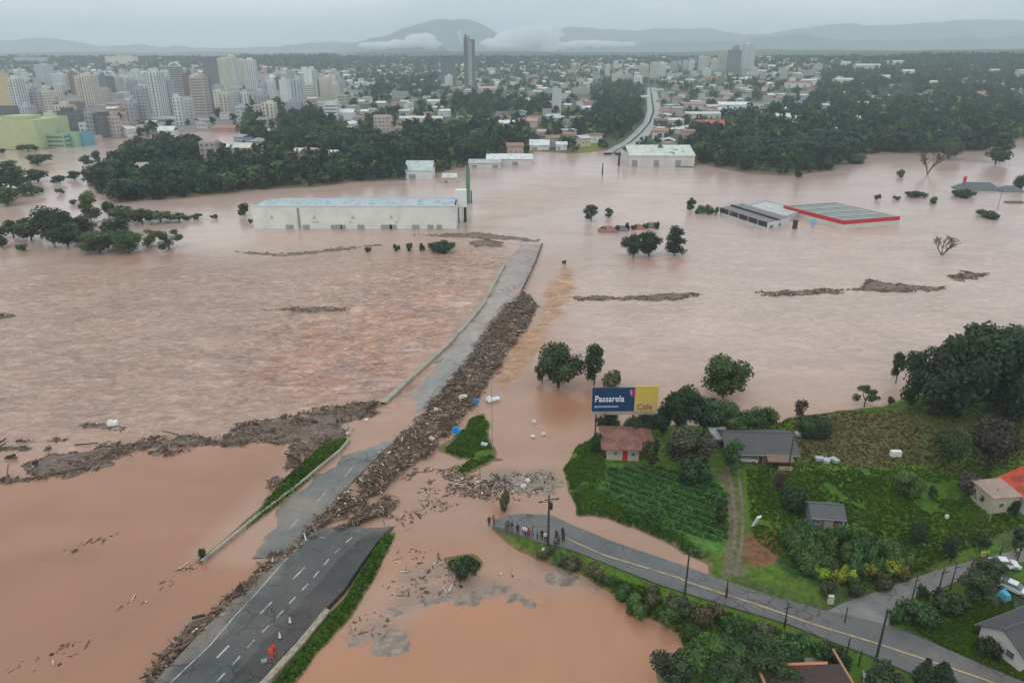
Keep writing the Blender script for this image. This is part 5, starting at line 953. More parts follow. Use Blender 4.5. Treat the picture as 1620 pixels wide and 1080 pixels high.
# ------------------------------------------------------------------ people
def person_mesh(seed, pose):
    J = {'pel': (0, 0, .95), 'ab': (0, .01, 1.1), 'ch': (0, 0, 1.32), 'nk': (0, -.01, 1.5), 'hd': (0, -.03, 1.6), 'ht': (0, -.03, 1.74), 'nose': (0, -.13, 1.63)}
    R_ = {'pel': .155, 'ab': .135, 'ch': .165, 'nk': .062, 'hd': .085, 'ht': .09, 'nose': .02}
    E = [('pel', 'ab'), ('ab', 'ch'), ('ch', 'nk'), ('nk', 'hd'), ('hd', 'ht'), ('hd', 'nose')]
    for s, n in ((-1, 'l'), (1, 'r')):
        st = pose.get('step', 0) * s; J['hip' + n] = (s * .1, 0, .88); J['kn' + n] = (s * .11, -st * .5 - .02, .5); J['an' + n] = (s * .12, -st * .6 + .02, .09); J['to' + n] = (s * .135, -st * .6 - .15, .05)
        for a, b, c in (('hip', 'pel', .105), ('kn', 'hip', .068), ('an', 'kn', .045), ('to', 'an', .042)): R_[a + n] = c; E.append((b + (n if b != 'pel' else ''), a + n))
        ar = pose.get('arm' + n, 0); J['sh' + n] = (s * .19, 0, 1.42); R_['sh' + n] = .06
        if ar == 0: J['el' + n], J['wr' + n], J['ha' + n] = (s * .25, .02, 1.14), (s * .27, -.04, .9), (s * .27, -.06, .8)
        elif ar == 1: J['el' + n], J['wr' + n], J['ha' + n] = (s * .26, 0, 1.16), (s * .2, -.22, 1.26), (s * .14, -.28, 1.34)
        else: J['el' + n], J['wr' + n], J['ha' + n] = (s * .36, .02, 1.22), (s * .24, -.04, 1.03), (s * .16, -.08, 1.0)
        for a, b, c in (('el', 'sh', .045), ('wr', 'el', .032), ('ha', 'wr', .035)): R_[a + n] = c; E.append((b + n, a + n))
        E.append(('ch', 'sh' + n))
    names = list(J); idx = {k: i for i, k in enumerate(names)}; names_ = names
    me = bpy.data.meshes.new('body'); me.from_pydata([J[k] for k in names], [(idx[a], idx[b]) for a, b in E], []); o = bpy.data.objects.new('tmp', me); C.objects.link(o)
    sm = o.modifiers.new('s', 'SKIN'); sk = me.skin_vertices[0].data
    for k in names: sk[idx[k]].radius = (R_[k], R_[k] * (.72 if k in ('ch', 'ab', 'pel') else 1))
    sk[idx['pel']].use_root = True; sub = o.modifiers.new('d', 'SUBSURF'); sub.levels = 1; sub.render_levels = 1
    dg = bpy.context.evaluated_depsgraph_get(); m2 = bpy.data.meshes.new_from_object(o.evaluated_get(dg)); bpy.data.objects.remove(o)
    for i in range(5): m2.materials.append(M['col'])
    for p in m2.polygons:
        c = p.center; z = c.z; ax = abs(c.x)
        if z < .1: k = 3
        elif ax > .235 and z < 1.12 or (pose.get('arml') == 1 and c.y < -.16 and z > 1.1 and z < 1.45): k = 0
        elif z < .98: k = 2
        elif z < 1.49: k = 1
        elif z > 1.66 and (c.y > -.08) or (z > 1.72) or (z > 1.56 and c.y > .02): k = 4
        else: k = 0
        p.material_index = k; p.use_smooth = True
    return m2
CM = {}
def cmat(c):
    c = tuple(round(v, 3) for v in c)
    if c not in CM: CM[c] = mat('cloth', c, .85, ns=6, var=.15)
    return CM[c]
PMESH = [person_mesh(i, p) for i, p in enumerate(({}, {'step': .22}, {'arml': 1, 'armr': 1}, {'arml': 2, 'armr': 2}, {'armr': 1, 'step': .1}))]
SKIN = [(.36, .2, .14), (.2, .11, .07)]
def person(px, py, pm, rz, shirt, legs, label, z=1.4, skin=0, hair=(.02, .015, .01), group='people gathered at the broken road end', scale=1.25):
    x, y = [float(v) for v in P(px, py, z)]; zz = z; z_ = float(z_si(np.array([x]), np.array([y]))[0]) if z == 1.4 else z
    if z == 1.4: x, y = [float(v) for v in P(px, py, z_)]; z_ += .01
    o = empty('person', (x, y, z_), rz, label, 'person', group); b = bpy.data.objects.new('body', PMESH[pm]); C.objects.link(b); b.parent = o; b.scale = (scale,) * 3
    for i, c in enumerate((SKIN[skin], shirt, legs, (.02, .02, .02), hair)): b.material_slots[i].link = 'OBJECT'; b.material_slots[i].material = cmat(c)
    return o
dk, nv, wh, rd, jn, gy, kh, bl = (.015, .016, .02), (.02, .03, .07), (.65, .65, .65), (.35, .03, .05), (.05, .07, .13), (.12, .13, .14), (.2, .16, .1), (.1, .2, .4)
pp = [(774, 833, 0, 3.1, dk, dk, 'person in black standing at the very edge of the broken road'), (781, 831, 1, 2.6, kh, (.1, .07, .06), 'person in tan top beside the one at the road edge'), (801, 841, 3, 3.0, gy, jn, 'person in grey shirt and blue trousers, first inside the road end'), (804, 838, 0, .4, gy, dk, 'person in grey turned sideways behind the blue trousers'), (810, 842, 1, 2.9, (.06, .02, .05), gy, 'person in dark plum shirt left of the group'), (819, 846, 0, 2.7, dk, dk, 'person all in black between plum shirt and white shirt'), (829, 848, 2, 3.2, wh, (.2, .03, .05), 'person in white top photographing the flood'), (833, 850, 3, 3.0, (.75, .72, .74), nv, 'person in white shirt and navy trousers in the middle of the group'), (836, 852, 0, 3.4, rd, dk, 'person in dark red shirt in the middle of the group'), (842, 851, 1, 1.4, gy, gy, 'person in grey right of the middle group'), (850, 853, 0, 2.0, bl, jn, 'person in light blue shirt left of the lamp pole'), (857, 855, 2, 2.9, dk, dk, 'person in black crouched close left of the lamp pole'), (863, 858, 0, 3.0, wh, dk, 'person in white shirt right by the lamp pole'), (880, 855, 4, 2.7, (.05, .05, .06), dk, 'person in black jacket right of the lamp pole'), (883, 862, 0, 3.3, gy, dk, 'person in grey on the near edge of the road'), (890, 851, 1, 2.4, dk, nv, 'outermost person in dark clothes at the right of the group'), (891, 858, 3, 3.0, nv, dk, 'person in navy next to the outermost one'), (878, 866, 0, 3.0, kh, dk, 'person in khaki by the verge right of the lamp pole')]
for px, py, pm, rz, sh, lg, lb in pp: person(px, py, pm, rz, sh, lg, lb, skin=pp.index((px, py, pm, rz, sh, lg, lb)) % 2)
og = 'workers in orange on the highway shoulder'
person(430, 1043, 0, 2.9, (.85, .1, .03), (.75, .09, .03), 'highway worker in full orange overalls on the black shoulder', .97, 0, (.3, .04, .02), og, 1.3)
person(435, 1036, 1, 1.2, (.8, .09, .03), (.3, .05, .03), 'second highway worker in orange jacket just behind the first', .97, 1, (.3, .04, .02), og, 1.25)
for px, py, c, lb in ((1607, 880, wh, 'person in white shirt walking by the pole at the right frame edge'), (1560, 884, (.5, .45, .1), 'person in yellow top beside the parked cars'), (1241, 992, dk, 'person in dark clothes by the pole on the asphalt road'), (1149, 944, dk, 'person in dark clothes walking on the asphalt road')):
    person(px, py, 1, 1.5, c, dk, lb, 1.46, group='people walking on the roads', scale=1.1)
# ------------------------------------------------------------------ flooded halls
def hall(name, pts, base_py, zt, wall, roof, label, band=None, cat='warehouse', rise=0.0, parts=None, over=.0):
    """pts: left, front and right roof corners as photo points at height zt"""
    L0, F0, R0 = [pv(p[0], p[1], zt) for p in pts]; B0 = L0 + R0 - F0; o = empty(name, (F0.x, F0.y, 0), 0, label, cat); off = Vector((F0.x, F0.y, 0))
    q = [p - off for p in (L0, F0, R0, B0)]; w = MB(); lo = [Vector((p.x, p.y, -2.5)) for p in q]; hi = [Vector((p.x, p.y, zt)) for p in q]
    w.add(lo + hi, [(0, 1, 5, 4), (1, 2, 6, 5), (2, 3, 7, 6), (3, 0, 4, 7)]).build('wall', M['wall'], o, color=wall)
    c = sum(hi, Vector()) / 4; r = MB(); ins = [c + (p - c) * .985 for p in hi]; m1 = (ins[0] + ins[3]) / 2 + Vector((0, 0, rise - .4)); m2 = (ins[1] + ins[2]) / 2 + Vector((0, 0, rise - .4)); e_ = [p - Vector((0, 0, .4)) for p in ins]
    r.add([e_[0], e_[1], m2, m1, e_[2], e_[3]], [(0, 1, 2, 3), (3, 2, 4, 5), (1, 4, 2), (0, 3, 5)]).build('roof', M['roof'], o, color=roof)
    if band:
        for a, b in ((0, 1), (1, 2)):
            p, s_ = hi[a], hi[b]; n = Vector((s_.y - p.y, p.x - s_.x, 0)).normalized(); n = n if n.dot(p - c) > 0 else -n; k = n * .12
            MB().add([p + k - Vector((0, 0, band[1])), s_ + k - Vector((0, 0, band[1])), s_ + k + Vector((0, 0, .25)), p + k + Vector((0, 0, .25)), p - n * .2 - Vector((0, 0, band[1])), s_ - n * .2 - Vector((0, 0, band[1])), s_ - n * .2 + Vector((0, 0, .25)), p - n * .2 + Vector((0, 0, .25))], [(0, 1, 2, 3), (7, 6, 5, 4), (3, 2, 6, 7), (0, 4, 5, 1), (0, 3, 7, 4), (1, 5, 6, 2)]).build('fascia', M['col'], o, color=band[0])
    return o, q, hi
def along_face(o, hi, a, b, items, z0, z1, d=.12, name='window', m='win', color=None):
    p, s_ = hi[a], hi[b]; c = sum(hi, Vector()) / 4; n = Vector((s_.y - p.y, p.x - s_.x, 0)).normalized(); n = n if n.dot(p - c) > 0 else -n
    for t0, t1 in items:
        u, v = p.lerp(s_, t0), p.lerp(s_, t1); k = n * d
        vs = [Vector((u.x, u.y, z0)) - k, Vector((v.x, v.y, z0)) - k, Vector((v.x, v.y, z1)) - k, Vector((u.x, u.y, z1)) - k]; vs += [x_ + 2 * k for x_ in vs]
        MB().add(vs, [(3, 2, 1, 0), (4, 5, 6, 7), (0, 1, 5, 4), (1, 2, 6, 5), (2, 3, 7, 6), (3, 0, 4, 7)]).build(name, M[m], o, color=color)
# big white warehouse
zt = 10.5
Lc, Rc = pv(402, 362, 0), pv(722, 362, 0); yf = Lc.y; ybk = float(P(560, 309, zt + 1.5)[1])
ho = empty('warehouse', ((Lc.x + Rc.x) / 2, yf, 0), 0, 'huge white flooded warehouse with pale blue-grey roof left of the broken highway', 'warehouse')
hw = (Rc.x - Lc.x) / 2; D = ybk - yf
MB().add([(-hw, 0, -2.5), (hw, 0, -2.5), (hw, D, -2.5), (-hw + 5, D, -2.5), (-hw, 0, zt), (hw, 0, zt), (hw, D, zt + .3), (-hw + 8, D, zt + .3)], [(0, 1, 5, 4), (1, 2, 6, 5), (2, 3, 7, 6), (3, 0, 4, 7)]).build('wall', M['wall'], ho, color=(.74, .76, .70))
for i in range(11):  # roof laid in wide sheet bays
    x0 = -hw + .6 + i * (2 * hw - 1.2) / 11; x1 = x0 + (2 * hw - 1.2) / 11 - .08; k = 8 if i == 0 else 0
    ym = D * .45; MB().add([(x0, .3, zt - .5), (x1, .3, zt - .5), (x1, ym, zt + 1.2), (x0 + k * .5, ym, zt + 1.2), (x1, D - .4, zt + .1), (x0 + k, D - .4, zt + .1)], [(0, 1, 2, 3), (3, 2, 4, 5)]).build('roof_panel', M['roof'], ho, color=(.40 + .02 * (i % 3), .50, .55))
MB().box(-hw, hw, -.25, -.02, zt - .25, zt + .25).build('parapet', M['wall'], ho, color=(.7, .74, .72))
MB().box(-hw + 20.5, -hw + 21.3, -.5, -.02, -1, zt - 1).build('downpipe', M['conc'], ho)
def wx_(px): return (px - 402) / 320 * 2 * hw - hw
for px, w in ((459, 3.2), (485, 2.8), (533, 5.0), (543, 2), (571, 3), (612, 5), (622, 3), (658, 3), (681, 2.5), (695, 2.2)): MB().box(wx_(px) - w / 2, wx_(px) + w / 2, -.5, -.03, -1, 1.9).build('loading_door', M['col'], ho, color=(.3, .33, .3))
for px in (432, 499, 560, 620): c = wx_(px); MB().add([(c - .9, -.1, 4.6), (c + .9, -.1, 4.6), (c, -.1, 6.4)], [(0, 1, 2)]).build('vent', M['col'], ho, color=(.42, .46, .43))
for px, w in ((500, 3.2), (555, 1.2), (628, 1.5)): MB().box(wx_(px) - w / 2, wx_(px) + w / 2, -.12, -.02, 2.8, 3.6).build('vent', M['col'], ho, color=(.5, .53, .5))
# white sign tower and green pylon
x, y = [float(v) for v in P(730, 352, 0)]; z2 = z_at(x, y, 301); z1_ = z_at(x, y, 328); s = mpp(x, y, 0); w = 17 / s
tw = empty('sign_tower', (x, y + 2, 0), 0, 'white block-shaped sign tower on dark legs at the east end of the white warehouse', 'tower')
MB().box(-w / 2, w / 2, -2, 2, z1_, z2).build('sign_block', M['white'], tw)
for q in (-w / 2 + .8, w / 2 - .8, 0): MB().box(q - .6, q + .6, -1.6, 1.6, -2, z1_).build('leg', M['white'] if q == 0 else M['dark'], tw)
x, y = [float(v) for v in P(741, 322, 0)]; z2 = z_at(x, y, 264); gp = empty('sign_pylon', (x, y, 0), 0, 'tall narrow green pylon behind the white sign tower', 'pylon')
MB().box(-1.0, 1.0, -.5, .5, -2, z2).build('panel', M['col'], gp, color=(.09, .22, .15)); MB().box(-1.25, -.8, -.6, .6, z2 - 5, z2 + .4).build('edge', M['col'], gp, color=(.3, .42, .34)); MB().box(1.3, 2.0, -.5, .5, -2, z2 * .35).build('support', M['col'], gp, color=(.14, .06, .05))
# red banded building, black roofed building
o, q, hi = hall('supermarket', ((1240, 326), (1335, 350), (1424, 343)), 361, 3.7, (.62, .58, .53), (.27, .285, .27), 'low building with bright red parapet band sunk in the flood on the right', ((.50, .025, .03), 1.5), 'building')
along_face(o, hi, 0, 3, [(.0, .98)], 3.0, 3.6, .3, 'roof_edge', 'col', (.2, .23, .22))
c = sum(hi, Vector()) / 4
for t in (.25, .5, .75): a, b = hi[0].lerp(hi[1], t), hi[3].lerp(hi[2], t); n = (b - a).normalized(); a, b = a + n * 2, b - n * 2; sd = Vector((-n.y, n.x, 0)) * .35; MB().add([a + sd, a - sd, b - sd, b + sd] , [(0, 1, 2, 3)]).build('skylight', M['col'], o, color=(.5, .5, .47))
o, q, hi = hall('fuel_station', ((1140, 328), (1215, 352), (1250, 344)), 360, 3.6, (.6, .6, .6), (.2, .2, .21), 'flooded building with black window band left of the red banded building', None, 'building')
along_face(o, hi, 0, 1, [(.0, .19), (.21, .40), (.42, .60), (.62, .80), (.82, .99)], 1.3, 3.55, .2, 'window', 'dark')
along_face(o, hi, 0, 1, [(.22, .27)], 2.1, 3.4, .22, 'sign', 'col', (.4, .06, .05))
along_face(o, hi, 1, 2, [(.1, .25), (.5, .6)], .6, 1.9, .15)
a, b = hi[0].lerp(hi[3], .5), hi[1].lerp(hi[2], .5); MB().tube(a, b, .5, .5, 6).build('roof_duct', M['dark'], o)
hall('canopy', ((1178, 326), (1243, 341), (1275, 331)), 345, 3.0, (.5, .5, .5), (.5, .51, .52), 'flat white canopy roof between the black-windowed and red banded buildings', None, 'canopy')
x, y = [float(v) for v in P(1257, 362, 0)]; o = empty('sign_pillar', (x, y, 0), 0, 'short dark pillar standing in water before the red banded building', 'pillar'); MB().box(-1, 1, -.4, .4, -2, 4.0).build('post', M['dark'], o); MB().box(-1.15, 1.15, -.5, .5, 3.2, 4.1).build('head', M['col'], o, color=(.06, .05, .05))
x, y = [float(v) for v in P(1285, 361, 0)]; o = empty('round_sign', (x, y, 0), 0, 'round pale blue sign at the corner of the red banded building', 'sign'); MB().tube((0, -.2, 2.6), (0, .2, 2.6), 1.5, 1.5, 20).build('disc', M['col'], o, color=(.25, .42, .62)); MB().tube((0, 0, -2), (0, 0, 1.4), .12).build('post', M['dark'], o)
x, y = [float(v) for v in P(1523, 300, 0)]; o = empty('red_sign', (x, y, 0), 0, 'small red sign sticking up over the grey submerged roof', 'sign'); MB().box(-.9, .9, -.2, .2, 4.3, 7.6).build('panel', M['col'], o, color=(.6, .04, .06)); MB().tube((0, 0, -2), (0, 0, 4.4), .15).build('post', M['dark'], o)
def sunk_roof(px, py, w, d, h, color, label, rz=0, kind='hip'):
    x, y = [float(v) for v in P(px, py, 0)]; o = empty('submerged_roof', (x, y + d / 2, 0), rz, label, 'flooded house', 'roofs above the flood'); b = MB(); (b.hip if kind == 'hip' else b.gable)(-w / 2, w / 2, -d / 2, d / 2, .3, h); b.build('roof', M['roof'], o, color=color)
    MB().box(-w / 2 + .5, w / 2 - .5, -d / 2 + .5, d / 2 - .5, -2, .4).build('wall', M['wall'], o, color=(.5, .45, .4)); MB().box(-w / 2, w / 2, -d / 2 - .06, -d / 2 + .02, .18, .3).build('fascia', M['conc'], o)
sunk_roof(1552, 302, 24, 10, 4.2, (.11, .14, .15), 'wide grey submerged roof beside the small red sign', -.12)
sunk_roof(1603, 304, 14, 9, 3.0, (.12, .14, .17), 'smaller grey submerged roof at the right frame edge')
sunk_roof(1607, 322, 9, 4, .9, (.1, .09, .08), 'flat dark roof edge awash at the right frame edge', 0, 'gable')
sunk_roof(963, 368, 9, 6, 2.4, (.3, .13, .12), 'reddish roof just above water north of the mid-river trees'); sunk_roof(985, 366, 6, 5, 2.2, (.16, .16, .17), 'dark grey roof beside the reddish submerged roof')
sunk_roof(1011, 363, 6, 5, 2.0, (.42, .12, .1), 'small brick-red roof east of the two submerged roofs'); sunk_roof(1031, 361, 7, 5, 2.2, (.15, .15, .16), 'easternmost small dark roof in the row above the mid-river trees')
for i, (px, py) in enumerate(((953, 366), (975, 366), (993, 364), (1003, 363), (1022, 362), (1040, 362))): T(px, py, 10, 8 + i % 3 * 2, 'midbush', 'dark', 'small drowned bush among the submerged roofs above the mid-river trees', group=fl, name='flooded_bush')

# ------------------------------------------------------------------ city buildings
LANDM = [(743, 110, 'the tallest slender tower'), (709, 110, 'the dark blue tower'), (460, 150, 'the twin white towers'), (1183, 95, 'the white skyline tower'), (20, 160, 'the tan block tower'), (250, 155, 'the ribbed white tower'), (320, 155, 'the wide beige tower'), (398, 120, 'the tall pale tower'), (30, 215, 'the yellow-green block'), (562, 320, 'the white warehouse'), (1035, 180, 'the far highway'), (1040, 115, 'the cream tower cluster'), (140, 145, 'the cream stepped tower'), (880, 160, 'the pale pillar tower'), (1420, 150, 'the smoke plume'), (1265, 133, 'the red roofed hall'), (1163, 170, 'the long white hall'), (800, 250, 'the riverside white hall'), (604, 200, 'the pinkish apartment block'), (660, 190, 'the long beige hall'), (283, 140, 'the arch-topped tower'), (335, 238, 'the pink block in the trees'), (520, 140, 'the cream pair'), (1360, 105, 'the hilltop white cluster')]
def where(px, py):
    b = min(LANDM, key=lambda l: ((l[0] - px) / 1.6) ** 2 + ((l[1] - py)) ** 2); dx, dy = px - b[0], py - b[1]
    r = ('left of' if dx < 0 else 'right of') if abs(dx) > 1.6 * abs(dy) else ('beyond' if dy < 0 else 'in front of')
    return ('well ' if abs(dx) + 2 * abs(dy) > 70 and r in ('left of', 'right of') else '') + r + ' ' + b[2]
PAL = {'white': (.70, .71, .70), 'cream': (.66, .62, .52), 'beige': (.52, .47, .40), 'grey': (.40, .42, .43), 'pale grey': (.55, .57, .58), 'tan': (.62, .5, .3), 'pink': (.55, .45, .41), 'brown': (.25, .18, .15), 'dark grey': (.12, .14, .16), 'blue-grey': (.16, .22, .28), 'green': (.32, .5, .34), 'yellow-green': (.50, .56, .32), 'lilac grey': (.45, .43, .48), 'maroon': (.17, .1, .11), 'teal': (.12, .36, .42), 'navy': (.07, .12, .19)}
placed = []
def tower(x0, x1, yt, yb, col, label=None, depth=None, style='grid', rz=None, cat='apartment tower', cap=None, group='towers of the far city', seed=None, roofcol=None, name=None):
    r = random.Random(seed if seed is not None else int(x0 * 31 + yb * 7 + yt)); pc = (x0 + x1) / 2; x, y, z = g1(pc, yb); s = mpp(x, y, z)
    w = (x1 - x0) / s; h = max(3.0, z_at(x, y, yt) - z); d = depth or min(max(w * (.7 + .4 * r.random()), 9), 26); rz = (r.random() - .5) * .3 if rz is None else rz
    cc = PAL[col] if isinstance(col, str) else col; j = 1 + (r.random() - .5) * .12; cc = tuple(c * j for c in cc); nm = name or ('apartment_tower' if h > 22 else 'apartment_block')
    o = empty(nm, (x - math.sin(rz) * d / 2, y + math.cos(rz) * d / 2, z), rz, None, cat if h > 22 or cat != 'apartment tower' else 'apartment block', group); placed.append((pc, yb, x1 - x0, yb - yt))
    w2, d2 = w / 2, d / 2; b = MB(); b.box(-w2, w2, -d2, d2, -6, h); b.box(-w2, w2, -d2, -d2 + .4, h, h + .9); b.box(-w2, w2, d2 - .4, d2, h, h + .9); b.box(-w2, -w2 + .4, -d2 + .4, d2 - .4, h, h + .9); b.box(w2 - .4, w2, -d2 + .4, d2 - .4, h, h + .9)
    b.build('wall', M['wall'], o, color=cc)
    fh = 3.1 if h < 70 else 3.6; nf = max(1, int(h / fh)); nc = max(2, int(w / 3.4)); nd = max(2, int(d / 3.6)); wm = MB()
    for f in range(nf):
        z0 = f * h / nf + h / nf * .32; z1 = z0 + h / nf * .42
        for side, n_, ln in (('f', nc, w), ('l', nd, d), ('r', nd, d)):
            if style == 'none': continue
            if style == 'strip': spans = [(.06, .94)]
            elif style == 'mix': spans = [((i + .2) / n_, (i + .55) / n_) for i in range(n_)]; z0 = f * h / nf + .05; z1 = (f + 1) * h / nf - .1
            elif style == 'glass': spans = [(.02, .98)]; z0 = f * h / nf + h / nf * .12; z1 = z0 + h / nf * .76
            else: spans = [((i + .24) / n_, (i + .76) / n_) for i in range(n_)]
            for a, c in spans:
                a, c = (a - .5) * ln, (c - .5) * ln
                if side == 'f': wm.quad((a, -d2 - .05, z0), (c, -d2 - .05, z0), (c, -d2 - .05, z1), (a, -d2 - .05, z1))
                elif side == 'l': wm.quad((-w2 - .05, c, z0), (-w2 - .05, a, z0), (-w2 - .05, a, z1), (-w2 - .05, c, z1))
                else: wm.quad((w2 + .05, a, z0), (w2 + .05, c, z0), (w2 + .05, c, z1), (w2 + .05, a, z1))
    if wm.v: tag(wm.build('window_glazing', M['win'], o), kind='stuff')
    if h > 14:
        k = MB(); a = w * (.18 + .12 * r.random()); ox = (r.random() - .5) * w * .3; k.box(ox - a, ox + a, -d * .2, d * .2, h, h + 2.5 + 2 * r.random()); k.build('roof_house', M['wall'], o, color=tuple(v * .9 for v in cc))
    if h > 20 and style in ('grid', 'mix'):
        k = MB(); bw = w * .16
        for q in (-.3, .3):
            for f in range(1, nf): zb_ = f * h / nf; k.box(q * w - bw, q * w + bw, -d2 - 1.2, -d2 - .06, zb_ - .12, zb_ + .75)
        tag(k.build('balcony', M['wall'], o, color=tuple(min(.8, v * 1.12) for v in cc)), kind='stuff')
    if cap == 'arch':
        k = MB(); n = 14
        for i in range(n):
            a0, a1 = math.pi * i / n, math.pi * (i + 1) / n; k.add([(math.cos(a0) * w2, -d2, h + math.sin(a0) * 7), (math.cos(a1) * w2, -d2, h + math.sin(a1) * 7), (math.cos(a1) * w2 * .8, -d2, h + math.sin(a1) * 5), (math.cos(a0) * w2 * .8, -d2, h + math.sin(a0) * 5), (math.cos(a0) * w2, -d2 + 3, h + math.sin(a0) * 7), (math.cos(a1) * w2, -d2 + 3, h + math.sin(a1) * 7), (math.cos(a1) * w2 * .8, -d2 + 3, h + math.sin(a1) * 5), (math.cos(a0) * w2 * .8, -d2 + 3, h + math.sin(a0) * 5)], BOXF.tolist())
        k.build('arch', M['white'], o)
    if roofcol: MB().hip(-w2 - .4, w2 + .4, -d2 - .4, d2 + .4, h + .95, h + 2.8).build('roof', M['roof'], o, color=roofcol)
    fl_ = max(1, round(h / 3.1)); o['label'] = label or ('%s %s %s' % (col if isinstance(col, str) else 'plain', 'high-rise' if h > 42 else 'tower' if h > 22 else 'mid-rise block' if h > 10 else 'low block', where(pc, (yt + yb) / 2)))
    return o
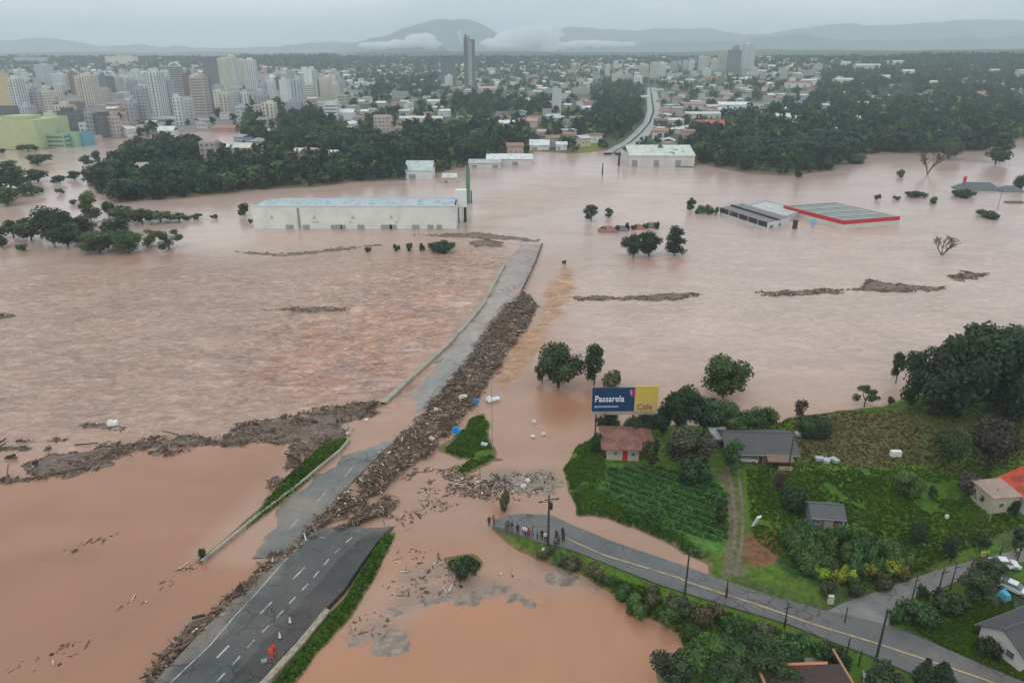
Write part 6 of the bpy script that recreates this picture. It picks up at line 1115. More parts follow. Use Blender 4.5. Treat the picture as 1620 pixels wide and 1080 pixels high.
TW = [(-46, 64, 192, 236, 'yellow-green', 'big yellow-green commercial block at the far left waterline', 45, 'none'), (-24, 24, 121, 176, 'tan', 'tall tan block tower at the far left edge', 22, 'none'), (24, 38, 125, 186, 'white', 'white striped tower attached right of the tan block tower', 16, 'mix'), (-24, 26, 170, 190, 'dark grey', 'dark grey podium below the tan block tower', 16, 'grid'),
 (41, 52, 146, 181, 'pale grey', None, None, 'grid'), (53, 66, 146, 184, 'lilac grey', None, None, 'grid'), (69, 83, 146, 176, 'cream', None, None, 'grid'), (76, 93, 180, 213, 'cream', None, None, 'none'), (62, 74, 182, 210, 'brown', None, None, 'grid'), (94, 131, 178, 212, 'dark grey', 'dark glass office block with pale columns behind the teal riverside shed', 18, 'glass'), (86, 124, 164, 180, 'brown', 'wide brown hall with dark roof above the dark glass block', 18, 'none'),
 (125, 152, 121, 170, 'cream', 'cream stepped tower with pale ribs in the left city', 18, 'mix'), (113, 124, 116, 150, 'brown', None, None, 'grid'), (128, 145, 196, 216, 'white', 'small white block right above the teal shed', 10, 'grid'), (140, 151, 178, 217, 'grey', None, None, 'grid'), (150, 168, 183, 217, 'dark grey', 'dark glass riverside block beside a red wall', 16, 'glass'), (168, 174, 184, 214, (.42, .12, .18), 'narrow red wall block joined to the dark glass riverside block', 14, 'none'), (150, 173, 122, 154, 'blue-grey', None, None, 'glass'), (175, 186, 186, 217, 'pink', None, None, 'grid'),
 (70, 104, 214, 234, 'green', 'teal-green riverside shed with white roof rim', 14, 'strip'), (104, 124, 212, 232, 'green', 'light green low block between teal and blue blocks at the waterline', 12, 'none'), (124, 138, 211, 231, 'teal', 'bright blue-teal low block at the city waterline', 12, 'none'), (139, 155, 217, 225, 'pink', 'low pink shed right of the blue-teal block', 8, 'none'), (60, 78, 103, 128, 'pale grey', None, None, 'grid'), (84, 104, 118, 138, 'white', None, None, 'grid'), (167, 213, 90, 101, 'cream', 'long cream building on the far left ridge', 30, 'none'), (23, 76, 91, 96, 'grey', 'long low grey roofed building on the far left ridge', 20, 'none'),
 (243, 260, 115, 190, 'white', 'ribbed white high-rise in the middle of the left city', 16, 'mix'), (261, 275, 128, 188, 'lilac grey', 'lilac grey high-rise joined right of the ribbed white tower', 15, 'grid'), (232, 280, 187, 196, 'pale grey', 'low pale podium under the ribbed white tower', 14, 'strip'), (236, 243, 150, 188, 'beige', None, None, 'grid'), (223, 235, 141, 197, 'grey', None, None, 'grid'), (275, 293, 106, 160, 'pale grey', 'arch-topped tower with dark glass core in the left city', 15, 'glass', 'arch'), (279, 291, 155, 198, 'white', None, None, 'mix'), (291, 306, 158, 190, 'pale grey', None, None, 'grid'), (294, 302, 120, 160, 'brown', None, None, 'grid'), (307, 328, 124, 182, 'beige', 'wide beige high-rise with curved looking front', 18, 'strip'), (328, 336, 126, 180, 'blue-grey', None, None, 'glass'), (326, 349, 93, 136, 'maroon', 'dark maroon high-rise on the left skyline', 18, 'glass'), (350, 365, 93, 146, 'cream', None, None, 'grid'), (364, 376, 89, 140, 'white', None, None, 'mix'), (375, 389, 95, 132, 'cream', None, None, 'grid'), (389, 407, 95, 143, 'white', 'tall pale tower at the right end of the left skyline group', 17, 'mix'),
 (336, 351, 145, 168, 'cream', None, None, 'grid'), (352, 367, 148, 176, 'pale grey', None, None, 'grid'), (367, 381, 150, 172, 'grey', None, None, 'grid'), (383, 393, 148, 172, 'white', None, None, 'mix'), (375, 389, 170, 192, 'pale grey', None, None, 'grid'), (400, 425, 168, 182, 'pink', None, None, 'grid'), (425, 436, 128, 158, 'white', None, None, 'grid'), (436, 446, 125, 142, 'maroon', 'small dark red block left of the twin white towers', 10, 'none'),
 (446, 458, 127, 175, 'white', 'left one of the twin white towers above the dark woods', 14, 'none'), (463, 478, 126, 168, 'pale grey', 'right one of the twin white towers above the dark woods', 14, 'mix'), (458, 463, 130, 168, 'dark grey', 'dark slot tower between the twin white towers', 12, 'glass'), (482, 488, 109, 140, 'white', None, None, 'none'), (491, 496, 109, 152, 'white', None, None, 'none'), (479, 503, 135, 153, 'cream', None, None, 'strip'), (497, 504, 112, 153, 'pale grey', None, None, 'grid'), (507, 524, 124, 153, 'cream', None, None, 'grid'), (524, 536, 133, 154, 'cream', None, None, 'grid'), (503, 536, 162, 178, 'cream', None, 12, 'grid'),  # dark filler block is added to stand for the gap between the twins
 (698, 721, 92, 130, 'navy', 'dark blue glass tower left of the tallest slender tower', 20, 'glass'), (704, 716, 121, 136, 'white', None, None, 'grid'), (874, 888, 142, 180, 'pale grey', 'pale pillar-like tower with white wedge top amid trees', 13, 'none'),
 (592, 617, 185, 208, 'pink', 'pinkish apartment block among trees in the middle distance', 14, 'grid'), (640, 668, 192, 207, 'cream', None, 12, 'grid'), (620, 645, 146, 158, 'grey', None, 12, 'grid'), (318, 342, 226, 250, 'pink', 'pink and white four-storey block in the trees by the flooded channel', 14, 'grid'), (905, 930, 140, 150, 'beige', 'low orange-beige block left of the far highway woods', 12, 'grid'),
 (1141, 1149, 79, 112, 'pale grey', None, None, 'grid'), (1152, 1171, 80, 113, 'blue-grey', 'dark blue-grey tower left of the white skyline tower', 16, 'glass'), (1174, 1192, 70, 110, 'white', 'white skyline tower with grey window strip', 16, 'mix'), (1158, 1168, 74, 96, 'blue-grey', None, 12, 'glass'), (1135, 1142, 88, 112, 'cream', None, None, 'grid'), (1106, 1114, 90, 112, 'white', None, None, 'grid'), (1116, 1122, 90, 110, 'cream', None, None, 'grid'), (1125, 1134, 94, 112, 'white', None, None, 'grid'),
 (1012, 1026, 104, 122, 'cream', 'cream tower cluster, left block above the far highway', None, 'grid'), (1028, 1040, 100, 124, 'cream', None, None, 'grid'), (1041, 1053, 101, 122, 'white', None, None, 'grid'), (958, 965, 103, 120, 'white', None, None, 'grid'), (968, 984, 117, 132, 'cream', None, None, 'grid'), (985, 1000, 118, 130, 'pink', None, None, 'grid'), (1003, 1016, 122, 134, 'white', None, None, 'grid'), (1080, 1088, 97, 110, 'pale grey', None, None, 'grid'), (1062, 1072, 98, 112, 'grey', None, None, 'grid'), (971, 978, 97, 108, 'white', None, None, 'grid'), (1090, 1098, 96, 112, 'white', None, None, 'grid')]
for t_ in TW:
    tower(*t_[:8], cap=t_[8] if len(t_) > 8 else None)
for t_ in []:
    st = t_[7]; tower(t_[0], t_[1], t_[2], t_[3], t_[4], t_[5], t_[6], 'grid' if st == 'none' else st, cap=t_[8] if len(t_) > 8 else None) if st != 'none' else tower(t_[0], t_[1], t_[2], t_[3], t_[4], t_[5], t_[6], 'strip' if (t_[3] - t_[2]) < 12 else 'grid')
# the tallest tower: two dark shafts with white glazed core
x, y, z = g1(743, 141); s = mpp(x, y, z); h = z_at(x, y, 59) - z; w = 16.5 / s
tt = empty('skyscraper', (x, y + 12, z), .12, 'tallest slender grey skyscraper with two dark shafts and white centre', 'skyscraper')
MB().box(-w / 2, -w * .16, -11, 11, -5, h).build('shaft', M['wall'], tt, color=(.15, .165, .18)); MB().box(w * .2, w / 2, -11, 11, -5, h - 4).build('shaft', M['wall'], tt, color=(.16, .17, .185)); MB().box(-w * .16, w * .2, -9, 9, -5, h - 7).build('core', M['wall'], tt, color=(.6, .62, .63))
k = MB()
for f in range(int(h / 3.6)): zb_ = 2 + f * 3.6; k.box(-w * .12, w * .16, -9.3, -9.02, zb_, zb_ + 1.3)
tag(k.build('window_glazing', M['win'], tt), kind='stuff')
k = MB()
for f in range(int(h / 7.2)): zb_ = 3 + f * 7.2; k.box(-w / 2 + .5, -w * .18, -11.15, -11.02, zb_, zb_ + 4)
tag(k.build('window_glazing', M['win'], tt), kind='stuff'); MB().box(-w * .4, -w * .2, -5, 5, h, h + 5).box(-w * .05, w * .05, -2, 2, h - 7, h + 2).build('roof_house', M['wall'], tt, color=(.2, .21, .22))
def shed(x0, x1, yt, yb, wall, roof, label, depth=16, rise=2.0, name='industrial_hall', rz=0):
    pc = (x0 + x1) / 2; x, y, z = g1(pc, yb); s = mpp(x, y, z); w = (x1 - x0) / s; h = max(3, (z_at(x, y, yt) - z) * .62); o = empty(name, (x, y + depth / 2, z), rz, label, 'industrial hall'); placed.append((pc, yb, x1 - x0, yb - yt))
    b = MB(); b.box(-w / 2, w / 2, -depth / 2, depth / 2, -4, h); b.build('wall', M['wall'], o, color=wall); MB().gable(-w / 2 - .5, w / 2 + .5, -depth / 2 - .5, depth / 2 + .5, h + .02, h + rise, .2).build('roof', M['roof'], o, color=roof)
    n = max(2, int(w / 7))
    for i in range(n):
        if i % 2 == 0: MB().box(-w / 2 + (i + .25) * w / n, -w / 2 + (i + .75) * w / n, -depth / 2 - .12, -depth / 2 - .02, .3, h * .6).build('loading_door', M['col'], o, color=(.25, .27, .27))
    return o
wr = (.68, .7, .7); ww = (.6, .6, .58)
for a in ((995, 1098, 236, 264, (.6, .6, .56), (.58, .62, .54), 'wide pale-roofed hall half drowned right of the far highway foot', 40, 5), (770, 842, 246, 262, ww, wr, 'long white hall at the waterline left of the far highway', 20, 2.5), (742, 792, 254, 266, ww, (.45, .46, .48), 'low grey roofed hall left of the long riverside white hall', 12, 2), (838, 869, 226, 238, wr, wr, 'white gabled hall above the long riverside hall', 14, 4), (880, 897, 224, 238, wr, wr, 'small white hall by the yellow-green slope', 10, 2), (642, 684, 262, 284, wr, (.5, .56, .55), 'white hall with greenish hipped roof at the edge of the left forest', 18, 5), (700, 722, 276, 290, (.6, .5, .46), (.62, .6, .58), 'small white house with pink surroundings standing in water by the forest', 8, 2),
    (632, 700, 183, 195, (.5, .45, .35), (.62, .62, .55), 'long beige hall among trees in the middle distance', 14, 2), (675, 701, 157, 166, wr, wr, 'bright white hall on the wooded slope below the dark blue tower', 12, 2), (693, 732, 222, 229, (.4, .4, .38), (.42, .43, .42), 'long low grey roof in the middle distance trees', 8, 1.5), (755, 786, 134, 148, (.6, .5, .48), (.56, .45, .43), 'pinkish low hall right below the tallest slender tower', 14, 2), (820, 850, 186, 202, (.6, .45, .4), (.5, .3, .25), 'orange-pink house group roof in mid-distance trees', 12, 2.5), (850, 872, 205, 216, (.6, .5, .5), (.5, .38, .38), 'long pink roof right of the orange-pink house', 10, 2), (534, 560, 172, 190, wr, wr, 'white angular hall among trees right of the twin towers', 14, 4), (370, 397, 226, 248, (.5, .46, .36), (.62, .62, .52), 'cream roofed villa in the dark woods by the channel', 12, 3), (465, 507, 236, 247, (.6, .42, .4), (.64, .5, .48), 'long pink and white roof at the foot of the left forest', 12, 2), (513, 534, 240, 250, wr, wr, 'small white shed right of the long pink roof', 9, 2), (212, 256, 262, 275, (.4, .36, .3), (.42, .38, .32), 'brownish roof inside the left forest near the channel', 14, 3), (250, 275, 204, 213, wr, (.72, .72, .7), 'white arched pavilion by the flooded channel', 12, 4), (338, 372, 199, 209, (.5, .3, .24), (.42, .2, .14), 'long terracotta roof by the flooded channel', 12, 2),
    (1137, 1190, 160, 176, wr, (.75, .76, .77), 'long bright white hall right of the far highway', 20, 3), (1136, 1165, 170, 180, wr, wr, 'lower white hall in front of the long bright white hall', 10, 2), (1078, 1116, 160, 174, (.55, .52, .48), (.42, .22, .2), 'long hall with dull red roof right of the far highway', 18, 2.5), (1085, 1140, 176, 188, (.6, .58, .52), (.6, .58, .52), 'long cream hall below the dull red roof', 18, 2), (1063, 1080, 164, 184, (.5, .36, .42), (.4, .35, .36), 'pink sided hall touching the far highway', 12, 2), (1052, 1082, 186, 198, ww, (.6, .55, .55), 'pale hall right of the brown building by the far highway', 14, 2), (1037, 1056, 185, 202, (.1, .08, .08), (.16, .14, .14), 'dark brown building close to the far highway', 12, 2), (1036, 1083, 201, 212, ww, (.6, .58, .54), 'long pale hall beside the far highway bend', 12, 2), (1104, 1146, 190, 206, (.6, .5, .48), (.5, .12, .12), 'red roofed building block right of the far highway', 16, 3), (1245, 1282, 126, 139, wr, (.4, .1, .1), 'white hall with dark red roof on the right slope', 16, 2.5), (1268, 1292, 122, 136, wr, wr, 'white hall joined right of the dark red roofed hall', 12, 2), (1321, 1350, 122, 132, wr, (.68, .7, .68), 'long white building on the right wooded hill', 16, 2), (1353, 1393, 98, 112, (.6, .56, .52), (.62, .6, .58), 'hilltop white cluster building on the right skyline', 20, 3), (1404, 1431, 94, 103, wr, (.75, .76, .75), 'bright white roof on the right skyline', 18, 2), (1389, 1408, 118, 127, wr, wr, 'white house roof below the hilltop cluster', 12, 3), (1426, 1446, 108, 120, wr, wr, 'white house right of the bright skyline roof', 12, 3), (1332, 1346, 96, 104, wr, wr, 'small white house on the skyline left of the hilltop cluster', 12, 2), (1560, 1584, 108, 116, (.55, .56, .55), (.6, .6, .6), 'pale building on the far right hill', 14, 2), (1610, 1624, 104, 124, (.5, .5, .5), (.5, .5, .5), 'grey block at the far right skyline edge', 14, 2), (1320, 1340, 189, 202, wr, ww, 'white farmhouse amid the dark right woods', 12, 3), (1346, 1367, 184, 192, ww, (.5, .53, .5), 'pale long roof amid the dark right woods', 10, 2), (1228, 1250, 180, 196, wr, wr, 'white house at the left edge of the dark right woods', 12, 4), (1254, 1275, 184, 194, wr, wr, 'small white house beside the left edge of the dark right woods', 10, 3), (1197, 1212, 174, 184, wr, wr, 'white cottage right of the long bright white hall', 10, 3)):
    shed(*a[:6], a[6], a[7], a[8])
# houses and small blocks filling the town
rc = np.random.RandomState(21)
woods = [[(388, 180), (450, 170), (500, 180), (545, 202), (560, 232), (520, 250), (440, 240), (388, 226)], [(130, 290), (180, 324), (300, 316), (400, 304), (490, 300), (560, 290), (640, 288), (690, 274), (640, 264), (560, 268), (480, 262), (400, 268), (330, 262), (200, 262)], [(200, 262), (215, 244), (260, 234), (300, 232), (318, 250), (300, 262)], [(540, 236), (600, 232), (650, 245), (640, 262), (560, 266)], [(590, 122), (690, 126), (700, 150), (650, 160), (590, 150)], [(700, 150), (800, 152), (870, 160), (870, 182), (700, 178)], [(955, 132), (1012, 135), (1012, 188), (985, 225), (900, 225), (930, 180)], [(1150, 188), (1210, 180), (1290, 150), (1300, 118), (1440, 92), (1700, 88), (1700, 235), (1320, 270), (1100, 262), (1100, 212), (1150, 212)], [(640, 205), (760, 200), (840, 215), (830, 236), (760, 255), (640, 255)], [(385, 90), (540, 90), (540, 112), (385, 104)]]
woods = [np.array(w_, float) for w_ in woods]
def wood_at(px, py):
    m_ = np.zeros(px.shape, bool)
    for w_ in woods: m_ |= inside(w_, px, py)
    return m_
def town_density(px, py):
    d = np.full(px.shape, .35); d = np.where((px < 545) & (py > 112) & (py < 206), .95, d); d = np.where((px < 545) & (py >= 206), .35, d)
    d = np.where((px > 545) & (px < 960) & (py > 160), .55, d); d = np.where((px > 900) & (px < 1300) & (py > 95) & (py < 128), .9, d); d = np.where((px > 1040) & (px < 1150) & (py > 150), .6, d)
    d = np.where((px > 1300), .12, d); d = np.where((py < 103) & (px < 900), .25, d); d = np.where(wood_at(px, py), .03, d); d = np.where(wood_at(px, py) & (px > 1100), .09, d); d = np.where((px > 545) & (px < 960) & (py > 125) & (py < 160), .5, d)
    road = np.abs(px - np.interp(py, [140, 160, 178, 196, 212, 228, 245], [1030, 1032, 1034, 1028, 1015, 998, 970])) < np.interp(py, [140, 245], [8, 26]); d = np.where(road, 0, d); return d
cand = []
n = 9000; px = rc.rand(n) * 1700 - 40; vv = np.exp(rc.rand(n) * (math.log(165) - math.log(13)) + math.log(13)); py = 82 + vv
k = rc.rand(n) < town_density(px, py) * np.clip(vv / 60, .35, 1.0) ** .3; px, py = px[k], py[k]; X, Y, Z = G(px, py); ok = (Z > .8) & (Y < 9000); px, py, X, Y, Z = [a[ok] for a in (px, py, X, Y, Z)]
occ = np.array(placed); sel = []; grid = {}
for i in rc.permutation(len(px)):
    s = FPX / (Y[i] * cp_ + (CAMZ - Z[i]) * sp_); w = 13 * s
    if (np.any((np.abs(occ[:, 0] - px[i]) < occ[:, 2] / 2 + w * .45) & (py[i] > occ[:, 1] - occ[:, 3] * .3) & (py[i] < occ[:, 1] + 7))): continue
    c = (int(X[i] // 17), int(Y[i] // 17))
    if any((c[0] + a, c[1] + b) in grid for a in (-1, 0, 1) for b in (-1, 0, 1)): continue
    grid[c] = 1; sel.append((w, i))
sel.sort(key=lambda t: -t[0])
HW = MB().box(-.5, .5, -.5, .5, -.8, 1).mesh('wall', [M['wall']])
HWG = MB().box(-.5, .5, -.5, .5, -.8, 1).add([(-.5, -.5, 1), (-.5, .5, 1), (-.5, 0, 1.5), (.5, -.5, 1), (.5, .5, 1), (.5, 0, 1.5)], [(0, 2, 1), (3, 4, 5)]).mesh('wall', [M['wall']])
HRG = MB().gable(-.56, .56, -.58, .58, 0, 1, .08).mesh('roof', [M['roof']]); HRH = MB().hip(-.58, .58, -.58, .58, 0, 1, .06).mesh('roof', [M['roof']]); HRF = MB().box(-.53, .53, -.53, .53, 0, .25).mesh('roof', [M['roof']])
WIN = MB().box(-.5, .5, -.5, .5, 0, 1).mesh('window', [M['win']])
roofs = [('terracotta roofed', (.32, .18, .13)), ('terracotta roofed', (.36, .21, .16)), ('pale roofed', (.6, .6, .58)), ('grey roofed', (.3, .31, .32)), ('white roofed', (.72, .73, .72)), ('brown roofed', (.2, .13, .1)), ('pale roofed', (.52, .53, .52))]
wallc = [('white', (.7, .7, .68)), ('cream', (.62, .56, .44)), ('pink', (.56, .4, .35)), ('grey', (.42, .43, .43)), ('pale blue', (.4, .48, .55)), ('white', (.66, .67, .67))]
rh_ = random.Random(9); nh = 0; nb = 0; far_v, far_f, far_c = [], [], []; hv = []
for w, i in sel:
    core = (px[i] < 545 and 112 < py[i] < 206) or (900 < px[i] < 1300 and py[i] < 126)
    if core and nb < 150 and rh_.random() < .55:
        s = FPX / (Y[i] * cp_ + (CAMZ - Z[i]) * sp_); ww_ = (9 + 8 * rh_.random()) * s; hh = (8 + 19 * rh_.random() ** 1.7) * s * .97
        tower(px[i] - ww_ / 2, px[i] + ww_ / 2, py[i] - hh, py[i], rh_.choice(['white', 'cream', 'beige', 'pale grey', 'white', 'cream', 'pink', 'grey', 'lilac grey']), seed=int(i), style=rh_.choice(['grid', 'grid', 'mix', 'mix', 'strip'])); nb += 1; continue
    wd_, dp_, hh = 9 + 7 * rh_.random(), 8 + 5 * rh_.random(), 3 + (3.2 if rh_.random() < .4 else 0) + rh_.random(); rn, rc_ = rh_.choice(roofs); wn_, wc = rh_.choice(wallc); rz = rh_.random() * 3.14 if rh_.random() < .4 else rh_.gauss(0, .25); g_ = rh_.choice(['g', 'g', 'h', 'f']); rr = 1.2 + 1.3 * rh_.random()
    if nh < 285:
        o = empty('house', (X[i], Y[i], Z[i]), rz, '%s walled %s house %s' % (wn_, rn, where(px[i], py[i])), 'house', 'houses of the far town'); nh += 1
        link('wall', HW, o, scale=(wd_, dp_, hh), color=wc)
        link('roof', {'g': HRG, 'h': HRH, 'f': HRF}[g_], o, (0, 0, hh * (1.0) + .02), (wd_, dp_, rr), 0, rc_)
        if w > 11:
            for q in (-.28, .05, .32): link('window', WIN, o, (q * wd_, -dp_ / 2, hh * .35), (1.3, .2, 1.2))
        placed.append((px[i], py[i], w, w * .6))
    else:
        hv.append((X[i], Y[i], Z[i], wd_ * 1.1, dp_, hh + (4 * rh_.random() ** 2 if core else 0), rz, rr, wc, rc_))
V, F, CC = [], [], []
for (x, y, z, w, d, h, rz, rr, wc, rc_) in hv:
    c, s = math.cos(rz), math.sin(rz); k = len(V); pts = [(-w / 2, -d / 2, -3), (w / 2, -d / 2, -3), (w / 2, d / 2, -3), (-w / 2, d / 2, -3), (-w / 2, -d / 2, h), (w / 2, -d / 2, h), (w / 2, d / 2, h), (-w / 2, d / 2, h)]
    rp = [(-w / 2 - .4, -d / 2 - .4, h), (w / 2 + .4, -d / 2 - .4, h), (w / 2 + .4, d / 2 + .4, h), (-w / 2 - .4, d / 2 + .4, h), (-w / 2 - .4, 0, h + rr), (w / 2 + .4, 0, h + rr)]
    V += [(x + a * c - b * s, y + a * s + b * c, z + e_) for a, b, e_ in pts + rp]; CC += [wc] * 8 + [rc_] * 6
    F += [(k, k + 1, k + 5, k + 4), (k + 1, k + 2, k + 6, k + 5), (k + 2, k + 3, k + 7, k + 6), (k + 3, k, k + 4, k + 7), (k + 8, k + 9, k + 13, k + 12), (k + 10, k + 11, k + 12, k + 13), (k + 9, k + 10, k + 13, k + 13)[:4], (k + 8, k + 12, k + 11, k + 11)[:4]]
F = [tuple(dict.fromkeys(f)) for f in F]; me = bpy.data.meshes.new('far_town'); me.from_pydata(V, [], F); a = me.color_attributes.new('Col', 'FLOAT_COLOR', 'POINT'); cc = np.ones((len(V), 4), np.float32); cc[:, :3] = CC; a.data.foreach_set('color', cc.ravel()); me.materials.append(M['leaffar'])
tag(link('far_town', me), 'mass of small far houses spreading to the horizon ridge', 'town', kind='stuff')
print('houses', nh, 'blocks', nb, 'far', len(hv))

# ------------------------------------------------------------------ woods and town trees
rt = np.random.RandomState(33); n = 30000; px = rt.rand(n) * 1760 - 70; vv = np.exp(rt.rand(n) * (math.log(245) - math.log(10)) + math.log(10)); py = 82 + vv
wd = wood_at(px, py); city = (px < 545) & (py > 112) & (py < 206) & ~wd
dens = np.where(wd, .9, .42); dens = np.where(city, .13, dens); dens = np.where((px > 900) & (px < 1300) & (py < 128) & (py > 95), .3, dens); dens = np.where(py < 104, np.maximum(dens, .75), dens)
road = np.abs(px - np.interp(py, [100, 160, 178, 196, 212, 228, 250], [1030, 1032, 1034, 1028, 1013, 996, 968])) < np.interp(py, [140, 245], [11, 30]); dens = np.where(road & (py > 135), 0, dens)
dens = np.where(((px - 925) / 26) ** 2 + ((py - 230) / 12) ** 2 < 1, .05, dens)
k = rt.rand(n) < dens; px, py = px[k], py[k]; X, Y, Z = G(px, py); ok = (Z > .15) & (Y < 12000); px, py, X, Y, Z = [a[ok] for a in (px, py, X, Y, Z)]
occ = np.array(placed); bad = np.zeros(len(px), bool)
for ox, oy, ow, oh in occ: bad |= (np.abs(px - ox) < ow * .5 + 2) & (py > oy - 3) & (py < oy + max(5, oh * .25)) & (rt.rand(len(px)) < .93)
px, py, X, Y, Z = [a[~bad] for a in (px, py, X, Y, Z)]
S = FPX / (Y * cp_ + (CAMZ - Z) * sp_); wdm = wood_at(px, py); Hh = np.where(wdm & (py < 262), 8 + 8 * rt.rand(len(px)), 5.5 + 6 * rt.rand(len(px))) * np.clip(1 + (Y - 1500) / 6000, 1, 1.5); Ww = Hh * (.75 + .5 * rt.rand(len(px))) * np.clip(1 + (Y - 1500) / 2500, 1, 2.4)
order = np.argsort(-Hh * S * Ww * S)
zones = [('in the dark wood below the twin white towers', lambda x, y: 385 < x < 545 and y < 235), ('in the green wood above the white warehouse', lambda x, y: x < 640 and y >= 235), ('in the right-hand flooded wood edge', lambda x, y: x > 1080 and y > 205), ('on the wooded slope under the smoke plume', lambda x, y: x > 1280), ('by the far highway', lambda x, y: 900 < x < 1080), ('above the riverside white hall', lambda x, y: 640 <= x <= 900 and y > 150), ('among the left city blocks', lambda x, y: x < 385), ('in the middle distance', lambda x, y: True)]
kinds = ['mid', 'mid', 'mid', 'midtall', 'midflat']; nind = 0; used = np.zeros(len(px), bool)
tn = [('dark', (.027, .058, .034)), ('deep green', (.019, .044, .034)), ('mid green', (.042, .08, .036)), ('fresh green', (.075, .12, .04)), ('dark', (.027, .053, .04))]
for i in order[:170]:
    kd = rh_.choice(kinds); nm, c = rh_.choice(tn[:4] if py[i] > 255 and px[i] < 640 else [tn[0], tn[1], tn[2], tn[4]]); zn = next(z_ for z_, f in zones if f(px[i], py[i]))
    o = empty('tree', (X[i], Y[i], Z[i]), rh_.random() * 6, '%s %s tree %s' % (nm, {'mid': 'round', 'midtall': 'tall', 'midflat': 'spreading'}[kd], zn), 'tree', 'trees of the far woods'); j = .85 + .3 * rh_.random()
    link('crown', rh_.choice(CR[kd]), o, (0, 0, Hh[i] * .1), (Ww[i], Ww[i], Hh[i] * .9), rh_.random() * 6, tuple(v * j for v in c)); link('trunk', TR[0], o, (0, 0, -.5), (Ww[i] * .7, Ww[i] * .7, Hh[i] * .9)); used[i] = True
rest = np.where(~used)[0]
# one joined mass of the rest: clumps of leaves with an irregular lumpy core
def tiny(seed, nl, sz):
    r = np.random.RandomState(seed); L_ = np.array(rl(seed, 5, .28, .26, .2, .3)); k = r.randint(0, len(L_), nl); d = r.normal(size=(nl, 3)); d /= np.linalg.norm(d, axis=1)[:, None]; p = L_[k, :3] + d * L_[k, 3:4] * (.85 + .25 * r.rand(nl, 1)); nn = d + r.normal(size=(nl, 3)) * .6; nn /= np.linalg.norm(nn, axis=1)[:, None]
    u = np.cross(nn, r.normal(size=(nl, 3))); u /= np.linalg.norm(u, axis=1)[:, None]; v = np.cross(nn, u); s = sz * (.6 + .8 * r.rand(nl, 1)); q = np.stack([p - u * s, p - v * s * .8, p + u * s, p + v * s * .7], 1).reshape(-1, 3); q[:, 2] = np.clip(q[:, 2], -.05, 1.1)
    t = (.7 + .6 * r.rand(len(L_)))[k] * (.8 + .4 * r.rand(nl)); return q, t.repeat(4)
prot = [tiny(60 + i, 54, .13) for i in range(6)]; prof = [tiny(80 + i, 26, .19) for i in range(6)]
for part, (lo, hi_, pr) in enumerate(((0, 1700, prot), (1700, 1e9, prof))):
    ids = rest[(Y[rest] >= lo) & (Y[rest] < hi_)]; VV, CC = [], []
    tone = np.array([c for _, c in tn])
    for v in range(6):
        g = ids[v::6]; q, t = pr[v]
        if not len(g): continue
        a = rt.rand(len(g)) * 6.283; ca, sa = np.cos(a)[:, None], np.sin(a)[:, None]
        x = (q[None, :, 0] * ca - q[None, :, 1] * sa) * Ww[g][:, None] + X[g][:, None]; y = (q[None, :, 0] * sa + q[None, :, 1] * ca) * Ww[g][:, None] + Y[g][:, None]; z = q[None, :, 2] * Hh[g][:, None] * 1.05 + Z[g][:, None] - .5
        VV.append(np.stack([x, y, z], -1).reshape(-1, 3)); cb = tone[rt.randint(0, len(tone), len(g))] * (.75 + .5 * rt.rand(len(g), 1)); CC.append((cb[:, None] * t[None, :, None]).reshape(-1, 3))
    V = np.concatenate(VV); me = mesh_np('far_woods', V, np.arange(len(V)).reshape(-1, 4), [M['leaffar']], np.concatenate(CC)); tag(link('far_woods' if part else 'woodland', me), 'distant tree cover between the far houses and along the ridge' if part else 'mass of smaller trees filling the woods behind the flood', 'woods', kind='stuff'); print('woods', part, len(ids))
# ------------------------------------------------------------------ low clouds on the mountain, smoke, haze
def vol(name, dens, color=(1, 1, 1), aniso=0.0):
    m = bpy.data.materials.new(name); m.use_nodes = True; t = m.node_tree; t.nodes.clear(); o = t.nodes.new('ShaderNodeOutputMaterial'); v = t.nodes.new('ShaderNodeVolumePrincipled'); v.inputs['Density'].default_value = dens; v.inputs['Color'].default_value = (*color, 1); v.inputs['Anisotropy'].default_value = aniso; t.links.new(v.outputs[0], o.inputs['Volume']); return m
def puff(name, lobes, dist, material, label, seed, thick=.5, cat='cloud', base_z=None, kind='stuff'):
    bm = bmesh.new(); r = np.random.RandomState(seed)
    for (cx, cy, rx, ry) in lobes:
        dx, dy, dz = ray(cx, cy); t = dist / dy; c = (float(dx * t), dist, float(CAMZ + dz * t)); s = dist / FPX / float(cp_ ** 0)
        q = bmesh.ops.create_icosphere(bm, subdivisions=4, radius=1)
        for v in q['verts']: v.co = Vector((c[0] + v.co.x * rx * s, c[1] + v.co.y * rx * s * thick, c[2] + v.co.z * ry * s))
    me = bpy.data.meshes.new(name); bm.to_mesh(me); bm.free(); co = np.empty(len(me.vertices) * 3, np.float32); me.vertices.foreach_get('co', co); co = co.reshape(-1, 3); s = dist / FPX
    n_ = fbm(co[:, 0] / (7 * s) + co[:, 1] / (9 * s), co[:, 2] / (5 * s), seed, 5) - .5; co[:, 2] += n_ * 9 * s * .9; co[:, 0] += (fbm(co[:, 2] / (5 * s), co[:, 1] / (9 * s) + co[:, 0] / (9 * s), seed + 5) - .5) * 12 * s; me.vertices.foreach_set('co', co.ravel()); me.materials.append(material); me.polygons.foreach_set('use_smooth', [True] * len(me.polygons)); me.update()
    return tag(link(name, me), label, cat, kind=kind)
cm = bpy.data.materials.new('cloud_white'); cm.use_nodes = True; cm.node_tree.nodes['Principled BSDF'].inputs['Base Color'].default_value = (.95, .95, .95, 1); cm.node_tree.nodes['Principled BSDF'].inputs['Roughness'].default_value = 1; cm.node_tree.nodes['Principled BSDF'].inputs['Specular IOR Level'].default_value = 0
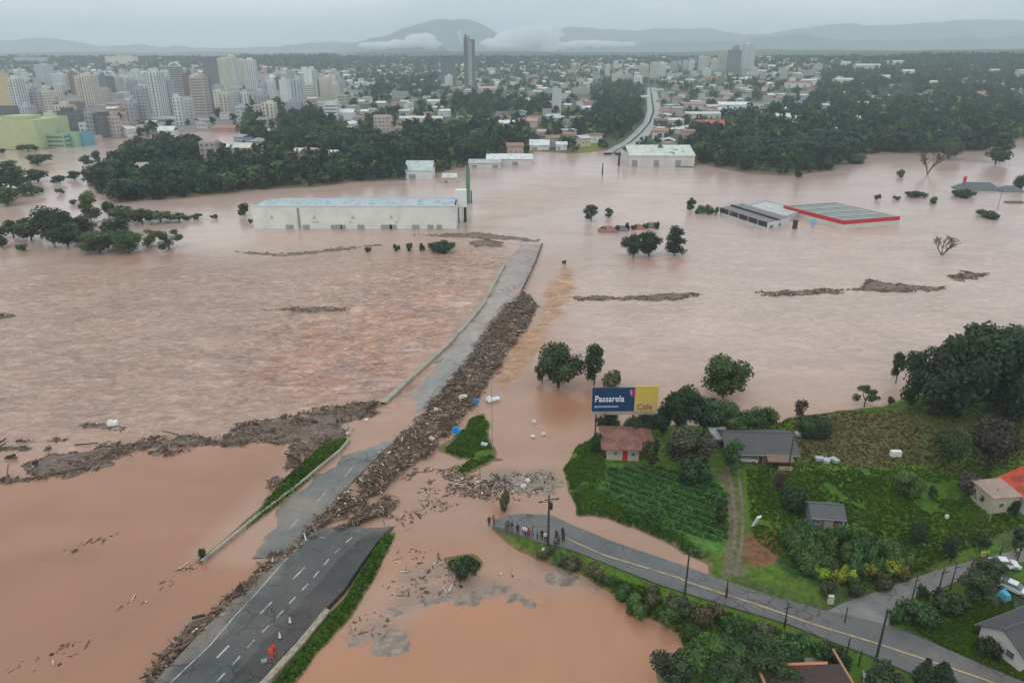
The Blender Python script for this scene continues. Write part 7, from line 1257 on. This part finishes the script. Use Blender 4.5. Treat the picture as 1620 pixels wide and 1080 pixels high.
CV = vol('cloud_volume', .035)
puff('low_cloud', [(785, 70, 26, 7), (810, 62, 24, 12), (835, 58, 22, 15), (850, 54, 12, 14), (868, 58, 18, 15), (882, 55, 8, 14), (800, 73, 30, 5)], 7000, CV, 'bright white cloud bank lying across the far mountain', 5)
puff('low_cloud', [(905, 72, 30, 4), (940, 69, 40, 4.5), (975, 71, 30, 3), (880, 76, 24, 4)], 7000, CV, 'thin flat cloud streak right of the bright cloud bank', 6)
puff('low_cloud', [(640, 70, 34, 6), (665, 62, 22, 8), (680, 70, 20, 6), (600, 72, 34, 5)], 7000, CV, 'pale mist bank on the left shoulder of the peak', 7)
puff('low_cloud', [(728, 58, 4, 8), (732, 65, 4, 6)], 7000, CV, 'small vertical wisp beside the tallest tower top', 8)
SV = vol('smoke_volume', .012, (.9, .92, .95))
x, y, z = g1(1425, 166); 
puff('smoke', [(1424 + 22 * math.sin(i * 2.4) * (.4 + i * .05) - i * .9, 162 - i * 1.9, 7 + (i * 7 % 5) * 1.6, 4 + (i * 5 % 4) * 1.3) for i in range(15)], y, SV, 'thin grey smoke rising from the right woods', 9, .4, 'smoke')
hz = bpy.data.meshes.new('haze'); bm = bmesh.new(); bmesh.ops.create_cube(bm, size=1)
for v in bm.verts: v.co = Vector((v.co.x * 34000, 7000 + v.co.y * 17600, (-4.5 if v.co.z < 0 else 565)))
bm.to_mesh(hz); bm.free(); HAZE = 1.6e-4; hz.materials.append(vol('haze_air', HAZE, (.83, .94, 1.0)))
tag(link('haze', hz), 'thin grey-blue haze over the whole valley', 'haze', kind='stuff')
# ------------------------------------------------------------------ labels: tell like things apart by their order across the view
ORD = ['first', 'second', 'third', 'fourth', 'fifth', 'sixth', 'seventh', 'eighth', 'ninth', 'tenth', 'eleventh', 'twelfth', 'thirteenth', 'fourteenth', 'fifteenth', 'sixteenth', 'seventeenth', 'eighteenth', 'nineteenth', 'twentieth']
def ordw(n):
    if n < 20: return ORD[n]
    t = ['', '', 'twenty', 'thirty', 'forty', 'fifty', 'sixty', 'seventy', 'eighty'][(n + 1) // 10]
    return (t + '-' + ORD[(n + 1) % 10 - 1]) if (n + 1) % 10 else {'twenty': 'twentieth', 'thirty': 'thirtieth', 'forty': 'fortieth', 'fifty': 'fiftieth'}.get(t, t + 'th')
by = {}
for o in C.objects:
    if o.parent is None and o.get('label'): by.setdefault(o['label'], []).append(o)
for l, os_ in by.items():
    if len(os_) > 1:
        os_.sort(key=lambda o: float(proj(np.array(o.location.x), np.array(o.location.y), np.array(o.location.z))[0]))
        for i, o in enumerate(os_):
            o['label'] = (l + ', ' + ('leftmost' if i == 0 else 'rightmost' if i == len(os_) - 1 else ordw(i) + ' from left'))
# things wholly outside the frame are not part of the photograph
